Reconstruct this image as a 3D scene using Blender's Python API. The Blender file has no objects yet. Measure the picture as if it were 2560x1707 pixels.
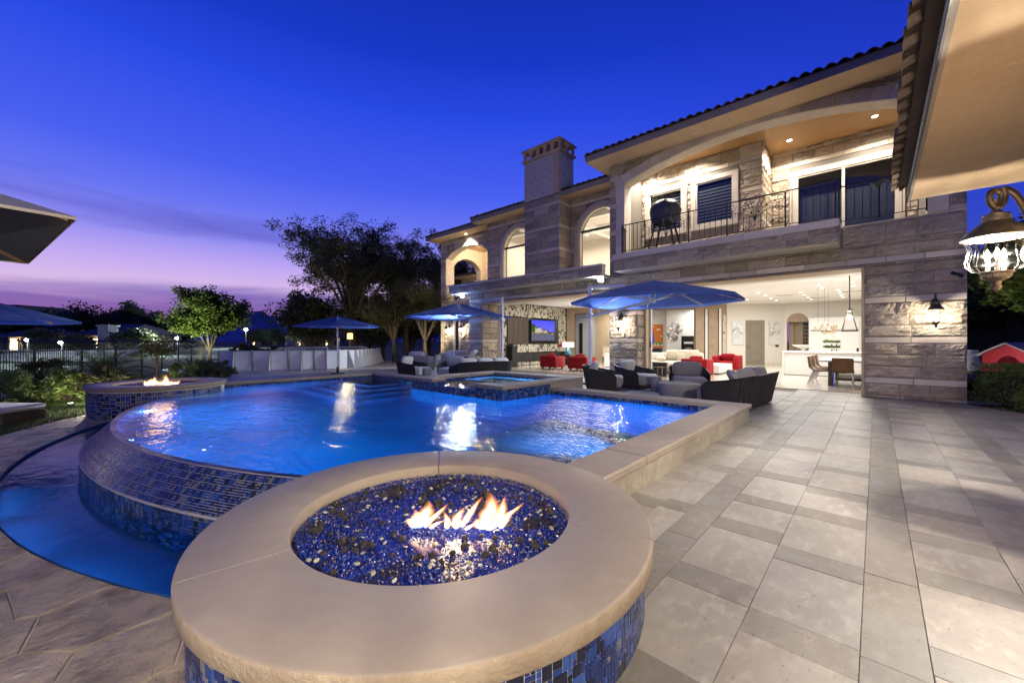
import bpy, math, random
import numpy as np
from mathutils import Vector, Matrix, noise

C = bpy.context.scene.collection
S = bpy.context.scene
PI = math.pi
rnd = random.Random(7)

# ------------------------------------------------------------------ camera
CAM = Vector((0.0, 0.0, 1.30))
YAW = math.radians(42.45)
FW = Vector((-math.sin(YAW), math.cos(YAW), 0))
RT = Vector((math.cos(YAW), math.sin(YAW), 0))
cd = bpy.data.cameras.new('camera')
cam = bpy.data.objects.new('camera', cd)
C.objects.link(cam)
cam.location = CAM
cam.rotation_euler = (math.radians(90), 0, YAW)
cd.sensor_width = 36.0
cd.lens = 14.0
cd.clip_start = 0.05
cd.clip_end = 9000
S.camera = cam

# ------------------------------------------------------------------ render and exposure
S.render.engine = 'CYCLES'
S.cycles.use_denoising = True
S.cycles.max_bounces = 8
S.cycles.diffuse_bounces = 4
S.cycles.glossy_bounces = 4
S.cycles.transmission_bounces = 6
S.cycles.transparent_max_bounces = 12
S.cycles.caustics_reflective = False
S.cycles.caustics_refractive = False
S.cycles.sample_clamp_indirect = 6.0
S.cycles.use_light_tree = True
S.view_settings.view_transform = 'Standard'
S.view_settings.look = 'None'
S.view_settings.exposure = 0.85
S.view_settings.gamma = 1.0
S.view_settings.use_curve_mapping = False

# ------------------------------------------------------------------ dusk sky
W = bpy.data.worlds.new('World')
S.world = W
W.use_nodes = True
nt = W.node_tree
N = nt.nodes
L = nt.links
bg = N['Background']


def nd(t, **kw):
    n = N.new(t)
    for k, v in kw.items():
        setattr(n, k, v)
    return n


def mth(op, a, b=None, clamp=False):
    n = nd('ShaderNodeMath', operation=op, use_clamp=clamp)
    for i, q in enumerate((a, b)):
        if q is None:
            continue
        if isinstance(q, (int, float)):
            n.inputs[i].default_value = q
        else:
            L.new(q, n.inputs[i])
    return n.outputs[0]


def srgb(r, g, b):
    def f(c):
        c /= 255.0
        return c / 12.92 if c <= .04045 else ((c + .055) / 1.055) ** 2.4
    return (f(r), f(g), f(b), 1.0)


def ramp(fac, stops, interp='LINEAR'):
    n = nd('ShaderNodeValToRGB')
    cr = n.color_ramp
    cr.interpolation = interp
    while len(cr.elements) < len(stops):
        cr.elements.new(0.5)
    for e, (p, c) in zip(cr.elements, stops):
        e.position = p
        e.color = c
    L.new(fac, n.inputs[0])
    return n.outputs[0]


def mix(fac, a, b, blend='MIX'):
    n = nd('ShaderNodeMix', data_type='RGBA', blend_type=blend)
    if isinstance(fac, (int, float)):
        n.inputs[0].default_value = fac
    else:
        L.new(fac, n.inputs[0])
    for i, q in ((6, a), (7, b)):
        if isinstance(q, tuple):
            n.inputs[i].default_value = q
        else:
            L.new(q, n.inputs[i])
    return n.outputs[2]


tc = nd('ShaderNodeTexCoord')
sep = nd('ShaderNodeSeparateXYZ')
L.new(tc.outputs['Generated'], sep.inputs[0])
sx, sy, sz = sep.outputs
zc = mth('MAXIMUM', sz, 0.0)
west = ramp(zc, [(0.0, srgb(216, 122, 160)), (0.05, srgb(222, 162, 196)), (0.10, srgb(212, 182, 222)), (0.15, srgb(188, 164, 232)), (0.20, srgb(143, 138, 232)),
                 (0.27, srgb(98, 112, 233)), (0.34, srgb(70, 92, 230)), (0.475, srgb(40, 72, 220)), (0.57, srgb(23, 55, 192)), (0.75, srgb(13, 36, 146)), (1.0, srgb(8, 22, 100))])
east = ramp(zc, [(0.0, srgb(70, 84, 165)), (0.10, srgb(62, 80, 190)), (0.25, srgb(44, 66, 200)), (0.45, srgb(30, 56, 192)),
                 (0.62, srgb(20, 44, 165)), (1.0, srgb(8, 22, 100))])
# the sunset lies towards (-0.96, 0.28)
dot = mth('ADD', mth('MULTIPLY', sx, -0.958), mth('MULTIPLY', sy, 0.286))
hl = mth('SQRT', mth('MAXIMUM', mth('SUBTRACT', 1.0, mth('MULTIPLY', sz, sz)), 0.001))
azi = mth('DIVIDE', dot, hl)
side = nd('ShaderNodeMapRange', interpolation_type='SMOOTHSTEP')
L.new(azi, side.inputs[0])
side.inputs[1].default_value = 0.15
side.inputs[2].default_value = 0.88
sky = mix(side.outputs[0], east, west)
# clouds: streaks stretched along the horizon
mp = nd('ShaderNodeMapping')
mp.inputs['Scale'].default_value = (1.5, 1.5, 10.0)
mp.inputs['Location'].default_value = (8, 1, 7)
L.new(tc.outputs['Generated'], mp.inputs[0])
n1 = nd('ShaderNodeTexNoise')
n1.inputs['Scale'].default_value = 1.35
n1.inputs['Detail'].default_value = 7
n1.inputs['Roughness'].default_value = 0.52
n1.inputs['Distortion'].default_value = 0.5
L.new(mp.outputs[0], n1.inputs[0])
# a bank low over the hills, thinning upwards
bank = ramp(zc, [(0.0, (.45, .45, .45, 1)), (0.03, (.60, .60, .60, 1)), (0.06, (.84, .84, .84, 1)), (0.09, (.64, .64, .64, 1)), (0.12, (.30, .30, .30, 1)), (0.16, (.20, .20, .20, 1)), (0.21, (.33, .33, .33, 1)), (0.28, (.32, .32, .32, 1)), (0.36, (0, 0, 0, 1))])
cl = mth('SUBTRACT', mth('ADD', n1.outputs[0], bank), 0.99)
clm = nd('ShaderNodeMapRange', interpolation_type='SMOOTHSTEP')
L.new(cl, clm.inputs[0])
clm.inputs[1].default_value = -0.14
clm.inputs[2].default_value = 0.20
clm.inputs[4].default_value = 0.80
ccol = ramp(zc, [(0.0, srgb(150, 84, 150)), (0.04, srgb(104, 66, 150)), (0.09, srgb(84, 66, 166)), (0.2, srgb(72, 70, 176)), (0.35, srgb(50, 66, 185)), (1.0, srgb(20, 40, 140))])
sky = mix(mth('MULTIPLY', clm.outputs[0], mth('ADD', mth('MULTIPLY', side.outputs[0], 0.9), 0.1)), sky, ccol)
# the sky opposite the sunset is already night
night = nd('ShaderNodeMapRange', interpolation_type='SMOOTHSTEP')
L.new(azi, night.inputs[0])
night.inputs[1].default_value = -0.55
night.inputs[2].default_value = 0.45
night.inputs[3].default_value = 0.60
nc = nd('ShaderNodeCombineColor')
for i in range(3):
    L.new(night.outputs[0], nc.inputs[i])
sky = mix(1.0, sky, nc.outputs[0], 'MULTIPLY')
L.new(sky, bg.inputs[0])
bg.inputs[1].default_value = 0.61


# ------------------------------------------------------------------ object helpers
def tag(o, label=None, cat=None, group=None, kind=None):
    if label:
        o['label'] = label
    if cat:
        o['category'] = cat
    if group:
        o['group'] = group
    if kind:
        o['kind'] = kind
    return o


WL = {}


def thing(name, label, cat, loc=(0, 0, 0), rot=0, group=None):
    o = bpy.data.objects.new(name, None)
    C.objects.link(o)
    o.empty_display_size = 0.2
    o.location = loc
    o.rotation_euler = (0, 0, rot)
    WL[o.name] = Vector(loc)
    return tag(o, label, cat, group)


def copy_tree(o, loc=None, rot=None, label=None, parent=None):
    c = o.copy()
    C.objects.link(c)
    if parent is not None:
        c.parent = parent
    if loc is not None:
        c.location = loc
        WL[c.name] = Vector(loc)
    if rot is not None:
        c.rotation_euler = (0, 0, rot)
    if label:
        c['label'] = label
    for ch in list(o.children):
        copy_tree(ch, parent=c)
    return c


def obj(name, me, parent=None, world=False):
    o = bpy.data.objects.new(name, me)
    C.objects.link(o)
    if parent is not None:
        o.parent = parent
        if world and parent.parent is None:
            o.location = -WL.get(parent.name, Vector((0, 0, 0)))
    return o


class MB:
    def __init__(s):
        s.v, s.f, s.m, s.t = [], [], [], []
        s.tinted = True

    def add(s, vs, fs, mi=0, tint=None):
        b = len(s.v)
        s.v.extend([tuple(p) for p in vs])
        if tint is not None:
            s.tinted = True
        for f in fs:
            s.f.append([b + i for i in f])
            s.m.append(mi)
            s.t.append(tint or (1, 1, 1))
        return s

    def box(s, x0, x1, y0, y1, z0, z1, mi=0, tint=None):
        vs = [(x0, y0, z0), (x1, y0, z0), (x1, y1, z0), (x0, y1, z0), (x0, y0, z1), (x1, y0, z1), (x1, y1, z1), (x0, y1, z1)]
        return s.add(vs, [(0, 3, 2, 1), (4, 5, 6, 7), (0, 1, 5, 4), (1, 2, 6, 5), (2, 3, 7, 6), (3, 0, 4, 7)], mi, tint)

    def cbox(s, x0, x1, y0, y1, z0, z1, c=.004, mi=0, tint=None):
        # a box with its upper edges chamfered
        vs = [(x0, y0, z0), (x1, y0, z0), (x1, y1, z0), (x0, y1, z0),
              (x0, y0, z1 - c), (x1, y0, z1 - c), (x1, y1, z1 - c), (x0, y1, z1 - c),
              (x0 + c, y0 + c, z1), (x1 - c, y0 + c, z1), (x1 - c, y1 - c, z1), (x0 + c, y1 - c, z1)]
        fs = [(0, 1, 5, 4), (1, 2, 6, 5), (2, 3, 7, 6), (3, 0, 4, 7), (4, 5, 9, 8), (5, 6, 10, 9), (6, 7, 11, 10), (7, 4, 8, 11), (8, 9, 10, 11)]
        return s.add(vs, fs, mi, tint)

    def rbox(s, x0, x1, y0, y1, z0, z1, r=.02, mi=0):
        # all twelve edges chamfered
        xs, ys, zs = (x0, x1), (y0, y1), (z0, z1)
        vs = []
        for i in (0, 1):
            for j in (0, 1):
                for k in (0, 1):
                    sx_, sy_, sz_ = (1 if i == 0 else -1), (1 if j == 0 else -1), (1 if k == 0 else -1)
                    vs += [(xs[i], ys[j] + sy_ * r, zs[k] + sz_ * r), (xs[i] + sx_ * r, ys[j], zs[k] + sz_ * r), (xs[i] + sx_ * r, ys[j] + sy_ * r, zs[k])]

        def V(i, j, k, a):
            return (i * 4 + j * 2 + k) * 3 + a
        fs = []
        fs += [[V(0, 0, 0, 0), V(0, 0, 1, 0), V(0, 1, 1, 0), V(0, 1, 0, 0)], [V(1, 0, 0, 0), V(1, 1, 0, 0), V(1, 1, 1, 0), V(1, 0, 1, 0)]]
        fs += [[V(0, 0, 0, 1), V(1, 0, 0, 1), V(1, 0, 1, 1), V(0, 0, 1, 1)], [V(0, 1, 0, 1), V(0, 1, 1, 1), V(1, 1, 1, 1), V(1, 1, 0, 1)]]
        fs += [[V(0, 0, 0, 2), V(0, 1, 0, 2), V(1, 1, 0, 2), V(1, 0, 0, 2)], [V(0, 0, 1, 2), V(1, 0, 1, 2), V(1, 1, 1, 2), V(0, 1, 1, 2)]]
        for i in (0, 1):
            for j in (0, 1):
                fs.append([V(i, j, 0, 0), V(i, j, 0, 1), V(i, j, 1, 1), V(i, j, 1, 0)])
            for k in (0, 1):
                fs.append([V(i, 0, k, 0), V(i, 0, k, 2), V(i, 1, k, 2), V(i, 1, k, 0)])
        for j in (0, 1):
            for k in (0, 1):
                fs.append([V(0, j, k, 1), V(0, j, k, 2), V(1, j, k, 2), V(1, j, k, 1)])
        for i in (0, 1):
            for j in (0, 1):
                for k in (0, 1):
                    fs.append([V(i, j, k, 0), V(i, j, k, 1), V(i, j, k, 2)])
        return s.add(vs, fs, mi)

    def bar(s, p, q, w, h=None, mi=0, up=(0, 0, 1)):
        # a square bar from p to q
        p, q = Vector(p), Vector(q)
        h = h or w
        d = (q - p).normalized()
        u = Vector(up)
        if abs(d.dot(u)) > .98:
            u = Vector((1, 0, 0))
        a = d.cross(u).normalized() * (w / 2)
        b = a.cross(d).normalized() * (h / 2)
        vs = [p - a - b, p + a - b, p + a + b, p - a + b, q - a - b, q + a - b, q + a + b, q - a + b]
        return s.add(vs, [(0, 1, 2, 3), (4, 7, 6, 5), (0, 4, 5, 1), (1, 5, 6, 2), (2, 6, 7, 3), (3, 7, 4, 0)], mi)

    def tube(s, pts, r, n=8, mi=0, closed=False, cap=True):
        pts = [Vector(p) for p in pts]
        m = len(pts)
        rs = r if isinstance(r, (list, tuple)) else [r] * m
        rings = []
        pa = None
        for i, p in enumerate(pts):
            if closed:
                d = (pts[(i + 1) % m] - pts[i - 1]).normalized()
            else:
                d = (pts[min(i + 1, m - 1)] - pts[max(i - 1, 0)]).normalized()
            if pa is None:
                u = Vector((0, 0, 1)) if abs(d.z) < .9 else Vector((1, 0, 0))
                a = d.cross(u).normalized()
            else:
                a = (pa - d * pa.dot(d))
                a = a.normalized() if a.length > 1e-6 else d.orthogonal().normalized()
            pa = a
            b = d.cross(a)
            rings.append([p + (a * math.cos(t * 2 * PI / n) + b * math.sin(t * 2 * PI / n)) * rs[i] for t in range(n)])
        vs = [q for ring in rings for q in ring]
        fs = []
        for i in range(m if closed else m - 1):
            j = (i + 1) % m
            for t in range(n):
                t2 = (t + 1) % n
                fs.append((i * n + t, i * n + t2, j * n + t2, j * n + t))
        if cap and not closed:
            fs.append(tuple(range(n - 1, -1, -1)))
            fs.append(tuple((m - 1) * n + t for t in range(n)))
        return s.add(vs, fs, mi)

    def lathe(s, prof, n=24, c=(0, 0, 0), mi=0, cap=True, sx=1, sy=1):
        vs = []
        for (r, z) in prof:
            for t in range(n):
                a = 2 * PI * t / n
                vs.append((c[0] + r * math.cos(a) * sx, c[1] + r * math.sin(a) * sy, c[2] + z))
        fs = []
        for i in range(len(prof) - 1):
            for t in range(n):
                t2 = (t + 1) % n
                fs.append((i * n + t, i * n + t2, (i + 1) * n + t2, (i + 1) * n + t))
        if cap:
            if prof[0][0] > 1e-4:
                fs.append(tuple(range(n - 1, -1, -1)))
            if prof[-1][0] > 1e-4:
                fs.append(tuple((len(prof) - 1) * n + t for t in range(n)))
        return s.add(vs, fs, mi)

    def prism(s, poly, z0, z1, mi=0, tint=None, c=0):
        n = len(poly)
        vs = [(x, y, z0) for x, y in poly] + [(x, y, z1) for x, y in poly]
        fs = [tuple(range(n - 1, -1, -1)), tuple(range(n, 2 * n))]
        for i in range(n):
            j = (i + 1) % n
            fs.append((i, j, n + j, n + i))
        return s.add(vs, fs, mi, tint)

    def pillow(s, c, sz, rot=None, n=9, p=.42, mi=0):
        # a plump cushion: a superellipsoid with pinched corners
        vs = []
        R = rot or Matrix.Identity(3)
        m = n * 2

        def pw(v, e):
            return math.copysign(abs(v) ** e, v)
        for i in range(n + 1):
            ph = -PI / 2 + PI * i / n
            for j in range(m):
                th = 2 * PI * j / m
                x = pw(math.cos(ph), .75) * pw(math.cos(th), p)
                y = pw(math.cos(ph), .75) * pw(math.sin(th), p)
                z = pw(math.sin(ph), .85)
                q = R @ Vector((x * sz[0] / 2, y * sz[1] / 2, z * sz[2] / 2))
                vs.append((c[0] + q.x, c[1] + q.y, c[2] + q.z))
        fs = []
        for i in range(n):
            for j in range(m):
                j2 = (j + 1) % m
                fs.append((i * m + j, i * m + j2, (i + 1) * m + j2, (i + 1) * m + j))
        return s.add(vs, fs, mi)

    def mesh(s, name, mats, smooth=False, ang=.7):
        me = bpy.data.meshes.new(name)
        me.from_pydata(s.v, [], s.f)
        for m in (mats if isinstance(mats, (list, tuple)) else [mats]):
            me.materials.append(m)
        me.polygons.foreach_set('material_index', s.m)
        if s.tinted:
            at = me.attributes.new('tint', 'FLOAT_COLOR', 'FACE')
            at.data.foreach_set('color', np.array([(a, b, c, 1.0) for a, b, c in s.t], dtype=np.float32).ravel())
        if smooth:
            me.polygons.foreach_set('use_smooth', [True] * len(s.f))
            me.set_sharp_from_angle(angle=ang)
        me.update()
        return me

    def build(s, name, mats, parent=None, smooth=False, world=False, ang=.7):
        return obj(name, s.mesh(name, mats, smooth, ang), parent, world)


def fast_mesh(name, verts, k, mats, mi=None):
    # verts: (n*k, 3) array, every k vertices one face
    verts = np.asarray(verts, dtype=np.float32).reshape(-1, 3)
    nf = len(verts) // k
    me = bpy.data.meshes.new(name)
    me.vertices.add(len(verts))
    me.vertices.foreach_set('co', verts.ravel())
    me.loops.add(len(verts))
    me.loops.foreach_set('vertex_index', np.arange(len(verts), dtype=np.int32))
    me.polygons.add(nf)
    me.polygons.foreach_set('loop_start', np.arange(0, nf * k, k, dtype=np.int32))
    for m in (mats if isinstance(mats, (list, tuple)) else [mats]):
        me.materials.append(m)
    if mi is not None:
        me.polygons.foreach_set('material_index', np.asarray(mi, dtype=np.int32))
    me.update(calc_edges=True)
    me.validate()
    return me


# ------------------------------------------------------------------ materials
def material(name, col, rough=.6, metal=0.0, var=None, bump=None, spec=.5, tint=False, objrand=0.0, alpha=1.0, trans=0.0, ior=1.45, coat=0.0, sheen=0.0, stretch=None, emit=None, estr=0.0):
    m = bpy.data.materials.new(name)
    m.use_nodes = True
    t = m.node_tree
    n, l = t.nodes, t.links
    b = n['Principled BSDF']
    b.inputs['Roughness'].default_value = rough
    b.inputs['Metallic'].default_value = metal
    b.inputs['Specular IOR Level'].default_value = spec
    b.inputs['Alpha'].default_value = alpha
    b.inputs['Transmission Weight'].default_value = trans
    b.inputs['IOR'].default_value = ior
    b.inputs['Coat Weight'].default_value = coat
    b.inputs['Sheen Weight'].default_value = sheen
    if emit:
        b.inputs['Emission Color'].default_value = (*emit, 1)
        b.inputs['Emission Strength'].default_value = estr
    out = None
    co = n.new('ShaderNodeTexCoord').outputs['Object']
    if stretch:
        mpn = n.new('ShaderNodeMapping')
        mpn.inputs['Scale'].default_value = stretch
        l.new(co, mpn.inputs[0])
        co = mpn.outputs[0]

    def mx(fac, a, bb, blend='MIX'):
        q = n.new('ShaderNodeMix')
        q.data_type = 'RGBA'
        q.blend_type = blend
        if isinstance(fac, (int, float)):
            q.inputs[0].default_value = fac
        else:
            l.new(fac, q.inputs[0])
        for i, w in ((6, a), (7, bb)):
            if isinstance(w, tuple):
                q.inputs[i].default_value = w
            else:
                l.new(w, q.inputs[i])
        return q.outputs[2]
    cur = (*col, 1.0)
    for (sc, c2, lo, hi, det) in (var or []):
        tx = n.new('ShaderNodeTexNoise')
        tx.inputs['Scale'].default_value = sc
        tx.inputs['Detail'].default_value = det
        tx.inputs['Roughness'].default_value = .6
        l.new(co, tx.inputs[0])
        mr = n.new('ShaderNodeMapRange')
        mr.inputs[1].default_value = lo
        mr.inputs[2].default_value = hi
        l.new(tx.outputs[0], mr.inputs[0])
        cur = mx(mr.outputs[0], cur, (*c2, 1.0))
    if objrand:
        oi = n.new('ShaderNodeObjectInfo')
        mr = n.new('ShaderNodeMapRange')
        mr.inputs[3].default_value = 1 - objrand
        mr.inputs[4].default_value = 1 + objrand
        l.new(oi.outputs['Random'], mr.inputs[0])
        cb = n.new('ShaderNodeCombineColor')
        for i in range(3):
            l.new(mr.outputs[0], cb.inputs[i])
        cur = mx(1.0, cur, cb.outputs[0], 'MULTIPLY')
    if tint:
        at = n.new('ShaderNodeAttribute')
        at.attribute_name = 'tint'
        cur = mx(1.0, cur, at.outputs['Color'], 'MULTIPLY')
    if isinstance(cur, tuple):
        b.inputs['Base Color'].default_value = cur
    else:
        l.new(cur, b.inputs['Base Color'])
    prev = None
    for (sc, st, dist, det) in (bump or []):
        tx = n.new('ShaderNodeTexNoise')
        tx.inputs['Scale'].default_value = sc
        tx.inputs['Detail'].default_value = det
        tx.inputs['Roughness'].default_value = .62
        l.new(co, tx.inputs[0])
        bp = n.new('ShaderNodeBump')
        bp.inputs['Strength'].default_value = st
        bp.inputs['Distance'].default_value = dist
        l.new(tx.outputs[0], bp.inputs['Height'])
        if prev:
            l.new(prev, bp.inputs['Normal'])
        prev = bp.outputs[0]
    if prev:
        l.new(prev, b.inputs['Normal'])
    return m


def emitter(name, col, strength):
    m = bpy.data.materials.new(name)
    m.use_nodes = True
    n = m.node_tree.nodes
    n.remove(n['Principled BSDF'])
    e = n.new('ShaderNodeEmission')
    e.inputs[0].default_value = (*col, 1)
    e.inputs[1].default_value = strength
    m.node_tree.links.new(e.outputs[0], n['Material Output'].inputs[0])
    return m


def bulb_glass(name, col, strength):
    # glowing clear bulb: emits and lets light through
    m = emitter(name, col, strength)
    t = m.node_tree
    tr = t.nodes.new('ShaderNodeBsdfTransparent')
    ad = t.nodes.new('ShaderNodeAddShader')
    t.links.new(t.nodes['Emission'].outputs[0], ad.inputs[0])
    t.links.new(tr.outputs[0], ad.inputs[1])
    t.links.new(ad.outputs[0], t.nodes['Material Output'].inputs[0])
    return m


def pane_glass(name, tintc=(1, 1, 1), gloss=.12, rough=.02):
    # thin clear pane: lets light and sight through, with a reflection
    m = bpy.data.materials.new(name)
    m.use_nodes = True
    n, l = m.node_tree.nodes, m.node_tree.links
    n.remove(n['Principled BSDF'])
    tr = n.new('ShaderNodeBsdfTransparent')
    tr.inputs[0].default_value = (*tintc, 1)
    gl = n.new('ShaderNodeBsdfGlossy')
    gl.inputs['Roughness'].default_value = rough
    lw_ = n.new('ShaderNodeLayerWeight')
    pw5 = n.new('ShaderNodeMath')
    pw5.operation = 'POWER'
    pw5.inputs[1].default_value = 5
    l.new(lw_.outputs['Facing'], pw5.inputs[0])
    ad = n.new('ShaderNodeMath')
    ad.operation = 'ADD'
    ad.use_clamp = True
    ad.inputs[1].default_value = gloss
    l.new(pw5.outputs[0], ad.inputs[0])
    mxs = n.new('ShaderNodeMixShader')
    l.new(ad.outputs[0], mxs.inputs[0])
    l.new(tr.outputs[0], mxs.inputs[1])
    l.new(gl.outputs[0], mxs.inputs[2])
    l.new(mxs.outputs[0], n['Material Output'].inputs[0])
    return m


def water_mat(name, col, waves, rough=.03, spec=.10):
    m = material(name, col, rough=rough, trans=1.0, ior=1.19, spec=spec)
    n, l = m.node_tree.nodes, m.node_tree.links
    b = n['Principled BSDF']
    co = n.new('ShaderNodeTexCoord').outputs['Object']
    prev = None
    for (sc, stx, rz, st, dist) in waves:
        mpn = n.new('ShaderNodeMapping')
        mpn.inputs['Rotation'].default_value = (0, 0, rz)
        mpn.inputs['Scale'].default_value = (1, stx, 1)
        l.new(co, mpn.inputs[0])
        tx = n.new('ShaderNodeTexNoise')
        tx.inputs['Scale'].default_value = sc
        tx.inputs['Detail'].default_value = 3
        tx.inputs['Distortion'].default_value = .6
        l.new(mpn.outputs[0], tx.inputs[0])
        bp = n.new('ShaderNodeBump')
        bp.inputs['Strength'].default_value = st
        bp.inputs['Distance'].default_value = dist
        l.new(tx.outputs[0], bp.inputs['Height'])
        if prev:
            l.new(prev, bp.inputs['Normal'])
        prev = bp.outputs[0]
    l.new(prev, b.inputs['Normal'])
    return m


M = {}
M['stone'] = material('limestone', (.53, .455, .365), .9, var=[(2.2, (.35, .30, .245), .45, .74, 5), (9, (.58, .53, .47), .5, .75, 4)], bump=[(11, 1.0, .10, 7), (45, .7, .02, 5)], spec=.25, tint=True)
M['band'] = material('smooth_limestone', (.63, .56, .48), .7, var=[(3, (.53, .47, .395), .4, .75, 4), (30, (.66, .61, .55), .5, .8, 3)], bump=[(45, .25, .008, 4)], tint=True)
M['mortar'] = material('mortar', (.20, .175, .15), .9, bump=[(30, .4, .01, 3)])
M['trim'] = material('cast_stone_trim', (.58, .52, .44), .6, var=[(6, (.50, .44, .37), .4, .7, 3)], bump=[(40, .15, .004, 3)])
M['stucco'] = material('tan_stucco', (.64, .47, .30), .85, var=[(1.3, (.54, .385, .23), .35, .7, 5), (14, (.68, .51, .33), .5, .75, 4)], bump=[(70, .45, .006, 5), (9, .2, .01, 3)])
M['coping'] = material('cast_coping', (.31, .266, .222), .6, var=[(1.7, (.275, .235, .196), .4, .7, 5), (7, (.338, .292, .245), .45, .75, 5)], bump=[(120, .12, .003, 4)])
M['coping_edge'] = material('rough_coping_edge', (.36, .29, .215), .75, var=[(12, (.43, .36, .27), .45, .7, 5)], bump=[(55, .9, .012, 6)])
M['paver'] = material('travertine', (.325, .304, .276), .45, var=[(3.0, (.25, .228, .20), .42, .68, 7), (14, (.40, .375, .345), .5, .72, 6), (48, (.19, .165, .14), .64, .69, 4)], bump=[(60, .3, .003, 5), (7, .12, .004, 4)], tint=True, stretch=(1, .55, 1))
M['joint'] = material('paver_joint', (.21, .185, .155), .9, bump=[(40, .4, .01, 3)])
M['flag'] = material('stamped_concrete', (.72, .60, .42), .72, var=[(3.2, (.30, .25, .175), .45, .64, 8), (9, (.78, .68, .50), .52, .70, 7), (1.3, (.45, .38, .29), .55, .68, 4)], bump=[(6, 1.0, .10, 9), (30, .9, .02, 6)], tint=True, stretch=(1.1, .9, 1))
M['flagjoint'] = material('stamped_joint', (.82, .74, .60), .85, bump=[(40, .3, .01, 3)])
M['grout'] = material('grout', (.66, .63, .57), .8)
M['dgrout'] = material('dark_grout', (.46, .44, .41), .8)
TILES = [material('glass_tile_navy', (.010, .022, .125), .3, spec=.5, var=[(40, (.02, .045, .20), .4, .7, 2)], stretch=(1, 1, .2)),
         material('glass_tile_blue', (.022, .062, .31), .3, spec=.5, var=[(40, (.05, .12, .38), .4, .7, 2)], stretch=(1, 1, .2)),
         material('glass_tile_grey', (.20, .20, .22), .35, spec=.5, var=[(40, (.06, .08, .19), .4, .7, 2)], stretch=(1, 1, .2)),
         material('glass_tile_ink', (.012, .015, .04), .3, spec=.5),
         material('glass_tile_cobalt', (.015, .05, .22), .3, spec=.5)]
M['plaster'] = material('pool_plaster', (.008, .24, .70), .7, var=[(1.1, (.004, .16, .55), .4, .7, 3)])
M['spaplaster'] = material('spa_plaster', (.16, .48, .85), .7)
M['troughplaster'] = material('trough_plaster', (.03, .14, .42), .7, var=[(2, (.02, .09, .28), .4, .7, 4)])
M['iron'] = material('wrought_iron', (.014, .013, .013), .5, metal=.3)
M['bronze'] = material('bronze_lantern', (.10, .078, .055), .45, metal=.55, var=[(20, (.05, .04, .03), .4, .7, 4)], bump=[(60, .2, .003, 3)])
M['alu'] = material('brushed_aluminium', (.66, .68, .72), .4, metal=.3)
M['wood'] = material('cedar_ceiling', (.42, .25, .11), .5, var=[(5, (.33, .19, .08), .4, .7, 5)], stretch=(.5, 6, 1))
M['tile_roof'] = material('clay_roof_tile', (.16, .115, .085), .8, var=[(5, (.10, .075, .06), .4, .7, 4)], bump=[(30, .3, .01, 3)], objrand=.2)
M['fascia'] = material('painted_fascia', (.30, .26, .23), .7, bump=[(50, .2, .004, 3)])
M['darkmetal'] = material('dark_trim', (.03, .027, .025), .5, metal=.4)
M['white'] = material('white_paint', (.70, .69, .67), .55)
M['wallpaint'] = material('warm_white_wall', (.60, .565, .515), .6)
M['ceil'] = material('white_ceiling', (.80, .79, .77), .6)
M['greywall'] = material('pale_grey_wall', (.60, .595, .585), .6)
M['beige'] = material('beige_plaster', (.56, .43, .28), .7, var=[(2, (.50, .37, .23), .4, .7, 3)])
M['brownwall'] = material('brown_travertine_panel', (.30, .22, .145), .5, var=[(3, (.22, .16, .105), .4, .7, 5), (12, (.36, .27, .18), .5, .75, 4)], bump=[(20, .1, .004, 3)])
M['floor'] = material('polished_stone_floor', (.56, .50, .42), .12, var=[(1.2, (.48, .42, .35), .4, .7, 5), (5, (.60, .54, .46), .5, .75, 5)], stretch=(1, .4, 1))
M['blackgloss'] = material('black_glass', (.012, .012, .013), .08)
M['black'] = material('black_paint', (.015, .015, .016), .45)
M['rope'] = material('charcoal_rope', (.030, .029, .030), .75, bump=[(120, .5, .004, 2)])
M['cushion'] = material('grey_cushion', (.27, .265, .27), .9, sheen=.2, var=[(3, (.235, .23, .24), .4, .7, 3)], bump=[(260, .25, .002, 2), (5, .35, .03, 2)])
M['lightcushion'] = material('pale_grey_cushion', (.46, .455, .45), .9, sheen=.2, bump=[(260, .25, .002, 2), (5, .3, .03, 2)])
M['concrete'] = material('grey_concrete', (.26, .255, .26), .7, var=[(4, (.22, .215, .22), .4, .7, 5)])
M['wicker'] = material('grey_wicker', (.30, .29, .27), .8, bump=[(90, .8, .01, 1)], stretch=(1, 1, .25))
M['red'] = material('red_velvet', (.27, .008, .014), .75, spec=.2, bump=[(40, .15, .006, 3)])
M['cream'] = material('cream_fabric', (.62, .56, .46), .85, bump=[(120, .2, .003, 2), (6, .3, .03, 2)])
M['navy'] = material('navy_fabric', (.015, .022, .055), .8)
M['tan'] = material('light_wood', (.50, .34, .17), .5)
M['leather'] = material('brown_leather', (.17, .085, .035), .45, var=[(14, (.11, .055, .022), .4, .7, 4)], bump=[(60, .2, .004, 3)])
M['darkwood'] = material('dark_wood', (.06, .042, .03), .4)
M['chrome'] = material('chrome', (.75, .75, .76), .15, metal=1.0)
M['glass'] = pane_glass('clear_pane', gloss=.03)
M['darkglass'] = pane_glass('reflective_pane', (.6, .62, .64), gloss=.07)
M['lampglass'] = pane_glass('fluted_lamp_glass', (.97, .96, .93), gloss=.012, rough=.12)
M['bluecloth'] = material('blue_canopy', (.06, .11, .36), .9, spec=.1, bump=[(200, .15, .002, 2)], trans=0)
M['creamcloth'] = material('cream_canopy', (.50, .46, .38), .85, bump=[(200, .15, .002, 2)])
M['greycloth'] = material('grey_canopy_lining', (.13, .135, .14), .9, bump=[(200, .15, .002, 2)])
M['bark'] = material('bark', (.13, .10, .075), .9, var=[(9, (.08, .06, .045), .4, .7, 4)], bump=[(25, .9, .03, 4)])
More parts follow.
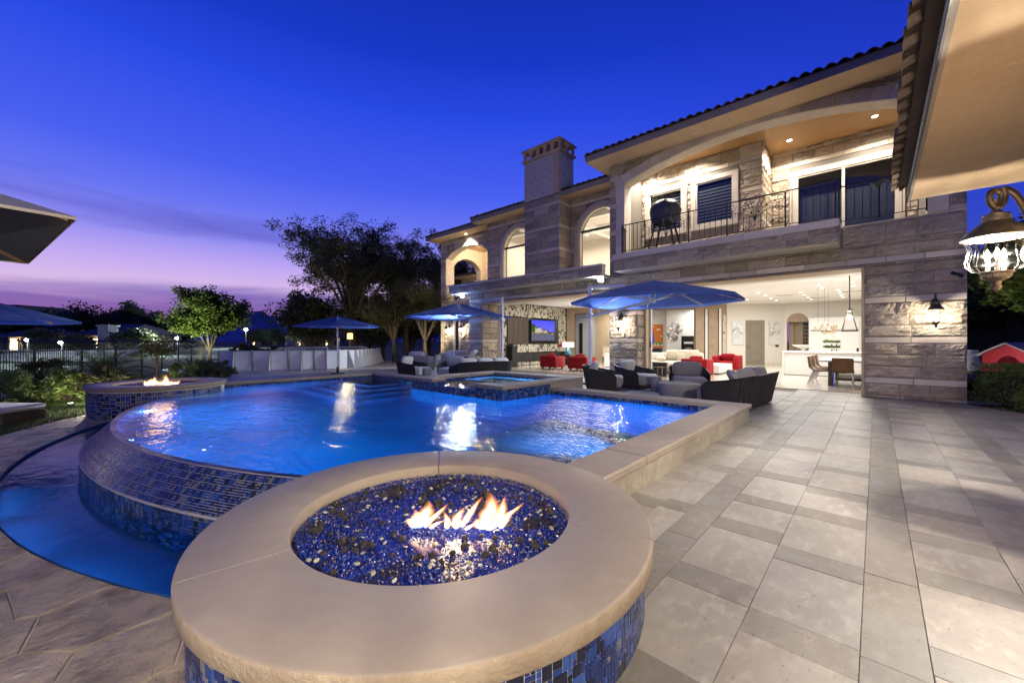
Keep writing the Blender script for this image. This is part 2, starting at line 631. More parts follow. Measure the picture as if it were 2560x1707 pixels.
M['doorgrey'] = material('taupe_door', (.20, .175, .14), .5)
M['panelwhite'] = material('white_rink_panel', (.80, .80, .81), .45, var=[(3, (.72, .72, .74), .4, .7, 3)])
bn = M['bluecloth'].node_tree
tl_ = bn.nodes.new('ShaderNodeBsdfTranslucent')
tl_.inputs[0].default_value = (.12, .21, .66, 1)
mb_ = bn.nodes.new('ShaderNodeMixShader')
mb_.inputs[0].default_value = .5
bn.links.new(bn.nodes['Principled BSDF'].outputs[0], mb_.inputs[1])
bn.links.new(tl_.outputs[0], mb_.inputs[2])
bn.links.new(mb_.outputs[0], bn.nodes['Material Output'].inputs[0])
M['soil'] = material('soil', (.05, .04, .03), .95, bump=[(20, .6, .03, 4)])


def leafmat(name, c1, c2, rough=.55):
    m = material(name, c1, rough, var=[(.9, c2, .38, .66, 3)], spec=.35)
    n, l = m.node_tree.nodes, m.node_tree.links
    b = n['Principled BSDF']
    tl = n.new('ShaderNodeBsdfTranslucent')
    tl.inputs[0].default_value = (c1[0] * 1.2, c1[1] * 1.3, c1[2] * .8, 1)
    mx_ = n.new('ShaderNodeMixShader')
    mx_.inputs[0].default_value = .25
    l.new(b.outputs[0], mx_.inputs[1])
    l.new(tl.outputs[0], mx_.inputs[2])
    l.new(mx_.outputs[0], n['Material Output'].inputs[0])
    return m


M['leaf_dark'] = leafmat('dark_leaf', (.095, .105, .058), (.05, .06, .034))
M['leaf_olive'] = leafmat('olive_leaf', (.075, .075, .032), (.045, .05, .022))
M['leaf_green'] = leafmat('green_leaf', (.11, .15, .032), (.06, .095, .02))
M['leaf_hedge'] = leafmat('hedge_leaf', (.12, .165, .045), (.06, .09, .025), .4)
M['grass'] = leafmat('lawn_grass', (.045, .075, .022), (.03, .055, .018))


def lamp(kind, name, loc, energy, col=(1, .78, .52), radius=.04, parent=None, rot=None, size=None, spot=None, blend=.5, local=False):
    ld = bpy.data.lights.new(name, kind)
    ld.energy = energy * 3.0
    ld.color = col
    if kind in ('POINT', 'SPOT'):
        ld.shadow_soft_size = radius
    if kind == 'SPOT':
        ld.spot_size = math.radians(spot or 100)
        ld.spot_blend = blend
    if kind == 'AREA':
        ld.shape = 'RECTANGLE'
        ld.size, ld.size_y = size
    o = bpy.data.objects.new(name, ld)
    C.objects.link(o)
    if parent is not None:
        o.parent = parent
        if not local:
            o.location = Vector(loc) - WL.get(parent.name, Vector((0, 0, 0)))
        else:
            o.location = loc
    else:
        o.location = loc
    if rot:
        o.rotation_euler = rot
    return o


def aim(o, d):
    o.rotation_euler = Vector(d).to_track_quat('-Z', 'Y').to_euler()


WARM = (1.0, .90, .76)
WARM2 = (1.0, .90, .76)
COOL = (.72, .86, 1.0)
# ================================================================== GROUND, DECK
PC = (-7.3, 7.8)          # centre of the vanishing-edge arc
R_W, R_C, R_T = 7.50, 7.78, 8.42
ZW, ZC, ZT, ZL = .15, -.15, -.335, -.30   # water, crest, trough water, lower ground


def arc(r, a0, a1, n):
    return [(PC[0] + r * math.cos(math.radians(a0 + (a1 - a0) * i / n)), PC[1] + r * math.sin(math.radians(a0 + (a1 - a0) * i / n))) for i in range(n + 1)]


M['golf'] = material('fairway_turf', (.030, .045, .02), .9, var=[(.05, (.06, .07, .035), .4, .7, 4), (1.2, (.012, .02, .01), .42, .6, 8)], bump=[(3, 1.0, .2, 6)])
g = MB()
rr = [16, 30, 60, 120, 300, 900, 3000, 7000]
nseg = 72
vs = []
for r in rr:
    for k in range(nseg):
        a = 2 * PI * k / nseg
        x, y = PC[0] + r * math.cos(a), PC[1] + r * math.sin(a)
        z = -.36 if r < 40 else -.36 + (.25 * math.sin(x * .05 + 1) + .25 * math.cos(y * .043)) * min(1, (r - 30) / 60)
        vs.append((x, y, z))
fs = []
for i in range(len(rr) - 1):
    for k in range(nseg):
        k2 = (k + 1) % nseg
        fs.append((i * nseg + k, i * nseg + k2, (i + 1) * nseg + k2, (i + 1) * nseg + k))
g.add(vs, fs)
tag(g.build('ground', M['golf'], smooth=True), kind='structure')

g = MB()
g.add([(1.25, -3.0, -.36), (12, -3.0, -.36), (12, 26, -.36), (1.25, 26, -.36)], [(0, 1, 2, 3)])
g.add([(-26, 14.6, -.365), (-14.0, 14.6, -.365), (-14.0, 28, -.365), (-26, 28, -.365)], [(0, 1, 2, 3)])
tag(g.build('ground', M['golf']), kind='structure')
g = MB()
a = arc(R_T, 170, 345, 70)
b = arc(16.3, 170, 345, 70)
g.add([(x, y, -.345) for x, y in a] + [(x, y, -.345) for x, y in b], [(i, i + 1, 71 + i + 1, 71 + i) for i in range(70)])
g.add([(-15.6, .3, -.35), (-12.2, .3, -.35), (-12.2, 2.5, -.35), (-15.6, 2.5, -.35)], [(0, 1, 2, 3)])
tag(g.build('soil', M['soil']), kind='structure')

# ---- travertine deck: pieces laid in columns, wide and narrow
deck = MB()
deck.box(-1.84, 5.0, -3.2, 13.25, -.34, -.014)
deck.box(-12.42, -1.5, 7.44, 13.75, -.34, -.0145)
deck.box(-12.42, -8.47, 6.84, 7.43, -.34, -.014)
deck.box(-14.2, -12.43, 2.5, 15.6, -.34, -.0135)
deck.box(-24.5, -14.21, 2.6, 15.8, -.34, -.013)
DECK = deck.build('pool_deck', M['joint'])
tag(DECK, kind='structure')
pav = []


def tint_pav(small):
    k = rnd.uniform(.90, 1.10)
    w = rnd.uniform(-.03, .03)
    if small:
        k *= rnd.uniform(.58, .80)
    elif rnd.random() < .10:
        k *= rnd.uniform(.74, .88)
    return (k * (1 + w), k, k * (1 - w * 1.5))


def lay(cols, y0, y1, x_lo, x_hi):
    for (xa, xb, narrow) in cols:
        y = y0 + rnd.uniform(-.6, 0)
        last_small = False
        while y < y1:
            if narrow:
                ln = rnd.choice([.405, .405, .61, .205])
                small = True
            else:
                small = (not last_small) and rnd.random() < .55
                ln = .205 if small else rnd.choice([.405, .61, .61])
            ya, yb = max(y, y0), min(y + ln, y1)
            if yb - ya > .04:
                pav.append((max(xa, x_lo), min(xb, x_hi), ya, yb, tint_pav(small)))
            last_small = small
            y += ln


cols = [(-1.545, -1.275, False), (-1.275, -1.07, True) if False else (-1.275, -1.07, False), (-1.07, -.865, True), (-.865, -.46, False), (-.46, -.05, False), (-.05, .165, True), (.165, .56, False), (.56, .94, False), (.94, 1.15, True)]
x = 1.15
while x < 4.9:
    for w_, nrw in ((.405, False), (.405, False), (.205, True)):
        cols.append((x, min(x + w_, 4.95), nrw))
        x += w_
        if x >= 4.9:
            break
lay(cols, .2, 13.22, -1.545, 4.95)
cols = []
x = -24.4
while x < -1.56:
    for w_, nrw in ((.405, False), (.405, False), (.205, True)):
        cols.append((x, min(x + w_, -1.55), nrw))
        x += w_
        if x > -1.57:
            break
lay([c_ for c_ in cols if c_[0] < -12.4], 2.65, 12.4, -24.4, -12.43)
lay([c_ for c_ in cols if c_[1] > -12.4], 7.46, 12.47, -12.41, -1.55)
lay([c_ for c_ in cols if c_[1] > -12.4 and c_[0] < -8.5], 6.86, 7.44, -12.41, -8.48)


def in_view(x, y, z=0.0, m=1.38, mv=.93):
    d = Vector((x, y, z)) - CAM
    t = d.dot(FW)
    if t < .25:
        return False
    return abs(d.dot(RT) / t) < m and abs(d.z / t) < mv


def visk(p):
    x = (p[0] + p[1]) / 2
    y = (p[2] + p[3]) / 2
    return (0 if in_view(x, y) and x > -1.6 and not (math.hypot(x + 1.86, y - 1.4) < 1.1) else 1, math.hypot(x, y))


pav.sort(key=visk)
for p in pav[:300]:
    q = MB()
    dz = rnd.uniform(-.0012, .0012)
    q.cbox(p[0] + .0011, p[1] - .0011, p[2] + .0011, p[3] - .0011, -.02, dz, .0013, tint=p[4])
    q.build('paver', M['paver'], DECK)
q = MB()
for p in pav[300:]:
    q.cbox(p[0] + .002, p[1] - .002, p[2] + .002, p[3] - .002, -.012, rnd.uniform(-.0012, .0012), .0025, tint=p[4])
tag(q.build('paver_field', M['paver'], DECK), kind='stuff')

# ---- stamped concrete path on the lower ground
PATH = MB()
vb = arc(9.42, 205, 270, 34)
PATH.add([(x, y, -.318) for x, y in arc(R_T + .01, 205, 270, 34)] + [(x, y, -.318) for x, y in vb], [(i, i + 1, 36 + i, 35 + i) for i in range(34)])
va = arc(R_T + .01, 270, 322, 26)
PATH.add([(x, y, -.318) for x, y in va] + [(x, -3.4, -.318) for x, y in va], [(i, i + 1, 28 + i, 27 + i) for i in range(26)])
PATH = PATH.build('path', M['flagjoint'])
tag(PATH, kind='structure')


def clip(poly, a, b, c):
    # keep the side a*x + b*y <= c
    out = []
    for i in range(len(poly)):
        p, q = poly[i], poly[(i + 1) % len(poly)]
        dp, dq = a * p[0] + b * p[1] - c, a * q[0] + b * q[1] - c
        if dp <= 0:
            out.append(p)
        if (dp < 0) != (dq < 0) and dp != dq:
            t = dp / (dp - dq)
            out.append((p[0] + (q[0] - p[0]) * t, p[1] + (q[1] - p[1]) * t))
    return out


seeds = []
rs = random.Random(11)
tries = 0
while tries < 12000 and len(seeds) < 290:
    tries += 1
    x, y = rs.uniform(-16.2, -1.7), rs.uniform(-3.4, 4.2)
    r = math.hypot(x - PC[0], y - PC[1])
    if r < R_T + .06 or y > PC[1]:
        continue
    if x < PC[0] - .3 and r > 9.38:
        continue
    if any((x - s_[0]) ** 2 + (y - s_[1]) ** 2 < (.345 if x > -6 else .31) ** 2 for s_ in seeds):
        continue
    seeds.append((x, y))
for (x, y) in seeds:
    poly = [(x - .7, y - .7), (x + .7, y - .7), (x + .7, y + .7), (x - .7, y + .7)]
    for (u, v) in seeds:
        d2 = (u - x) ** 2 + (v - y) ** 2
        if 0 < d2 < 3.2:
            d = math.sqrt(d2)
            nx, ny = (u - x) / d, (v - y) / d
            poly = clip(poly, nx, ny, nx * (x + u) / 2 + ny * (y + v) / 2 - .005)
    r = math.hypot(x - PC[0], y - PC[1])
    nx, ny = (x - PC[0]) / r, (y - PC[1]) / r
    poly = clip(poly, -nx, -ny, -(nx * PC[0] + ny * PC[1] + R_T + .012))
    if x < PC[0]:
        poly = clip(poly, nx, ny, nx * PC[0] + ny * PC[1] + 9.4)
    poly = clip(poly, 1, 0, -1.87)
    if len(poly) < 3:
        continue
    k = rs.uniform(.86, 1.12)
    q = MB()
    top = -.30 + rs.uniform(-.003, .003)
    n_ = len(poly)
    cx_, cy_ = sum(p[0] for p in poly) / n_, sum(p[1] for p in poly) / n_
    ins = [(px + (cx_ - px) * .018, py + (cy_ - py) * .018) for px, py in poly]
    vs = [(px, py, -.32) for px, py in poly] + [(px, py, top - .007) for px, py in poly] + [(px, py, top) for px, py in ins]
    fs = [tuple(2 * n_ + i for i in range(n_))]
    for i in range(n_):
        j = (i + 1) % n_
        fs += [(i, j, n_ + j, n_ + i), (n_ + i, n_ + j, 2 * n_ + j, 2 * n_ + i)]
    q.add(vs, fs, tint=(k, k * rs.uniform(.97, 1.01), k * rs.uniform(.93, 1.0)))
    q.build('flagstone', M['flag'], PATH)

# ---- lawn
lw = MB()
vb = arc(9.42, 186, 270, 40)
vo = arc(15.9, 186, 270, 40)
lw.add([(x, y, -.325) for x, y in vb] + [(x, y, -.325) for x, y in vo], [(i, i + 1, 42 + i, 41 + i) for i in range(40)])
tag(lw.build('lawn', M['soil']), kind='structure')
gr = np.random.default_rng(3)
n_ = 60000
th = np.radians(gr.uniform(192, 246, n_))
ra = np.sqrt(gr.uniform(9.40 ** 2, 14.5 ** 2, n_))
gx, gy = PC[0] + ra * np.cos(th), PC[1] + ra * np.sin(th)
hh = gr.uniform(.03, .06, n_)
aa = gr.uniform(0, 2 * PI, n_)
wd = gr.uniform(.004, .008, n_)
ln = gr.uniform(-.03, .03, (n_, 2))
v = np.zeros((n_, 3, 3))
v[:, 0] = np.stack([gx - np.cos(aa) * wd, gy - np.sin(aa) * wd, np.full(n_, -.325)], 1)
v[:, 1] = np.stack([gx + np.cos(aa) * wd, gy + np.sin(aa) * wd, np.full(n_, -.325)], 1)
v[:, 2] = np.stack([gx + ln[:, 0], gy + ln[:, 1], -.325 + hh], 1)
tag(obj('grass', fast_mesh('grass', v, 3, M['grass'])), 'short clipped lawn grass beyond the stamped concrete path', 'grass', kind='stuff')

# ---- hills on the horizon
hl_ = MB()
hr = random.Random(5)


def ridge(dist, az0, az1, n, fn, depth):
    vs, fs = [], []
    for i in range(n + 1):
        az = az0 + (az1 - az0) * i / n          # image-plane tangent left/right of the view axis
        d = (FW + RT * az)
        h = fn(az)
        p0, p1, p2 = d * dist, d * (dist + depth * .5), d * (dist + depth)
        vs += [(p0.x, p0.y, -5), (p1.x * .985, p1.y * .985, h * .55), (p1.x, p1.y, h), (p2.x, p2.y, -5)]
        if i:
            b_ = (i - 1) * 4
            for k in range(3):
                fs.append((b_ + k, b_ + k + 1, b_ + 4 + k + 1, b_ + 4 + k))
    return vs, fs


def hill_h(az):
    u = 1280 + az * 995.6
    v_ = 40
    ks = ((-400, 40), (300, 44), (450, 48), (560, 52), (588, 60), (598, 67), (612, 70), (636, 74), (656, 75), (664, 69), (676, 63), (692, 61), (720, 64), (765, 60), (850, 50), (1000, 42), (1700, 40))
    for (a_, b_), (c_, d_) in zip(ks, ks[1:]):
        if a_ <= u <= c_:
            v_ = b_ + (d_ - b_) * (u - a_) / (c_ - a_)
    return v_ * 3.0 * 1.18 + 7 * noise.noise(Vector((u * .05, 0, 0))) + 4 * noise.noise(Vector((u * .16, 3, 0)))


vs, fs = ridge(3000, -1.6, .3, 240, hill_h, 900)
hl_.add(vs, fs)
M['hill'] = material('desert_rock', (.48, .44, .44), .95, var=[(.01, (.2, .19, .2), .4, .7, 5)])
tag(hl_.build('hills', M['hill']), kind='structure')

# ================================================================== POOL
POOL = thing('swimming_pool', 'large blue lit pool with raised coping and vanishing edge beside the terrace', 'pool', (-7, 5, 0))
A0, A1 = -132.0, -46.0


def polyp(z, r):
    pts = arc(r, A0, A1, 60)
    return [(x, y, z) for x, y in pts] + [(-1.9, 2.55, z), (-1.9, 7.05, z), (-12.0, 7.05, z), (-12.0, 2.3, z)]


basin = MB()
pf = polyp(-1.15, R_W - .02)
pt = polyp(.14, R_W - .02)
n_ = len(pf)
basin.add(pf, [tuple(range(n_))])
basin.add(pf + pt, [(i, (i + 1) % n_, n_ + (i + 1) % n_, n_ + i) for i in range(n_)])
# steps by the far left corner
for k in range(4):
    basin.box(-11.98 + 0, -10.0 + k * .45, 5.3 - k * .38, 6.44, -1.14, -.05 - k * .27, 0)
basin.box(-3.9, -1.905, 3.2, 5.1, -1.14, -.22)  # made-up underwater shelf, added to catch the pool lamp's glow
basin.build('basin', M['plaster'], POOL, world=True)

# weir, crest wall and coping bodies
wb = MB()
aw = arc(R_W, A0, A1, 60)
aw0 = arc(R_W - .06, A0, A1, 60)
ac = arc(R_C, A0, A1, 60)
vs = [(x, y, ZW - .004) for x, y in aw0] + [(x, y, ZW - .004) for x, y in aw] + [(x, y, ZC) for x, y in ac] + [(x, y, -.70) for x, y in ac]
fs = []
for k in range(3):
    fs += [(k * 61 + i, k * 61 + i + 1, (k + 1) * 61 + i + 1, (k + 1) * 61 + i) for i in range(60)]
wb.add(vs, fs)
wb.build('weir', M['dgrout'], POOL, world=True)
lipm = MB()
lipm.tube([(x, y, ZC + .004) for x, y in ac], .011, 6)
lipm.build('weir_lip', M['grout'], POOL, world=True, smooth=True)


def mosaic(nw, nh, rows=0, seed=1, sizes=None):
    r = random.Random(seed)
    occ = [[False] * nh for _ in range(nw)]
    sizes = sizes or [(1, 1), (1, 2), (2, 1), (2, 2), (2, 2), (1, 1), (2, 3), (1, 2), (3, 2), (1, 3)]
    out = []
    for i in range(nw):
        for j in range(nh):
            if occ[i][j]:
                continue
            for _ in range(6):
                a_, b_ = r.choice(sizes)
                if i + a_ > nw or j + b_ > nh:
                    continue
                if rows and (j // rows) != ((j + b_ - 1) // rows):
                    continue
                if any(occ[i + p][j + q] for p in range(a_) for q in range(b_)):
                    continue
                break
            else:
                a_, b_ = 1, 1
            for p in range(a_):
                for q in range(b_):
                    occ[i + p][j + q] = True
            out.append((i, j, a_, b_, r.choices(range(5), (30, 26, 14, 18, 12))[0]))
    return out


def tiles(cells, unit, surf, gap=.0016, th=.004):
    # surf(s, h, out) -> world point; s and h in metres along the wall
    res = []
    for (i, j, a_, b_, mi) in cells:
        s0, s1, h0, h1 = i * unit + gap, (i + a_) * unit - gap, j * unit + gap, (j + b_) * unit - gap
        e = min(.0015, gap)
        P = [surf(s0, h0, 0), surf(s1, h0, 0), surf(s1, h1, 0), surf(s0, h1, 0),
             surf(s0 + e, h0 + e, th), surf(s1 - e, h0 + e, th), surf(s1 - e, h1 - e, th), surf(s0 + e, h1 - e, th)]
        c_ = (sum((Vector(p) for p in P), Vector())) / 8
        res.append((c_, P, mi, (s1 - s0) * (h1 - h0)))
    return res


TF = [(4, 5, 6, 7), (0, 1, 5, 4), (1, 2, 6, 5), (2, 3, 7, 6), (3, 0, 4, 7)]


def place_tiles(lst, parent, shown, most=300):
    lst.sort(key=lambda q: (0 if shown(q[0]) else 1, (q[0] - CAM).length / math.sqrt(q[3])))
    for c_, P, mi, _ in lst[:most]:
        q = MB()
        q.add(P, TF)
        q.build('mosaic_tile', TILES[mi], parent, world=True)
    q = MB()
    for c_, P, mi, _ in lst[most:]:
        q.add(P, TF, mi)
    if len(lst) > most:
        tag(q.build('mosaic_tiling', TILES, parent, world=True), kind='stuff')


pt_ = []
arc_len = R_C * math.radians(A1 - A0)


def weir_s(s, h, o):
    th_ = math.radians(A0) + s / R_C
    f_ = h / .41
    r_ = R_C + (R_W + .005 - R_C) * f_ + o * .73
    z_ = ZC + (ZW - .01 - ZC) * f_ + o * .68
    return (PC[0] + r_ * math.cos(th_), PC[1] + r_ * math.sin(th_), z_)


def crest_s(s, h, o):
    th_ = math.radians(A0) + s / R_C
    return (PC[0] + (R_C + o) * math.cos(th_), PC[1] + (R_C + o) * math.sin(th_), -.64 + h)


u_ = .0228
pt_ += tiles(mosaic(int(arc_len / u_), 18, rows=3, seed=2, sizes=[(1, 3), (1, 3), (1, 2), (2, 3), (1, 1), (1, 3), (2, 1)]), u_, weir_s, gap=.0018)
u_ = .03
pt_ += tiles(mosaic(int(arc_len / u_), 16, seed=3), u_, crest_s)
for (s0, ax, fixed, out_, ln_) in ((-5.3, 'x-', 7.05, -1, 3.4), (2.6, 'y-', -1.9, -1, 4.45), (2.3, 'y+', -12.0, 1, 4.7)):
    def wl(s, h, o, s0=s0, ax=ax, fixed=fixed, out_=out_):
        if ax[0] == 'x':
            return (s0 + s, fixed + out_ * o, .10 + h)
        return (fixed + out_ * o, s0 + s, .10 + h)
    pt_ += tiles(mosaic(int(ln_ / .03), 4, seed=5), .03, wl)


def wl2(s, h, o):
    return (-12.0 + s, 6.45 - o, .10 + h)


pt_ += tiles(mosaic(int(3.5 / .03), 4, seed=6), .03, wl2)
place_tiles(pt_, POOL, lambda c_: in_view(c_.x, c_.y, c_.z) and not (math.hypot(c_.x + 1.86, c_.y - 1.4) < 1.25) and c_.x < -2.9)

# coping walls behind the tiles and their stones
cw = MB()
cw.box(-1.893, -1.556, 2.2, 7.42, -.3, .205)
cw.box(-5.3, -1.9, 7.057, 7.42, -1.2, .2052)
cw.box(-12.36, -8.46, 6.457, 6.82, -1.2, .2054)
cw.box(-12.36, -12.007, 2.2, 6.45, -1.2, .2056)
cw.build('coping_wall', M['dgrout'], POOL, world=True)


def coping(x0, x1, y0, y1, z0, z1, parent, along, step=1.25, ov=0.0):
    L_ = (x1 - x0) if along == 'x' else (y1 - y0)
    k = max(1, round(L_ / step))
    for i in range(k):
        q = MB()
        a_, b_ = L_ * i / k + .0015, L_ * (i + 1) / k - .0015
        if along == 'x':
            q.rbox(x0 + a_, x0 + b_, y0, y1, z0, z1, .012)
        else:
            q.rbox(x0, x1, y0 + a_, y0 + b_, z0, z1, .012)
        q.build('coping_stone', M['coping'], parent, world=True)


coping(-1.92, -1.5, 2.2, 7.05, .205, .28, POOL, 'y')
coping(-5.3, -1.5, 7.053, 7.46, .2051, .2801, POOL, 'x')
coping(-12.4, -8.46, 6.43, 6.86, .205, .28, POOL, 'x')
coping(-12.4, -11.98, 2.2, 6.428, .2052, .2803, POOL, 'y')
# travertine veneer on the outer face of the raised wall
y = 2.2
vr = random.Random(4)
while y < 7.42:
    y2 = min(y + vr.choice([.3, .42, .6]), 7.42)
    q = MB()
    k = vr.uniform(.92, 1.12)
    q.box(-1.556, -1.535, y + .0015, y2 - .0015, 0, .204, tint=(k * 1.04, k, k * .9))
    q.build('veneer_tile', M['paver'], POOL, world=True)
    y = y2

# water
wm = water_mat('pool_water', (.55, .80, 1.0), [(1.6, 2.2, YAW, .45, .05), (4.2, 2.8, YAW + .25, .6, .022), (12, 2.0, YAW - .2, .35, .006)], .05)
q = MB()
pw = polyp(ZW, R_W + .004)
q.add(pw, [tuple(range(len(pw)))])
tag(q.build('pool_water', wm), kind='structure')

# trough below the vanishing edge
q = MB()
t0, t1 = arc(R_C, A0 - 8, A1 + 4, 60), arc(R_T, A0 - 8, A1 + 4, 60)
for zz0, zz1, A_, B_ in ((-.62, -.62, t0, t1), (-.62, -.302, t1, t1)):
    q.add([(x, y, zz0) for x, y in A_] + [(x, y, zz1) for x, y in B_], [(i, i + 1, 62 + i, 61 + i) for i in range(60)])
tr = q.build('trough', M['troughplaster'])
tag(tr, kind='structure')
q = MB()
q.add([(x, y, ZT) for x, y in t0] + [(x, y, ZT) for x, y in t1], [(i, 61 + i, 62 + i, i + 1) for i in range(60)])
wm2 = water_mat('trough_water', (.55, .78, .95), [(3, 1.8, .3, .3, .02), (14, 1.3, 1.0, .2, .004)], .08, .06)
tag(q.build('trough_water', wm2), kind='structure')

# ================================================================== SPA
SPA = thing('spa', 'raised square spa with spillway notch and dark blue mosaic sides', 'spa', (-6.9, 7, 0))
q = MB()
q.box(-8.43, -7.56, 5.56, 5.9, -1.15, .355)
q.box(-6.13, -5.33, 5.56, 5.9, -1.15, .3551)
q.box(-7.56, -6.13, 5.56, 5.9, -1.15, .30)
q.box(-5.68, -5.33, 5.9, 8.37, -1.15, .3552)
q.box(-8.43, -8.06, 5.9, 8.37, -1.15, .3553)
q.box(-8.06, -5.68, 8.03, 8.37, -1.15, .3554)
q.build('spa_wall', M['plaster'], SPA, world=True)
q = MB()
q.box(-8.06, -5.68, 5.9, 8.03, -.62, -.58)
q.box(-8.06, -7.6, 5.9, 8.03, -.58, -.12)
q.box(-7.6, -5.68, 7.6, 8.03, -.58, -.121)
for (x0_, x1_, y0_, y1_) in ((-8.059, -8.05, 5.9, 8.03), (-5.69, -5.681, 5.9, 8.03), (-8.05, -5.69, 8.02, 8.029), (-8.05, -5.69, 5.901, 5.91)):
    q.box(x0_, x1_, y0_, y1_, -.6, .27)
q.build('spa_shell', M['spaplaster'], SPA, world=True)
y = 7.065
while y < 8.37:
    y2 = min(y + .44, 8.38)
    q = MB()
    q.box(-5.331, -5.312, y + .0015, y2 - .0015, -.01, .355, tint=(1.05, 1.0, .9))
    q.build('veneer_tile', M['paver'], SPA, world=True)
    y = y2
st = []
u_ = .03
st += tiles(mosaic(29, 9, seed=7), u_, lambda s, h, o: (-8.43 + s, 5.56 - o, .085 + h))
st += tiles(mosaic(48, 7, seed=8), u_, lambda s, h, o: (-7.56 + s, 5.56 - o, .085 + h))
st += tiles(mosaic(26, 9, seed=9), u_, lambda s, h, o: (-6.12 + s, 5.56 - o, .085 + h))
st += tiles(mosaic(50, 9, seed=10), u_, lambda s, h, o: (-5.33 + o, 5.56 + s, .085 + h))
st += tiles(mosaic(11, 3, seed=12), u_, lambda s, h, o: (-7.56 + o, 5.57 + s, .265 + h))
st += tiles(mosaic(79, 4, seed=13), u_, lambda s, h, o: (-8.05 + s, 8.02 - o, .235 + h))
st += tiles(mosaic(70, 4, seed=14), u_, lambda s, h, o: (-8.05 + o, 5.91 + s, .235 + h))
place_tiles(st, SPA, lambda c_: True)
coping(-8.46, -7.56, 5.53, 5.93, .357, .432, SPA, 'x', 2)
coping(-6.13, -5.30, 5.53, 5.93, .3572, .4322, SPA, 'x', 2)
coping(-5.71, -5.30, 5.932, 8.40, .3571, .4321, SPA, 'y', 1.3)
coping(-8.46, -8.03, 5.932, 8.40, .357, .432, SPA, 'y', 1.3)
coping(-8.028, -5.712, 8.0, 8.40, .3573, .4323, SPA, 'x', 1.2)
q = MB()
q.add([(-8.052, 5.912, .318), (-7.56, 5.912, .318), (-7.555, 5.54, .316), (-6.135, 5.54, .316), (-6.13, 5.912, .318), (-5.688, 5.912, .318), (-5.688, 8.018, .318), (-8.052, 8.018, .318)], [tuple(range(8))])
wm3 = water_mat('spa_water', (.75, .9, 1.0), [(3, 1.6, .6, .4, .03), (12, 1.3, .2, .3, .006)], .05)
tag(q.build('spa_water', wm3), kind='structure')
o = lamp('POINT', 'spa_lamp', (-5.95, 7.2, .05), 60, (.50, .80, 1.0), .05, SPA)
fx = MB()
fx.lathe([(.0, .02), (.06, .015), (.075, 0)], 16)
o = fx.build('spa_light', emitter('spa_light_glow', (.7, .9, 1.0), 14), SPA)
o.location = Vector((-5.70, 7.2, .12)) - WL[SPA.name]
o.rotation_euler = (0, -PI / 2, 0)

# pool lights: round fixtures in the wall just under the water
pl_glow = emitter('pool_light_glow', (.55, .82, 1.0), 18)
for i, (p, d, e) in enumerate([((-1.93, 4.15, -.08), (-1, 0, -.10), 420), ((-1.93, 6.0, -.32), (-1, -.1, -.3), 260), ((-7.3, .42, -.55), (0, 1, -.2), 380), ((-9.9, .90, -.55), (.1, 1, -.2), 380), ((-4.8, .83, -.55), (-.1, 1, -.2), 260)]):
    fx = MB()
    fx.lathe([(.085, 0), (.085, .018), (.0, .03)], 18)
    o = fx.build('pool_light', pl_glow, POOL)
    o.location = Vector(p) - WL[POOL.name]
    o.rotation_euler = Vector(d).to_track_quat('Z', 'Y').to_euler()
    l_ = lamp('SPOT', 'pool_lamp', Vector(p) + Vector(d).normalized() * .06, e * .25, (.08, .62, .95) if i else (.35, .78, 1.0), .08, POOL, spot=80 if i == 0 else 165, blend=.9)
    aim(l_, d)
for k in range(4):
    a_ = -87 + k * 9
    c_, s_ = math.cos(math.radians(a_)), math.sin(math.radians(a_))
    l_ = lamp('AREA', 'trough_lamp', (PC[0] + (R_T - .03) * c_, PC[1] + (R_T - .03) * s_, -.47), .65, (.10, .42, .70), parent=POOL, size=(1.15, .16))
    aim(l_, (-c_, -s_, -.05))

# ================================================================== FIRE PITS
M['ember'] = material('lava_rock', (.03, .026, .024), .9, bump=[(40, .8, .01, 3)])
M['pebble'] = material('polished_pebble', (.42, .41, .29), .35, objrand=.4)
M['chip'] = [material('blue_fire_glass', (.026, .058, .34), .1, spec=.9), material('dark_fire_glass', (.012, .018, .13), .1, spec=.9), material('lava_chip', (.022, .019, .018), .8), material('pale_fire_glass', (.25, .30, .55), .06, spec=.9), material('amber_chip', (.30, .19, .08), .3)]
fl = bpy.data.materials.new('gas_flame')
fl.use_nodes = True
n, l = fl.node_tree.nodes, fl.node_tree.links
n.remove(n['Principled BSDF'])
at = n.new('ShaderNodeAttribute')
at.attribute_name = 'burn_colour'
em = n.new('ShaderNodeEmission')
l.new(at.outputs['Color'], em.inputs[0])
em.inputs[1].default_value = 1.0
tr_ = n.new('ShaderNodeBsdfTransparent')
ad_ = n.new('ShaderNodeAddShader')
l.new(em.outputs[0], ad_.inputs[0])
l.new(tr_.outputs[0], ad_.inputs[1])
l.new(ad_.outputs[0], n['Material Output'].inputs[0])
M['flame'] = fl


class Flames:
    def __init__(s):
        s.v, s.f, s.c = [], [], []


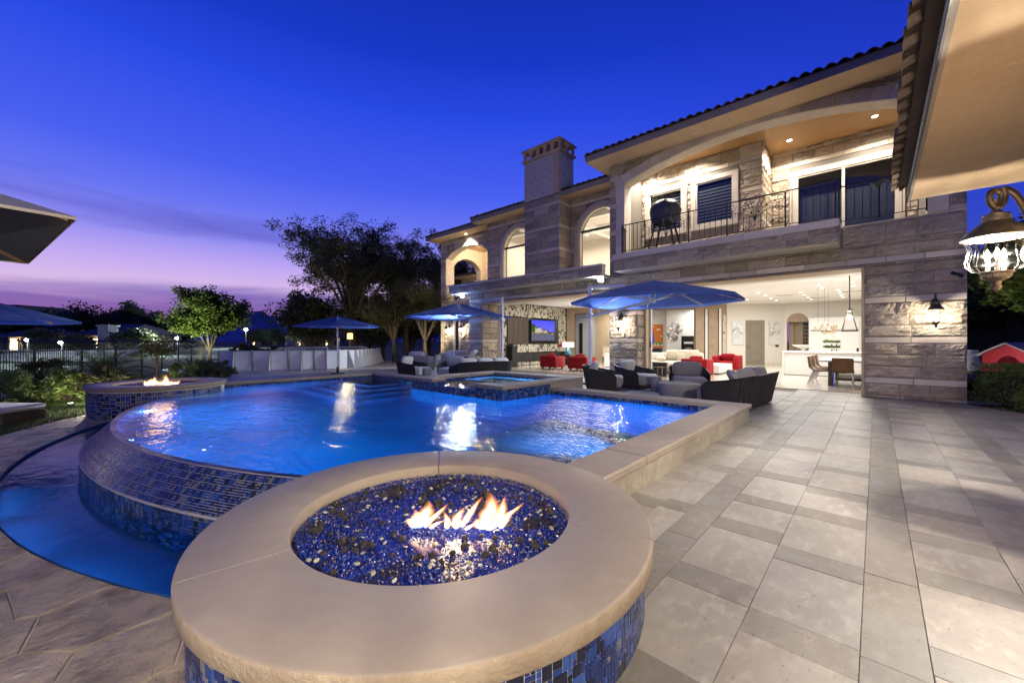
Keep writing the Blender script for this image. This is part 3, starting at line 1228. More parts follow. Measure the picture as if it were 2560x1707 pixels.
def flame(mb, base, h, w, lean, seed, blue=False):
    # a tongue of burning gas: nested shells that add up to a bright core and a soft torn edge
    r = random.Random(seed)
    nz, na = 22, 16
    ph = r.uniform(0, 6)
    c_, s_ = math.cos(YAW + .2), math.sin(YAW + .2)
    for shell, (sc, hs, col) in enumerate(((1.0, 1.0, (.20, .08, .016)), (.84, .93, (.34, .17, .05)), (.66, .84, (.9, .66, .34)), (.46, .72, (1.5, 1.3, .9)), (.26, .58, (1.6, 1.5, 1.3)))):
        b0 = len(mb.v)
        for i in range(nz + 1):
            t = i / nz
            tt = t * hs
            wd_ = 1.6 * w * (.26 + .74 * math.sin(min(1, t * 2.0) * PI / 2)) * (1 - t) ** .8 * sc + .0004
            ox = lean[0] * tt ** 1.4 + .22 * w * math.sin(6 * tt + ph)
            oy = lean[1] * tt ** 1.4 + .16 * w * math.cos(5 * tt + ph)
            for k in range(na):
                a_ = 2 * PI * k / na
                rag = 1 + (.25 + .55 * tt) * noise.noise(Vector((math.cos(a_) * 1.6 + seed * 3.1, math.sin(a_) * 1.6, tt * 6)))
                up = .12 * h * tt * noise.noise(Vector((math.cos(a_) * 2.5, math.sin(a_) * 2.5 + seed, 2)))
                vx, vy = wd_ * math.cos(a_) * rag, wd_ * .45 * math.sin(a_) * rag
                mb.v.append((base[0] + ox + vx * c_ - vy * s_, base[1] + oy + vx * s_ + vy * c_, base[2] + h * tt + up))
                f_ = (1 - t) ** .5 * min(1, .25 + t * 4)
                q_ = (.05, .12, .5) if t < .07 else col
                mb.c.append((q_[0] * f_, q_[1] * f_ * (1 - .35 * t), q_[2] * f_ * (1 - .5 * t), 1))
        for i in range(nz):
            for k in range(na):
                k2 = (k + 1) % na
                mb.f.append((b0 + i * na + k, b0 + i * na + k2, b0 + (i + 1) * na + k2, b0 + (i + 1) * na + k))


def fire_pit(label, c, z, R, r, zb, tile_from, tile_to, unit, joints, full, group):
    T = thing('fire_pit', label, 'fire pit', (c[0], c[1], zb), 0, group)
    # coping: curved stones with a rounded nose
    prof = [(r, z - .09), (r, z - .006), (r + .006, z), (R - .014, z), (R - .004, z - .005), (R, z - .018), (R - .002, z - .075), (R - .012, z - .088), (R - .05, z - .09)]
    js = [math.radians(j) for j in joints]
    for i in range(len(js)):
        a0, a1 = js[i], js[(i + 1) % len(js)]
        if a1 <= a0:
            a1 += 2 * PI
        g_ = .0042 / R
        nn = 44
        q = MB()
        for k in range(nn + 1):
            a_ = a0 + g_ + (a1 - a0 - 2 * g_) * k / nn
            q.v += [(c[0] + pr * math.cos(a_), c[1] + pr * math.sin(a_), pz) for pr, pz in prof]
        m_ = len(prof)
        for k in range(nn):
            for j in range(m_):
                j2 = (j + 1) % m_
                q.f.append([k * m_ + j, (k + 1) * m_ + j, (k + 1) * m_ + j2, k * m_ + j2])
                q.m.append(1 if 4 <= j <= 7 else 0)
                q.t.append((1, 1, 1))
        for k in (0, nn):
            q.f.append([k * m_ + j for j in (range(m_) if k else range(m_ - 1, -1, -1))])
            q.m.append(0)
            q.t.append((1, 1, 1))
        q.build('coping_stone', [M['coping'], M['coping_edge']], T, smooth=True, world=True, ang=.9)
    q = MB()
    q.lathe([(R - .046, zb - .1), (R - .046, z - .089)], 96, (c[0], c[1], 0), cap=False)
    q.build('base_wall', M['grout'], T, smooth=True, world=True)
    q = MB()
    q.lathe([(r + .004, z - .088), (r + .004, z - .30), (.0, z - .30)], 72, (c[0], c[1], 0), cap=False)
    q.build('bowl', M['stucco'], T, smooth=True, world=True)
    R2 = R - .045
    a0, a1 = math.radians(tile_from), math.radians(tile_to)

    def sf(s, h, o):
        a_ = a0 + s / R2
        return (c[0] + (R2 + o) * math.cos(a_), c[1] + (R2 + o) * math.sin(a_), zb + h)
    cells = mosaic(int((a1 - a0) * R2 / unit), int((z - .092 - zb) / unit), seed=int(100 + R * 10 + unit * 1000))
    ts = tiles(cells, unit, sf, gap=.0016 if unit < .03 else .0034)

    def facing(c_):
        return (CAM.x - c_.x) * (c_.x - c[0]) + (CAM.y - c_.y) * (c_.y - c[1]) > 0 and in_view(c_.x, c_.y, c_.z, 1.3, .88)
    place_tiles(ts, T, facing)
    # bed of fire glass
    g_ = np.random.default_rng(int(R * 100) + full)
    n_ = 26000 if full else 5000
    ra = np.sqrt(g_.uniform(0, 1, n_)) * (r - .01)
    an = g_.uniform(0, 2 * PI, n_)
    hgt = z - .085 + .018 * np.sin(ra * 9 + 2) + g_.uniform(-.008, .010, n_)
    if not full:
        hgt += .02
    cen = np.stack([c[0] + ra * np.cos(an), c[1] + ra * np.sin(an), hgt], 1)
    sz = g_.uniform(.0035, .0085, n_) * (1 if full else 2.2)
    q4 = g_.normal(size=(n_, 4, 3))
    q4 /= np.linalg.norm(q4, axis=2, keepdims=True)
    pts = cen[:, None, :] + q4 * sz[:, None, None]
    tri = pts[:, [0, 1, 2, 0, 3, 1, 0, 2, 3, 1, 3, 2], :].reshape(-1, 3)
    nz = np.array([noise.noise(Vector((p[0] * 6, p[1] * 6, 0))) for p in cen])
    cut = nz + g_.uniform(-.25, .25, n_)
    cls = np.where(cut > .32, 2, np.where(g_.uniform(0, 1, n_) < .30, 1, 0))
    cls = np.where((cls == 0) & (g_.uniform(0, 1, n_) < .10), 3, cls)
    cls = np.where(g_.uniform(0, 1, n_) < .05, 4, cls)
    o = obj('fire_glass', fast_mesh('fire_glass', tri, 3, M['chip'], np.repeat(cls, 4)), T, True)
    tag(o, kind='stuff')
    q = MB()
    q.lathe([(r - .002, z - .10), (0, z - .098)], 48, (c[0], c[1], 0), cap=False)
    q.build('glass_bed', M['chip'][1], T, world=True)
    if full:
        base = MB()
        base.lathe([(0, -.004), (.010, -.003), (.0135, 0), (.010, .003), (0, .004)], 10, sy=.8)
        pm = base.mesh('pebble', M['pebble'], True, 1.2)
        rb = MB()
        for i in range(5):
            for j in range(6):
                pass
        rock = MB()
        rock.lathe([(.004, -.012), (.017, -.007), (.019, .004), (.010, .013), (0, .015)], 7)
        rock.v = [(x * (1 + .3 * noise.noise(Vector((x * 90, y * 90, zz * 90)))), y * (1 + .3 * noise.noise(Vector((y * 70, zz * 80, 5)))), zz) for x, y, zz in rock.v]
        rm = rock.mesh('lava_rock', M['ember'])
        pr_ = random.Random(8)
        for k in range(230):
            rad = math.sqrt(pr_.random()) * (r - .05)
            an_ = pr_.uniform(0, 2 * PI)
            x_, y_ = c[0] + rad * math.cos(an_), c[1] + rad * math.sin(an_)
            dark = pr_.random() < .58
            if dark and noise.noise(Vector((x_ * 6, y_ * 6, 0))) < -.05 and pr_.random() < .7:
                continue
            o = obj('lava_rock' if dark else 'pebble', rm if dark else pm, T)
            o.location = Vector((x_, y_, z - .085 + .018 * math.sin(rad * 9 + 2) + .011)) - WL[T.name]
            o.rotation_euler = (pr_.uniform(-.5, .5), pr_.uniform(-.5, .5), pr_.uniform(0, 6))
            s_ = pr_.uniform(.7, 1.2)
            o.scale = (s_, s_, s_)
    return T


def flames(T, spots, zbase):
    for (x_, y_, specs) in spots:
        q = Flames()
        for k, (dx, dy, h, w, lx, ly, blue) in enumerate(specs):
            flame(q, (x_ + dx, y_ + dy, zbase), h, w, (lx, ly), k + int(abs(x_) * 100) % 50, blue)
        me = bpy.data.meshes.new('flame')
        me.from_pydata(q.v, [], q.f)
        me.materials.append(M['flame'])
        a_ = me.attributes.new('burn_colour', 'FLOAT_COLOR', 'POINT')
        a_.data.foreach_set('color', np.array(q.c, dtype=np.float32).ravel())
        me.polygons.foreach_set('use_smooth', [True] * len(q.f))
        obj('flame', me, T, True)


PIT = fire_pit('large round fire pit in the foreground with blue glass bed', (-1.855, 1.40), .36, 1.165, .745, 0, -175, 75, .0212, (-98, 23, 142.6), 1, 'round fire pits at the pool ends')
ux, uy = RT.x, RT.y
flames(PIT, [
    (-1.835, 1.265, [(0, 0, .15, .050, ux * .045, uy * .045, 0), (-.03 * ux, -.03 * uy, .10, .034, -.015, .01, 0), (.025, .02, .13, .022, ux * .12, uy * .12, 0), (.05, .035, .055, .020, .07, .04, 0)]),
    (-1.685, 1.385, [(0, 0, .12, .030, ux * .05, uy * .05, 0), (-.025, -.03, .10, .020, -.02, -.01, 0), (.02, .03, .17, .020, ux * .12, uy * .12, 0), (.05, .03, .05, .018, .08, .05, 0)]),
    (-1.555, 1.505, [(0, 0, .20, .052, ux * .015, uy * .015, 0), (.028, .028, .18, .032, ux * .07, uy * .07, 0), (.05, .05, .14, .028, ux * .12, uy * .12, 0), (-.02, -.02, .06, .034, -.03, -.03, 0), (.02, .0, .05, .03, .05, -.01, 0)]),
], .285)
lamp('POINT', 'flame_lamp', (-1.68, 1.40, .40), 1.3, (1, .70, .40), .11, PIT)
PIT2 = fire_pit('far round fire pit with small flames at the left pool end', (-12.25, 1.32), .36, 1.24, .80, -.30, -190, 60, .042, (-60, 70, 190), 0, 'round fire pits at the pool ends')
fs_ = []
for k in range(5):
    fs_.append((-12.25 + (k - 2) * .07 + .05 * math.sin(k * 5), 1.32 + (k - 2) * .095, [(0, 0, .17 + .09 * math.sin(k * 2.6), .065, .02 - .02 * (k % 2), .05 - .07 * (k % 2), 0), (.03, .05, .11, .05, .03, .06, 0), (-.03, -.04, .13, .045, -.03, -.05, 0)]))
flames(PIT2, fs_, .28)
lamp('POINT', 'flame_lamp', (-12.25, 1.32, .60), 1.8, (1, .62, .30), .22, PIT2)
# ================================================================== HOUSE
HOUSE = thing('house', 'two storey limestone mansion with open ground floor rooms, balcony and chimney', 'house', (-6, 13, 0))


def hb(name, boxes, mat, parent=None, **kw):
    q = MB()
    for b_ in boxes:
        q.box(*b_)
    return q.build(name, mat, parent or HOUSE, world=(parent is None), **kw)


def wall_boxes(x0, x1, y0, y1, z0, z1, holes):
    # slab of wall parallel to X with rectangular holes (hx0, hx1, hz0, hz1)
    xs = sorted({x0, x1, *[h[0] for h in holes], *[h[1] for h in holes]})
    out = []
    for i in range(len(xs) - 1):
        xm = (xs[i] + xs[i + 1]) / 2
        segs = [(z0, z1)]
        for h in holes:
            if h[0] <= xm <= h[1]:
                ns = []
                for a_, b_ in segs:
                    if h[2] > a_:
                        ns.append((a_, min(b_, h[2])))
                    if h[3] < b_:
                        ns.append((max(a_, h[3]), b_))
                segs = [s_ for s_ in ns if s_[1] - s_[0] > .001]
        for a_, b_ in segs:
            out.append((xs[i], xs[i + 1], y0, y1, a_, b_))
    return out


def arch_wall(name, x0, x1, y0, y1, z0, z1, xa, xb, spring, rise, mat, sill, n=28, kind='seg'):
    # wall with one arched opening from sill to spring + rise
    q = MB()
    q.box(x0, xa, y0, y1, z0, z1)
    q.box(xb, x1, y0, y1, z0, z1)
    if sill > z0:
        q.box(xa, xb, y0, y1, z0, sill)
    pts = arch_pts(xa, xb, spring, rise, n)
    for i in range(n):
        (xA, zA), (xB, zB) = pts[i], pts[i + 1]
        vs = [(xA, y0, zA), (xB, y0, zB), (xB, y0, z1), (xA, y0, z1), (xA, y1, zA), (xB, y1, zB), (xB, y1, z1), (xA, y1, z1)]
        q.add(vs, [(0, 1, 2, 3), (5, 4, 7, 6), (4, 5, 1, 0), (3, 2, 6, 7)])
    return q.build(name, mat, HOUSE, world=True)


def arch_pts(xa, xb, spring, rise, n=28):
    h = (xb - xa) / 2
    c_ = (xa + xb) / 2
    if rise >= h - .01:
        return [(c_ - h * math.cos(PI * i / n), spring + rise * math.sin(PI * i / n)) for i in range(n + 1)]
    R = (h * h + rise * rise) / (2 * rise)
    a_ = math.asin(h / R)
    return [(c_ + R * math.sin(-a_ + 2 * a_ * i / n), spring + rise - R + R * math.cos(-a_ + 2 * a_ * i / n)) for i in range(n + 1)]


def arch_h(z, xa, xb, spring, rise, grow):
    # half span of the arch, enlarged by grow, at height z; None when above it
    h = (xb - xa) / 2
    if z <= spring:
        return h + grow
    if rise >= h - .01:
        R_, zc_ = h + grow, spring
    else:
        R_ = (h * h + rise * rise) / (2 * rise)
        zc_ = spring + rise - R_
        R_ += grow
    dz = z - zc_
    return math.sqrt(R_ * R_ - dz * dz) if dz < R_ else None


BLK = []


def blocks(face, s0, s1, z0, z1, holes=(), arches=(), seed=1, rough=1.0, vis=True):
    r = random.Random(seed)
    P = .925
    zs = []
    k = math.floor((z0 - .335) / P) - 1
    while True:
        b0 = .335 + P * k
        zs.append((b0, b0 + .14, True))
        two = r.random() < .3
        m_ = 2 if two else 3
        for j in range(m_):
            zs.append((b0 + .14 + (P - .14) * j / m_, b0 + .14 + (P - .14) * (j + 1) / m_, False))
        k += 1
        if b0 > z1:
            break
    for za, zb, band in zs:
        za, zb = max(za, z0), min(zb, z1)
        if zb - za < .035:
            continue

        def ivs(z):
            iv = [(s0, s1)]
            cuts = [(h[0], h[1]) for h in holes if h[2] < z < h[3]]
            for (xa, xb, spring, rise, grow, sill) in arches:
                if z > sill:
                    hh = arch_h(z, xa, xb, spring, rise, grow)
                    if hh:
                        c_ = (xa + xb) / 2
                        cuts.append((c_ - hh, c_ + hh))
            for a_, b_ in cuts:
                ni = []
                for p, q in iv:
                    if b_ <= p or a_ >= q:
                        ni.append((p, q))
                        continue
                    if a_ > p:
                        ni.append((p, a_))
                    if b_ < q:
                        ni.append((b_, q))
                iv = ni
            return iv
        za2 = za + .006
        zb2 = zb - .006
        lo, hi = ivs(za2), ivs(zb2)
        if len(lo) == len(hi):
            pairs = list(zip(lo, hi))
        else:
            mx_ = lo if len(lo) > len(hi) else hi
            pairs = [(p, p) for p in mx_]
        for (l0, l1), (h0, h1) in pairs:
            w = max(l1 - l0, h1 - h0)
            if w < .05:
                continue
            n_ = max(1, round(w / (r.uniform(.75, .95) if band else r.uniform(.55, .8))))
            cutsl = [0]
            for i in range(n_):
                cutsl.append(cutsl[-1] + r.uniform(.7, 1.3))
            tot = cutsl[-1]
            fr = [c_ / tot for c_ in cutsl]
            for i in range(n_):
                g_ = .0045 / max(w, .1)
                f0, f1 = fr[i] + g_, fr[i + 1] - g_
                bl, br = l0 + (l1 - l0) * f0, l0 + (l1 - l0) * f1
                tl, trr = h0 + (h1 - h0) * f0, h0 + (h1 - h0) * f1
                k_ = r.uniform(.76, 1.16)
                tn = (k_ * r.uniform(1, 1.07), k_, k_ * r.uniform(.88, 1))
                zlo, zhi = za + .005, zb - .005
                vs, fs = [], []
                if band:
                    nx, nz = 1, 1
                    e = .006
                    pts = [(bl, zlo, -.012), (br, zlo, -.012), (trr, zhi, -.012), (tl, zhi, -.012), (bl + e, zlo + e, .006), (br - e, zlo + e, .006), (trr - e, zhi - e, .006), (tl + e, zhi - e, .006)]
                    vs = [face(*p) for p in pts]
                    fs = TF
                else:
                    nx = 11 if max(br - bl, trr - tl) > .35 else 7
                    nz = 7 if zb - za > .2 else 5
                    sd = r.uniform(0, 99)
                    dep = r.uniform(.004, .028) * rough
                    for b_ in range(nz + 1):
                        v_ = b_ / nz
                        sa, sb = bl + (tl - bl) * v_, br + (trr - br) * v_
                        for a_ in range(nx + 1):
                            uu = a_ / nx
                            edge = a_ in (0, nx) or b_ in (0, nz)
                            s_ = sa + (sb - sa) * uu
                            z_ = zlo + (zhi - zlo) * v_
                            if edge:
                                o_ = -.015
                            else:
                                nn_ = noise.noise(Vector((s_ * 5 + sd, z_ * 9, sd))) + .6 * noise.noise(Vector((s_ * 13, z_ * 19 + sd, 3)))
                                nn_ += .5 * noise.noise(Vector((s_ * 27, z_ * 33, sd)))
                                o_ = max(-.012, dep + .040 * rough * nn_)
                                s_ += .012 * noise.noise(Vector((s_ * 20, z_ * 20, sd)))
                                if uu < .3 or uu > .7:
                                    pass
                            vs.append(face(s_, z_, o_))
                    w_ = nx + 1
                    # pull the next-to-edge rows close to the edge for a split-face rim
                    for b_ in range(nz):
                        for a_ in range(nx):
                            fs.append((b_ * w_ + a_, b_ * w_ + a_ + 1, (b_ + 1) * w_ + a_ + 1, (b_ + 1) * w_ + a_))
                c_ = Vector(face((bl + br) / 2, (za + zb) / 2, 0))
                dist = (c_ - CAM).length
                seen = vis and in_view(c_.x, c_.y, c_.z, 1.32, .9) and not (c_.x > .45 and c_.z > 4.3)
                BLK.append((0 if seen else 1, dist / math.sqrt(max(.01, (br - bl) * (zb - za))), vs, fs, 1 if band else 0, tn))


def F_front(y):
    return lambda s, z, o: (s, y - o, z)


def F_right(x):
    return lambda s, z, o: (x + o, s, z)


# ---- masonry cores
ARC = (-6.28, .82, 6.62, .60)
hb('wall_core', [(-.21, 1.39, 12.52, 13.2, 0, 3.05), (-6.84, -.213, 12.52, 13.2, 3.05, 4.05), (-.212, 1.388, 12.521, 13.2, 3.051, 4.049),
                 (1.20, 1.385, 13.2, 26.3, 0, 7.3), (-6.85, -5.84, 12.521, 13.19, 0, 3.05),
                 (-14.17, -13.29, 12.52, 13.74, 0, 3.05), (-14.17, -6.845, 12.521, 13.2, 3.05, 3.55)], M['mortar'])
arch_wall('arch_wall', -6.84, 1.39, 12.52, 12.98, 4.05, 7.36, *ARC, M['trim'], 4.05)
hb('lintel_soffit', [(-5.83, -.215, 12.48, 13.19, 3.02, 3.052), (-13.28, -6.86, 12.48, 13.19, 3.02, 3.052)], M['beige'])
hb('jamb', [(-.26, -.205, 12.49, 13.2, 0, 3.02), (-5.835, -5.74, 13.0, 13.3, 0, 3.02)], M['beige'])
blocks(F_front(12.5), -.205, 1.40, 0, 3.05, seed=3)
blocks(F_front(12.5), -6.84, 1.40, 3.055, 3.55, seed=4)
blocks(F_front(12.5), -.6, 1.40, 3.55, 4.08, seed=41)
blocks(F_front(12.5), -6.84, 1.40, 4.09, 7.36, arches=[(*ARC, .32, 4.0)], seed=5)
blocks(F_front(12.5), -6.85, -5.835, 0, 3.05, seed=6)
blocks(F_right(-5.838), 12.5, 13.05, 0, 3.02, seed=7, rough=.6)
blocks(F_front(12.5), -14.17, -13.29, 0, 3.05, seed=8)
blocks(F_right(-13.288), 12.5, 13.5, 0, 3.02, seed=9)
blocks(F_front(12.5), -14.17, -6.85, 3.055, 3.52, seed=10)
# voussoirs round the balcony arch
q0 = arch_pts(*ARC, 22)
R_ = (3.55 ** 2 + .6 ** 2) / 1.2
cx_, cz_ = -2.73, 6.62 + .6 - R_
for i in range(22):
    (xA, zA), (xB, zB) = q0[i], q0[i + 1]
    q = MB()
    g_ = .0025

    def rad(x_, z_, r_):
        d_ = math.hypot(x_ - cx_, z_ - cz_)
        return (cx_ + (x_ - cx_) * (1 + r_ / d_), cz_ + (z_ - cz_) * (1 + r_ / d_))
    k_ = rnd.uniform(.9, 1.08)
    xA2, xB2 = xA + g_, xB - g_
    oa, ob = rad(xA2, zA, .315), rad(xB2, zB, .315)
    P_ = [(xA2, 12.505, zA), (xB2, 12.505, zB), (ob[0], 12.505, ob[1]), (oa[0], 12.505, oa[1])]
    e = .008
    P_ += [(xA2 + e, 12.487, zA + e), (xB2 - e, 12.487, zB + e), (ob[0] - e, 12.487, ob[1] - e), (oa[0] + e, 12.487, oa[1] - e)]
    q.add(P_, TF, tint=(k_, k_, k_))
    q.build('arch_stone', M['band'], HOUSE, world=True)
for sx_ in (-6.6, .82):
    z_ = 4.1
    while z_ < 6.6:
        q = MB()
        zt_ = min(z_ + .47, 6.62)
        k_ = rnd.uniform(.9, 1.08)
        q.cbox(sx_ + .002, sx_ + .318, 0, zt_ - z_ - .005, -.02, .012, .006, tint=(k_, k_, k_))
        q.v = [(a_, 12.5 - c_, z_ + b_) for a_, b_, c_ in q.v]
        q.build('arch_stone', M['band'], HOUSE, world=True)
        z_ += .47

# ---- balcony slab and terrace parapet
hb('balcony_slab', [(-6.27, -.64, 11.725, 12.52, 3.56, 4.085), (-6.84, 1.39, 12.53, 15.3, 3.9, 4.082)], M['trim'])
blocks(F_front(11.7), -6.27, -.63, 3.565, 3.93, seed=12)
hbm = MB()
x = -6.29
while x < -.64:
    x2 = min(x + .94, -.62)
    hbm = MB()
    k_ = rnd.uniform(.9, 1.08)
    hbm.cbox(x + .002, x2 - .002, 11.67, 12.5, 3.93, 4.10, .008, tint=(k_, k_, k_))
    hbm.build('ledge_stone', M['band'], HOUSE, world=True)
    x = x2
hb('parapet', [(-15.08, -6.86, 12.03, 12.25, 3.53, 3.93), (-15.05, -14.85, 12.25, 14.3, 3.53, 3.93), (-15.08, -6.86, 12.25, 13.8, 3.5, 3.6)], M['trim'])
blocks(F_front(12.01), -15.08, -6.86, 3.545, 3.87, seed=13)
x = -15.10
while x < -6.87:
    x2 = min(x + .9, -6.855)
    q = MB()
    k_ = rnd.uniform(.85, 1.05)
    q.cbox(x + .002, x2 - .002, 11.985, 12.27, 3.87, 3.945, .006, tint=(k_, k_, k_))
    q.build('ledge_stone', M['band'], HOUSE, world=True)
    x = x2

# ---- balcony room behind the arch
W1, W2, DR = (-6.02, -4.86, 5.12, 6.52), (-4.43, -3.30, 5.12, 6.52), (-1.86, .42, 4.1, 6.46)
hb('balcony_wall', wall_boxes(-6.84, -2.53, 13.92, 14.1, 4.08, 7.36, [W1, W2]) + wall_boxes(-2.53, 1.2, 15.32, 15.5, 4.08, 7.36, [DR]) + [(-2.72, -2.55, 14.1, 15.5, 4.08, 7.36), (-6.83, -6.3, 12.98, 13.9, 4.08, 7.36), (.83, 1.19, 12.98, 15.3, 4.08, 7.36)], M['mortar'])
blocks(F_front(13.9), -6.3, -2.53, 4.1, 7.36, holes=[(W1[0] - .16, W1[1] + .16, 4.9, W1[3] + .16), (W2[0] - .16, W2[1] + .16, 4.9, W2[3] + .16)], seed=14)
blocks(F_front(15.3), -2.53, .83, 4.1, 7.36, holes=[(DR[0] - .18, DR[1] + .18, 4.0, DR[3] + .18)], seed=15)
blocks(F_right(-2.53), 13.9, 15.3, 4.1, 7.36, seed=16)
for xi in range(28):
    q = MB()
    y_ = 13.0 + xi * .088
    q.cbox(-6.82, 1.18, y_ + .002, y_ + .086, 0, .02, .003)
    q.v = [(a_, b_, 7.36 - c_) for a_, b_, c_ in q.v]
    q.f = [f_[::-1] for f_ in q.f]
    q.build('ceiling_plank', M['wood'], HOUSE, world=True)
hb('balcony_ceiling', [(-6.84, 1.2, 12.98, 15.4, 7.362, 7.45)], M['darkwood'])


def frame_rect(parent, x0, x1, z0, z1, y, w, d, mat, name='frame', mull=(), rails=()):
    q = MB()
    q.box(x0 - w, x0, y - d, y + .03, z0 - w, z1 + w)
    q.box(x1, x1 + w, y - d, y + .03, z0 - w, z1 + w)
    q.box(x0, x1, y - d + .001, y + .03, z1, z1 + w)
    q.box(x0, x1, y - d + .001, y + .03, z0 - w, z0)
    for m_ in mull:
        q.box(m_ - .035, m_ + .035, y - d + .02, y + .03, z0, z1)
    for r_ in rails:
        q.box(x0, x1, y - d + .02, y + .03, r_ - .03, r_ + .03)
    # stepped inner moulding
    i_ = .05
    q.box(x0, x0 + i_, y - d + .03, y + .03, z0, z1)
    q.box(x1 - i_, x1, y - d + .031, y + .03, z0, z1)
    q.box(x0 + i_, x1 - i_, y - d + .032, y + .03, z1 - i_, z1)
    q.box(x0 + i_, x1 - i_, y - d + .033, y + .03, z0, z0 + i_)
    return q.build(name, mat, parent, world=(parent is HOUSE))


def window(x0, x1, z0, z1, y, blinds, mull=()):
    fr_ = frame_rect(HOUSE, x0, x1, z0, z1, y, .14, .05, M['trim'], 'window', mull)
    q = MB()
    q.box(x0 + .05, x1 - .05, y + .03, y + .036, z0 + .05, z1 - .05)
    q.build('pane', M['darkglass'], fr_)
    q = MB()
    if blinds:
        k = 0
        z = z0 + .06
        while z < z1 - .08:
            q.box(x0 + .05, x1 - .05, y + .10, y + .106, z, z + .062)
            z += .105
            k += 1
        q.build('blind', M['greywall'], fr_)
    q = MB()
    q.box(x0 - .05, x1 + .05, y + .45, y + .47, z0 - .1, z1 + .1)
    q.build('unlit_room_sheet', M['black'], fr_)  # black sheet whose colour stands in for the unlit room behind
    return fr_


window(*W1, 13.9, True)
window(*W2, 13.9, True)
sd = frame_rect(HOUSE, *DR[:4], 15.3, .16, .06, M['trim'], 'sliding_door', mull=(-.72,))
q = MB()
q.box(DR[0] + .05, -.755, 15.335, 15.341, DR[2] + .05, DR[3] - .05)
q.build('pane', M['darkglass'], sd)
q = MB()
q.box(-.685, DR[1] - .05, 15.345, 15.351, DR[2] + .05, DR[3] - .05)
q.build('pane', M['darkglass'], sd)
q = MB()
q.box(DR[0] - .1, DR[1] + .1, 15.75, 15.77, 4.1, 6.6)
q.build('added_grey_sheet', M['concrete'], sd)  # grey sheet added behind the door to catch balcony light in its panes

# ---- upper middle wall with tall arched windows, chimney between
WINL, WINR = (-13.22, -11.18, 5.55, 1.02), (-8.93, -6.89, 5.55, 1.02)
q = MB()
arch_wall('gallery_wall', -14.3, -10.5, 13.82, 14.1, 3.55, 7.16, *WINL, M['mortar'], 3.7)
arch_wall('gallery_wall', -10.5, -6.845, 13.82, 14.1, 3.55, 7.16, *WINR, M['mortar'], 3.7)
blocks(F_front(13.8), -14.3, -11.15, 3.6, 7.15, arches=[(*WINL, .21, 3.6)], seed=17)
blocks(F_front(13.8), -9.33, -6.845, 3.6, 7.15, arches=[(*WINR, .21, 3.6)], seed=18)
for wn in (WINL, WINR):
    pts = [(wn[0], 3.7)] + arch_pts(*wn, 24) + [(wn[1], 3.7)]
    q = MB()
    c_ = (wn[0] + wn[1]) / 2
    for (ri, ro, ya, yb) in ((0.0, .10, 13.74, 13.84), (.10, .20, 13.77, 13.84), (-.05, 0.0, 13.80, 13.95)):
        def off(p, r_):
            x_, z_ = p
            if z_ <= wn[2]:
                return (x_ + (r_ if x_ > c_ else -r_), z_)
            d_ = math.hypot(x_ - c_, z_ - wn[2])
            return (c_ + (x_ - c_) * (1 + r_ / d_), wn[2] + (z_ - wn[2]) * (1 + r_ / d_))
        for i in range(len(pts) - 1):
            a1, a2, b1, b2 = off(pts[i], ri), off(pts[i + 1], ri), off(pts[i], ro), off(pts[i + 1], ro)
            vs = [(a1[0], ya, a1[1]), (a2[0], ya, a2[1]), (b2[0], ya, b2[1]), (b1[0], ya, b1[1]), (a1[0], yb, a1[1]), (a2[0], yb, a2[1]), (b2[0], yb, b2[1]), (b1[0], yb, b1[1])]
            q.add(vs, [(0, 1, 2, 3), (4, 5, 1, 0), (3, 2, 6, 7)])
    fr_ = q.build('arched_window', M['trim'], HOUSE, world=True)
    q = MB()
    q.box(wn[0], wn[1], 13.87, 13.93, 5.70, 5.78)
    q.box(wn[0], wn[0] + .04, 13.871, 13.929, 3.7, 5.70)
    q.build('transom', M['darkmetal'], fr_)
    q = MB()
    q.add([(x_, 13.9, z_) for x_, z_ in pts], [tuple(range(len(pts)))])
    q.build('pane', M['glass'], fr_)
# lit gallery behind
hb('gallery_room', [(-14.3, -6.8, 19.6, 19.7, 3.4, 7.3), (-14.3, -14.2, 14.1, 19.6, 3.4, 7.3), (-6.9, -6.8, 14.1, 19.6, 3.4, 7.3), (-14.2, -6.9, 14.1, 19.6, 7.0, 7.1), (-14.2, -6.9, 14.1, 19.6, 3.42, 3.46)], M['wallpaint'])
hb('ceiling_beam', [(-14.2, -6.9, 15.2, 15.45, 6.72, 6.99), (-14.2, -6.9, 17.3, 17.55, 6.72, 6.99), (-12.9, -12.65, 14.1, 19.6, 6.70, 6.995), (-10.4, -10.15, 14.1, 19.6, 6.70, 6.995), (-8.1, -7.85, 14.1, 19.6, 6.70, 6.995)], M['ceil'])
DL = emitter('downlight_glow', (1.0, .90, .74), 22)


def downlight(x, y, z, r=.055, parent=None, glow=None):
    q = MB()
    q.lathe([(r * 1.35, 0), (r * 1.35, -.006), (r, -.012), (r, .0)], 16, cap=False)
    p = q.build('recessed_light', M['white'], parent or HOUSE)
    p.location = Vector((x, y, z)) - (WL[HOUSE.name] if parent is None else Vector((0, 0, 0)))
    q = MB()
    q.lathe([(0, -.004), (r, -.0035)], 16, cap=False)
    q.build('bulb', glow or DL, p)
    return p


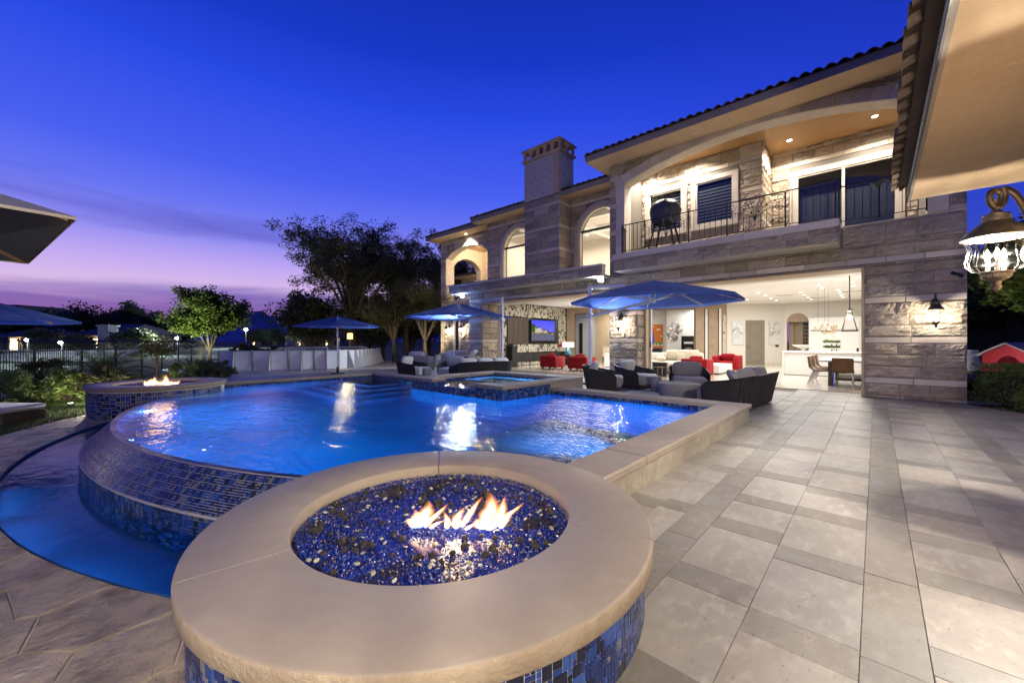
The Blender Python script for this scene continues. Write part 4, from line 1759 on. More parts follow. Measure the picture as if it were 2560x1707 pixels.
for (x, y) in ((-9.3, 15.9), (-7.6, 16.5), (-9.2, 18.3), (-7.4, 18.5), (-12.2, 16.2), (-11.4, 18.4)):
    downlight(x, y, 6.99)
lamp('AREA', 'gallery_lamp', (-10.5, 16.8, 6.6), 74, (1, .87, .66), parent=HOUSE, rot=(0, 0, 0), size=(6.5, 4))
o = lamp('POINT', 'gallery_lamp', (-9.0, 17.2, 5.3), 14, (1, .87, .66), .3, HOUSE)
q = MB()
q.pillow((-7.6, 19.52, 5.0), (1.9, .08, 1.3), p=1.0)
q.build('oval_niche', M['ceil'], HOUSE, world=True, smooth=True)

# chimney
hb('chimney_core', [(-11.15, -9.35, 13.02, 14.0, 3.5, 8.94)], M['mortar'])
blocks(F_front(13.0), -11.17, -9.33, 3.6, 7.24, seed=19, rough=.35)
blocks(F_right(-9.33), 13.0, 14.0, 3.6, 7.24, seed=20, rough=.35)
q = MB()
q.box(-11.17, -9.6, 12.995, 13.02, 7.26, 8.90)
q.box(-9.33, -9.325, 13.03, 13.99, 7.26, 8.90)
for i in range(7):
    for j in range(8):
        if (i + j) % 2 == 0:
            s_ = .03
            x_, z_ = -11.0 + i * .21, 7.42 + j * .19
            q.add([(x_ - s_, 12.99, z_), (x_, 12.99, z_ - s_), (x_ + s_, 12.99, z_), (x_, 12.99, z_ + s_)], [(0, 1, 2, 3)], 1)
            y_ = 13.1 + i * .14
            q.add([(-9.32, y_ - s_, z_), (-9.32, y_, z_ - s_), (-9.32, y_ + s_, z_), (-9.32, y_, z_ + s_)], [(0, 1, 2, 3)], 1)
ch = q.build('chimney_panel', [M['trim'], M['darkmetal']], HOUSE, world=True)
q = MB()
q.box(-9.6, -9.327, 12.97, 13.02, 7.26, 8.93)
q.box(-9.62, -9.327, 13.02, 13.1, 7.26, 8.93)
q.build('quoin', M['beige'], HOUSE, world=True)
cap = MB()
cap.box(-11.25, -9.25, 12.92, 14.08, 8.93, 9.0)
cap.box(-11.27, -9.23, 12.90, 14.10, 9.37, 9.43)
cap.prism([(-11.20, 12.97), (-9.30, 12.97), (-9.30, 14.03), (-11.20, 14.03)], 9.43, 9.47)


def arcade(a0, a1, n, fx):
    w = (a1 - a0) / n
    for i in range(n):
        s0 = a0 + i * w
        p = .075
        for (u0, u1) in ((s0, s0 + p), (s0 + w - p, s0 + w)):
            fx([(u0, 9.0), (u1, 9.0), (u1, 9.37), (u0, 9.37)])
        m_ = 8
        c_, r_ = s0 + w / 2, w / 2 - p
        for k in range(m_):
            t0_, t1_ = PI * k / m_, PI * (k + 1) / m_
            fx([(c_ - r_ * math.cos(t0_), 9.24 + min(.11, r_) * math.sin(t0_)), (c_ - r_ * math.cos(t1_), 9.24 + min(.11, r_) * math.sin(t1_)), (c_ - r_ * math.cos(t1_), 9.37), (c_ - r_ * math.cos(t0_), 9.37)])


for y0_ in (12.97, 13.95):
    arcade(-11.2, -9.3, 5, lambda p, y0_=y0_: cap.add([(s_, y0_, z_) for s_, z_ in p] + [(s_, y0_ + .08, z_) for s_, z_ in p], [(0, 1, 2, 3), (7, 6, 5, 4), (0, 4, 5, 1), (1, 5, 6, 2), (2, 6, 7, 3), (3, 7, 4, 0)]))
for x0_ in (-11.2, -9.38):
    arcade(13.05, 13.95, 2, lambda p, x0_=x0_: cap.add([(x0_, s_, z_) for s_, z_ in p] + [(x0_ + .08, s_, z_) for s_, z_ in p], [(0, 3, 2, 1), (4, 5, 6, 7), (0, 1, 5, 4), (1, 2, 6, 5), (2, 3, 7, 6), (3, 0, 4, 7)]))
cap.build('chimney_cap', M['stucco'], HOUSE, world=True)
q = MB()
q.lathe([(.16, 9.0), (.16, 9.22), (.2, 9.25)], 14, (-10.25, 13.5, 0))
q.build('flue', M['darkmetal'], HOUSE, world=True)

# ---- far left block
LARC = (-18.35, -14.9, 6.05, .5)
arch_wall('left_wall', -18.83, -14.3, 14.42, 14.9, 3.5, 7.1, *LARC, M['trim'], 3.62)
blocks(F_front(14.4), -18.83, -14.3, 3.6, 7.1, arches=[(*LARC, .02, 3.62)], seed=21)
hb('left_wall_lower', wall_boxes(-18.83, -14.15, 14.42, 14.9, 0, 3.55, [(-17.6, -17.17, 0, 2.5)]), M['mortar'])
blocks(F_front(14.4), -18.83, -14.15, 0, 3.55, holes=[(-17.72, -17.05, -1, 2.62)], seed=22)
hb('left_side', [(-18.82, -18.4, 14.9, 15.05, 3.6, 7.1), (-18.82, -18.4, 17.2, 18.2, 3.6, 7.1), (-18.82, -18.4, 14.9, 18.2, 0, 3.6), (-18.83, -14.2, 14.9, 18.2, 3.4, 3.601)], M['trim'])
q = MB()
pts = arch_pts(15.05, 17.2, 5.75, .55, 20)
for i in range(20):
    (xA, zA), (xB, zB) = pts[i], pts[i + 1]
    q.add([(-18.4, xA, zA), (-18.4, xB, zB), (-18.4, xB, 7.1), (-18.4, xA, 7.1), (-18.82, xA, zA), (-18.82, xB, zB)], [(0, 1, 2, 3), (4, 5, 1, 0)])
q.build('side_arch', M['trim'], HOUSE, world=True)
hb('loggia_back', [(-18.4, -14.3, 17.4, 17.8, 3.6, 7.0)], M['trim'])
hb('loggia_ceiling', [(-18.4, -14.3, 14.9, 17.4, 6.95, 7.05)], M['wood'])
fr_ = frame_rect(HOUSE, -17.6, -17.17, .02, 2.5, 14.42, .1, .05, M['trim'], 'side_door')
q = MB()
q.box(-17.6, -17.17, 14.5, 14.51, .02, 2.5)
q.build('pane', M['darkglass'], fr_)
lamp('POINT', 'loggia_lamp', (-16.6, 16.0, 6.6), 45, (1, .78, .50), .08, HOUSE)
downlight(-16.6, 16.1, 6.94)
# farther wing seen through the loggia
hb('rear_wing', [(-23.6, -18.9, 20.0, 27, 0, 6.1)], M['trim'])
hb('rear_eave', [(-24.0, -18.9, 19.3, 27.4, 6.1, 6.15)], M['stucco'])
hb('rear_roof', [(-24.02, -18.9, 19.28, 27.4, 6.151, 6.32)], M['tile_roof'])
lamp('SPOT', 'rear_lamp', (-22.0, 19.6, 6.05), 60, WARM2, .05, HOUSE, rot=(0, 0, 0), spot=110)

# ---- roofs: soffit, fascia, slope and a row of barrel tiles along each eave
tile = MB()
for k in range(9):
    pass
nA = 8
prof = [(-.115 + .23 * k / nA, .075 * math.sin(PI * k / nA)) for k in range(nA + 1)]
vs = []
for (yy, zz, sc) in ((0, 0, 1.05), (.42, .14, .9)):
    vs += [(p[0] * sc, yy, p[1] * sc + zz) for p in prof]
    vs += [(p[0] * sc * .8, yy, p[1] * sc * .78 + zz - .004) for p in prof]
w_ = nA + 1
fs = []
for k in range(nA):
    fs.append((k, k + 1, 2 * w_ + k + 1, 2 * w_ + k))
    fs.append((w_ + k + 1, w_ + k, 3 * w_ + k, 3 * w_ + k + 1))
    fs.append((k + 1, k, w_ + k, w_ + k + 1))
tile.add(vs, fs)
tile_me = tile.mesh('roof_tile', M['tile_roof'], True, .8)


def roof(x0, x1, ye, yb, zs, left_hip=True, right_hip=True, tiles_at=None, slope=.30, th=.16):
    hb('soffit', [(x0 + .02, x1 - .02, ye + .03, yb, zs - .03, zs)], M['stucco'])
    hb('fascia', [(x0, x1, ye, ye + .03, zs - .035, zs + th)] + ([(x0 - .001, x0 + .02, ye + .03, yb, zs - .034, zs + th)] if left_hip else []), M['fascia'])
    D = 5.0
    q = MB()
    zt = zs + th + .005
    xl, xr = (x0 + (D if left_hip else 0)), (x1 - (D if right_hip else 0))
    if xl > xr:
        xl = xr = (xl + xr) / 2
    q.add([(x0 - .02, ye - .03, zt), (x1 + .02, ye - .03, zt), (xr, ye + D, zt + D * slope), (xl, ye + D, zt + D * slope)], [(0, 1, 2, 3)])
    q.add([(x0 - .02, ye - .03, zt), (xl, ye + D, zt + D * slope), (x0 - .02, yb + D, zt)], [(0, 1, 2)])
    q.add([(x1 + .02, ye - .03, zt), (x1 + .02, yb + D, zt), (xr, ye + D, zt + D * slope)], [(0, 1, 2)])
    q.build('roof_slope', M['tile_roof'], HOUSE, world=True)
    field = MB()
    for (ta, tb) in (tiles_at or [(x0, x1)]):
        n_ = max(1, round((tb - ta) / .235))
        for i in range(n_):
            xx = ta + (i + .5) * (tb - ta) / n_
            o = obj('roof_tile', tile_me, HOUSE)
            o.location = Vector((xx, ye - .09 + rnd.uniform(-.012, .012), zt - .012 + rnd.uniform(-.006, .006))) - WL[HOUSE.name]
            o.rotation_euler = (rnd.uniform(-.03, .03), 0, rnd.uniform(-.02, .02))
            if i % 1 == 0:
                for row in range(1, 8):
                    dy = row * .36
                    if (left_hip and xx - x0 < dy) or (right_hip and x1 - xx < dy):
                        continue
                    field.add([(a_ + xx, b_ + ye - .09 + dy, c_ + zt - .012 + dy * slope) for a_, b_, c_ in tile.v], tile.f)
    if left_hip:
        for i in range(6):
            o = obj('roof_tile', tile_me, HOUSE)
            o.location = Vector((x0 - .07, ye + .15 + i * .235, zt - .012)) - WL[HOUSE.name]
            o.rotation_euler = (0, 0, -PI / 2)
    tag(field.build('roof_tiling', M['tile_roof'], HOUSE, world=True, smooth=True, ang=.8), kind='stuff')


roof(-7.26, 1.95, 11.6, 13.0, 7.37)
hb('soffit', [(-7.24, -6.84, 13.0, 14.5, 7.34, 7.37)], M['stucco'])
roof(-14.75, -6.9, 13.1, 14.1, 7.16, True, False, [(-14.75, -11.22), (-9.28, -7.2)])
roof(-19.2, -14.3, 13.6, 14.9, 7.12, True, False)
downlight(-16.3, 14.15, 7.09, .06)
o = lamp('SPOT', 'soffit_lamp', (-16.3, 14.12, 7.05), 50, WARM2, .03, HOUSE, rot=(0, 0, 0), spot=120)
q = MB()
q.lathe([(.07, 0), (.06, -.02), (.02, -.03), (0, -.03)], 14, (-3.85, 12.05, 7.34))
q.build('speaker_disc', M['white'], HOUSE, world=True)

for (x, y) in ((-1.93, 14.45), (-.03, 14.45), (-4.45, 13.35), (-5.9, 13.3)):
    downlight(x, y, 7.339, .065)
    lamp('SPOT', 'balcony_lamp', (x, y, 7.30), 60, WARM2, .04, HOUSE, rot=(0, 0, 0), spot=150, blend=.6)

# ---- wrought iron balcony railing
def railing(xs, y, z0, z1, panels=(), label=None):
    q = MB()
    q.bar((xs[0], y, z1), (xs[-1], y, z1), .035, .022)
    q.bar((xs[0], y, z0), (xs[-1], y, z0), .022, .016)
    R_ = q.build('railing', M['iron'], HOUSE, world=True)
    for x_ in xs:
        p_ = MB()
        p_.bar((x_, y, z0 - .06), (x_, y, z1), .03)
        p_.build('post', M['iron'], R_)
    knob = MB()
    knob.lathe([(0, -.03), (.012, -.015), (.013, 0), (.012, .015), (0, .03)], 8)
    for i in range(len(xs) - 1):
        a_, b_ = xs[i], xs[i + 1]
        n_ = max(2, round((b_ - a_) / .135))
        scroll = i in panels
        for k in range(1, n_):
            x_ = a_ + (b_ - a_) * k / n_
            p_ = MB()
            top = z1
            if scroll:
                top = z0 + (z1 - z0) * (.34 + .5 * abs(2 * k / n_ - 1))
            p_.bar((x_, y, z0), (x_, y, top), .0125)
            if k % 2 == 0:
                zz = z0 + (z1 - z0) * (.45 if not scroll else .25)
                p_.v.extend([]) if False else p_.add([(vx + x_, vy + y, vz + zz) for vx, vy, vz in knob.v], knob.f)
            p_.build('baluster', M['iron'], R_)
        if scroll:
            c_ = (a_ + b_) / 2
            h_ = z1 - z0
            w2 = (b_ - a_) / 2
            s_ = MB()

            def spiral(cx0, cz0, r0, turns, a_start, sgn):
                return [(cx0 + sgn * r0 * (1 - .8 * t / 24) * math.cos(a_start + turns * 2 * PI * t / 24), y, cz0 + r0 * (1 - .8 * t / 24) * math.sin(a_start + turns * 2 * PI * t / 24)) for t in range(25)]
            for sg in (-1, 1):
                for (dx, dz, bend) in ((.35, .92, .10), (.55, .80, .16), (.78, .62, .22), (.18, .97, .05)):
                    pts = [(c_ + sg * w2 * dx * (t / 10) ** 1.25, y - .004, z0 + h_ * (.28 + (dz - .28) * (t / 10) ** .85) + bend * h_ * .3 * math.sin(PI * t / 10)) for t in range(11)]
                    s_.tube(pts, .0075, 5)
                s_.tube(spiral(c_ + sg * w2 * .83, z0 + h_ * .84, h_ * .14, 1.5, PI, sg), .007, 5)
                s_.tube(spiral(c_ + sg * w2 * .83, z0 + h_ * .58, h_ * .13, 1.5, PI / 2, sg), .007, 5)
                s_.tube(spiral(c_ + sg * w2 * .20, z0 + h_ * .16, h_ * .13, 1.6, PI, sg), .007, 5)
                s_.tube(spiral(c_ + sg * w2 * .86, z0 + h_ * .14, h_ * .10, 1.4, PI, -sg), .007, 5)
                s_.tube([(c_ + sg * w2 * (.35 + .6 * t / 10), y, z0 + h_ * (.03 + .2 * math.sin(PI * .75 * t / 10))) for t in range(11)], .007, 5)
                for (lx, lz) in ((.22, .78), (.40, .70), (.12, .55), (.30, .95)):
                    x_, z_ = c_ + sg * w2 * lx, z0 + h_ * lz
                    s_.add([(x_, y - .006, z_ - .035), (x_ + .02, y - .006, z_), (x_, y - .006, z_ + .035), (x_ - .02, y - .006, z_), (x_, y + .006, z_)], [(0, 1, 2, 3), (0, 4, 1), (1, 4, 2), (2, 4, 3), (3, 4, 0)])
            s_.build('scrollwork', M['iron'], R_)
    return R_


railing([-5.99, -5.23, -3.94, -2.95, -1.65, -.69], 11.76, 4.17, 4.99, panels=(1, 3))
railing([-.66, .05, .80], 12.35, 4.17, 4.99)
railing([-18.35, -17.2, -15.9, -14.9], 14.46, 3.7, 4.5, panels=(1,))
q = MB()
q.bar((-5.99, 11.76, 4.99), (-6.2, 12.46, 4.99), .035, .022)
q.bar((-5.99, 11.76, 4.17), (-6.2, 12.46, 4.17), .022, .016)
for k in range(1, 6):
    q.bar((-5.99 - .21 * k / 6, 11.76 + .7 * k / 6, 4.17), (-5.99 - .21 * k / 6, 11.76 + .7 * k / 6, 4.99), .0125)
q.build('railing_return', M['iron'], HOUSE, world=True)

# ---- ground floor rooms
hb('floor', [(-14.3, 1.2, 13.2, 31, -.06, .003)], M['floor'])
hb('threshold', [(-13.28, -6.86, 13.2, 13.235, .002, .010), (-5.83, -.21, 13.2, 13.235, .002, .010)], M['darkmetal'])
hb('ceiling', [(-14.3, 1.2, 13.21, 31, 3.35, 3.42)], M['ceil'])
hb('ceiling_drop', [(-14.3, -6.9, 13.21, 13.9, 3.03, 3.349), (-5.8, 1.2, 13.21, 13.75, 3.04, 3.349)], M['ceil'])
hb('tv_wall', [(-14.3, -14.17, 13.75, 20.6, 0, 3.35)], M['blackgloss'])
hb('kitchen_wall', wall_boxes(-3.72, 1.2, 26.1, 26.3, 0, 3.35, [(-3.6, -2.64, 0, 2.35)]) + [(1.1, 1.2, 13.2, 26.1, 0, 3.35)], M['wallpaint'])
# arched niche head
q = MB()
pts = arch_pts(-3.6, -2.64, 2.35, .47, 16)
for i in range(16):
    (xA, zA), (xB, zB) = pts[i], pts[i + 1]
q = MB()
q.box(-3.6, -2.64, 26.8, 26.9, 0, 3.2)
q.build('passage_wall', M['brownwall'], HOUSE, world=True)
q = MB()
for i in range(16):
    (xA, zA), (xB, zB) = pts[i], pts[i + 1]
    q.add([(xA, 26.098, 2.35), (xB, 26.098, 2.35), (xB, 26.098, zB), (xA, 26.098, zA)], [(0, 1, 2, 3)])
q.box(-3.58, -3.35, 26.70, 26.79, .0, 2.3)
q.build('niche_recess', M['brownwall'], HOUSE, world=True)
q = MB()
for i in range(3):
    for j in range(7):
        q.box(-2.95 + i * .10, -2.87 + i * .10, 26.74, 26.79, .95 + j * .2, 1.1 + j * .2)
q.build('wall_frames', M['black'], HOUSE, world=True)

ROOM = Matrix.Rotation(math.atan2(3.6, 8.17), 4, 'Z')


def local_part(name, boxes, mat, origin, ang, parent=HOUSE):
    q = MB()
    for b_ in boxes:
        q.box(*b_)
    o = q.build(name, mat, parent)
    o.location = Vector(origin) - (WL[parent.name])
    o.rotation_euler = (0, 0, ang)
    return o


BA = math.atan2(3.6, 8.17)
BO = (-14.2, 20.5, 0)
DA = math.atan2(2.0, 2.33)
DO = (-6.03, 24.1, 0)
local_part('partition_wall', [(0, .54, 0, .3, 0, 3.35), (.54, 4.95, 0, .3, 2.95, 3.35), (2.9, 3.9, 0, .3, 0, 2.95), (4.4, 4.95, 0, .3, 0, 2.95), (4.95, 7.3, 0, .3, 3.12, 3.35), (7.3, 7.81, 0, .5, 0, 3.35), (7.97, 8.5, .0, .5, 0, 3.12), (7.81, 8.93, .01, .49, 3.12, 3.35), (8.64, 8.93, .02, .5, 0, 3.12)], M['brownwall'], BO, BA)
local_part('pilaster', [(7.81, 7.97, .04, .3, 0, 3.12), (8.5, 8.64, .04, .3, 0, 3.12)], M['white'], BO, BA)
local_part('dark_frame', [(.54, .58, -.02, .0, 0, 2.95), (.54, 2.9, -.02, -.001, 2.95, 3.0), (7.29, 7.33, -.02, 0, 0, 3.12), (7.78, 7.82, -.02, 0, 0, 3.12), (7.96, 7.99, -.02, 0, 0, 3.12), (8.47, 8.51, -.02, 0, 0, 3.12), (4.92, 4.95, -.02, 0, 0, 3.12), (4.95, 7.3, -.021, -.001, 3.11, 3.15)], M['darkmetal'], BO, BA)
local_part('rear_wall', [(-.6, 1.3, 4.0, 4.1, 0, 3.35)], M['greywall'], BO, BA)
local_part('rear_wall', [(4.2, 9.5, 4.0, 4.1, 0, 3.35)], M['greywall'], BO, BA)
local_part('wall_pier', [(5.98, 6.98, 3.55, 3.99, 0, 3.35)], M['greywall'], BO, BA)
local_part('rear_wall', [(1.3, 4.2, 4.0, 4.1, 0, 3.35)], M['beige'], BO, BA)
local_part('narrow_door', [(.18, .42, 3.96, 3.999, 0, 2.6)], M['black'], BO, BA)
local_part('door_wall', [(-.02, 3.1, 0, .2, 0, 3.35)], M['wallpaint'], DO, DA)
local_part('baseboard', [(.1, .98, -.015, -.001, 0, .14), (2.02, 3.05, -.015, -.001, 0, .14)], M['trim'], DO, DA)
# taupe panelled door
q = MB()
q.box(.98, 2.0, -.02, .0, .005, 2.46)
for (z0_, z1_) in ((.18, .70), (.85, 1.48), (1.62, 2.26)):
    for (a_, b_, c_, d_) in ((1.16, 1.82, z0_, z0_ + .03), (1.16, 1.82, z1_ - .03, z1_), (1.16, 1.19, z0_ + .03, z1_ - .03), (1.79, 1.82, z0_ + .03, z1_ - .03)):
        q.box(a_, b_, -.04, -.02, c_, d_)
    q.box(1.24, 1.74, -.03, -.02, z0_ + .08, z1_ - .08)
d_ = q.build('door', M['doorgrey'], HOUSE)
d_.location = Vector(DO) - WL[HOUSE.name]
d_.rotation_euler = (0, 0, DA)
q = MB()
q.bar((1.06, -.07, 1.02), (1.17, -.07, 1.02), .018)
q.bar((1.07, -.07, 1.02), (1.07, -.02, 1.02), .018)
q.build('handle', M['black'], d_)
local_part('outlet', [(.62, .70, -.012, -.001, .26, .38), (2.58, 2.76, -.012, -.001, 1.0, 1.12)], M['black'], DO, DA)

# mosaic fireplace surround, pieces of pale and dark stone
fm = [material('pale_chip_stone', (.50, .46, .38), .5), material('mid_chip_stone', (.22, .20, .17), .5), material('dark_chip_stone', (.03, .028, .026), .4)]
r_ = random.Random(21)
cells = []
for (ya, yb, za, zb) in ((14.2, 20.4, 2.63, 3.33), (14.2, 15.08, .05, 2.63), (19.62, 20.4, .7, 2.63), (15.5, 19.6, .72, 1.15), (15.55, 19.6, .03, .20)):
    y = ya
    while y < yb - .03:
        z = za
        wcol = r_.uniform(.05, .085)
        while z < zb - .02:
            hh_ = r_.uniform(.06, .17)
            cells.append((y, min(y + wcol, yb), z, min(z + hh_, zb), r_.choices((0, 1, 2), (60, 18, 22))[0], r_.uniform(.005, .03)))
            z += hh_
        y += wcol
q = MB()
for (ya, yb, za, zb, mi, dpt) in cells:
    q.box(-14.169, -14.165 + dpt, ya + .003, yb - .003, za + .003, zb - .003, mi)
tag(q.build('stone_chip_surround', fm, HOUSE, world=True), kind='stuff')
hb('fire_recess', [(-14.168, -14.15, 15.08, 19.62, 1.15, 2.63)], M['blackgloss'])
q = MB()
for i in range(5):
    q.box(-14.168, -14.10, 15.55 + i * .82, 16.35 + i * .82, .22, .70)
q.build('fire_slot', M['black'], HOUSE, world=True)
q = MB()
for i in range(4):
    q.box(-14.166, -14.13, 15.12 + i * .42, 15.52 + i * .42, 1.18, 2.58)
q.build('cabinet_panel', M['darkwood'], HOUSE, world=True)

for (x, y) in ((-3.65, 19.3), (-3.65, 20.7), (-3.65, 22.1), (-3.65, 23.4), (-4.64, 22.1), (-2.32, 20.4), (-2.32, 21.5), (-2.32, 22.7), (-2.32, 23.9), (-1.52, 18.15), (-1.52, 19.2), (-1.13, 20.4), (-1.13, 21.5), (-1.13, 22.7), (-1.13, 23.8), (-.62, 18.1), (-.62, 19.2), (-9, 16), (-11.5, 16), (-9, 18.5), (-12.5, 18.5), (-5, 16), (-8, 25.5), (-7.5, 27), (-12.5, 24)):
    downlight(x, y, 3.349, .055)
IN = (1.0, .97, .90)
for (x, y, e, sx_, sy_) in ((-2.2, 20.5, 330, 4.5, 7), (-3.2, 15.5, 150, 4, 2.5), (-10, 17, 330, 5, 4), (-7.2, 26.2, 150, 3.5, 2.0), (-12.5, 24.0, 95, 2, 1.5), (-6.6, 20.2, 150, 3, 3)):
    lamp('AREA', 'room_lamp', (x, y, 3.30), e * .21, IN, parent=HOUSE, rot=(0, 0, 0), size=(sx_, sy_))
q = MB()
for (x, y) in ((-3.0, 21.2), (-2.0, 23.4), (-.75, 21.4)):
    q.box(x - .3, x + .3, y - .05, y + .05, 3.338, 3.35)
q.build('air_grille', M['fascia'], HOUSE, world=True)

# glass sliding panels parked beside the second pier
q = MB()
q.box(-5.76, -5.72, 13.22, 13.30, .02, 3.0)
q.box(-5.715, -5.67, 13.24, 13.32, .02, 3.0)
q.build('pocket_door', M['white'], HOUSE, world=True)
hb('door_latch', [(-5.71, -5.675, 13.225, 13.24, 1.1, 1.3)], M['black'])

# ---- stones, largest in view first
BLK.sort(key=lambda b_: (b_[0], b_[1]))
for (_, _, vs, fs, mi, tn) in BLK[:300]:
    q = MB()
    q.add(vs, fs, tint=tn)
    q.build('stone_block', M['band'] if mi else M['stone'], HOUSE, world=True)
q = MB()
for (_, _, vs, fs, mi, tn) in BLK[300:]:
    q.add(vs, fs, mi, tint=tn)
tag(q.build('stonework', [M['stone'], M['band']], HOUSE, world=True), kind='stuff')
# ================================================================== PAVILION (right foreground)
PAV = thing('pavilion', 'near pavilion roof corner with tan stucco soffit and barrel tile edge', 'pavilion', (.95, 2, 0))
SZ = 2.95
q = MB()
q.box(.30, 6.5, -7, 6.55, SZ, SZ + .03)
q.build('soffit', M['stucco'], PAV, world=True)
q = MB()
q.box(.275, .299, -7, 6.575, SZ - .005, SZ + .17)
q.box(.30, 6.5, 6.551, 6.575, SZ - .005, SZ + .17)
q.build('fascia', M['fascia'], PAV, world=True)
q = MB()
q.box(.262, .274, -7, 6.58, SZ - .012, SZ + .018)
q.build('drip_edge', M['darkmetal'], PAV, world=True)
q = MB()
for i in range(16):
    q.lathe([(.006, 0), (.006, .004), (0, .005)], 6)
    k = len(q.v) - 18
    for j in range(k, len(q.v)):
        a_, b_, c_ = q.v[j]
        q.v[j] = (.275 - c_, a_ + 6.2 - i * .55, b_ + SZ + .09 + (.02 if i % 2 else 0))
q.build('nail_heads', M['darkmetal'], PAV, world=True)
q = MB()
q.add([(.2, -7, SZ + .18), (.2, 6.62, SZ + .18), (4, 2.8, SZ + 1.3), (4, -7, SZ + 1.3)], [(0, 3, 2, 1)])
q.add([(.2, 6.62, SZ + .18), (7, 6.62, SZ + .18), (4, 2.8, SZ + 1.3)], [(0, 1, 2)])
q.build('roof_slope', M['tile_roof'], PAV, world=True)
for i in range(46):
    y = 6.55 - i * .225
    if y < -3:
        break
    o = obj('roof_tile', tile_me, PAV)
    o.location = Vector((.13 + rnd.uniform(-.015, .015), y, SZ + .165 + rnd.uniform(-.006, .006))) - WL[PAV.name]
    o.rotation_euler = (0, rnd.uniform(-.03, .03), -PI / 2)
    o.scale = (.98, .8, 1)
for i in range(8):
    o = obj('roof_tile', tile_me, PAV)
    o.location = Vector((.32 + i * .225, 6.70, SZ + .165)) - WL[PAV.name]
    o.rotation_euler = (0, 0, PI)
q = MB()
q.box(.90, 1.15, -6.9, 5.02, 0, SZ)
q.build('wall', M['stucco'], PAV, world=True)

# a camera on the tile edge
SC = thing('security_camera', 'small dark camera poking out from the near roof edge tiles', 'camera', (.17, 6.55, SZ + .2))
q = MB()
q.tube([(.13, 6.5, SZ + .25), (.05, 6.5, SZ + .28)], .018, 8)
q.build('arm', M['black'], SC, world=True)
q = MB()
q.tube([(.07, 6.5, SZ + .29), (-.03, 6.47, SZ + .22)], [.03, .045], 10)
q.build('housing', M['black'], SC, world=True)

# ---- lanterns
M['ray_rib'] = pane_glass('ray_rib_glass', (.4, .385, .35), gloss=.06, rough=.2)
BULB = bulb_glass('candle_bulb', (1.0, .88, .70), 12)
BULB_S = bulb_glass('lantern_bulb', (1.0, .90, .74), 10)


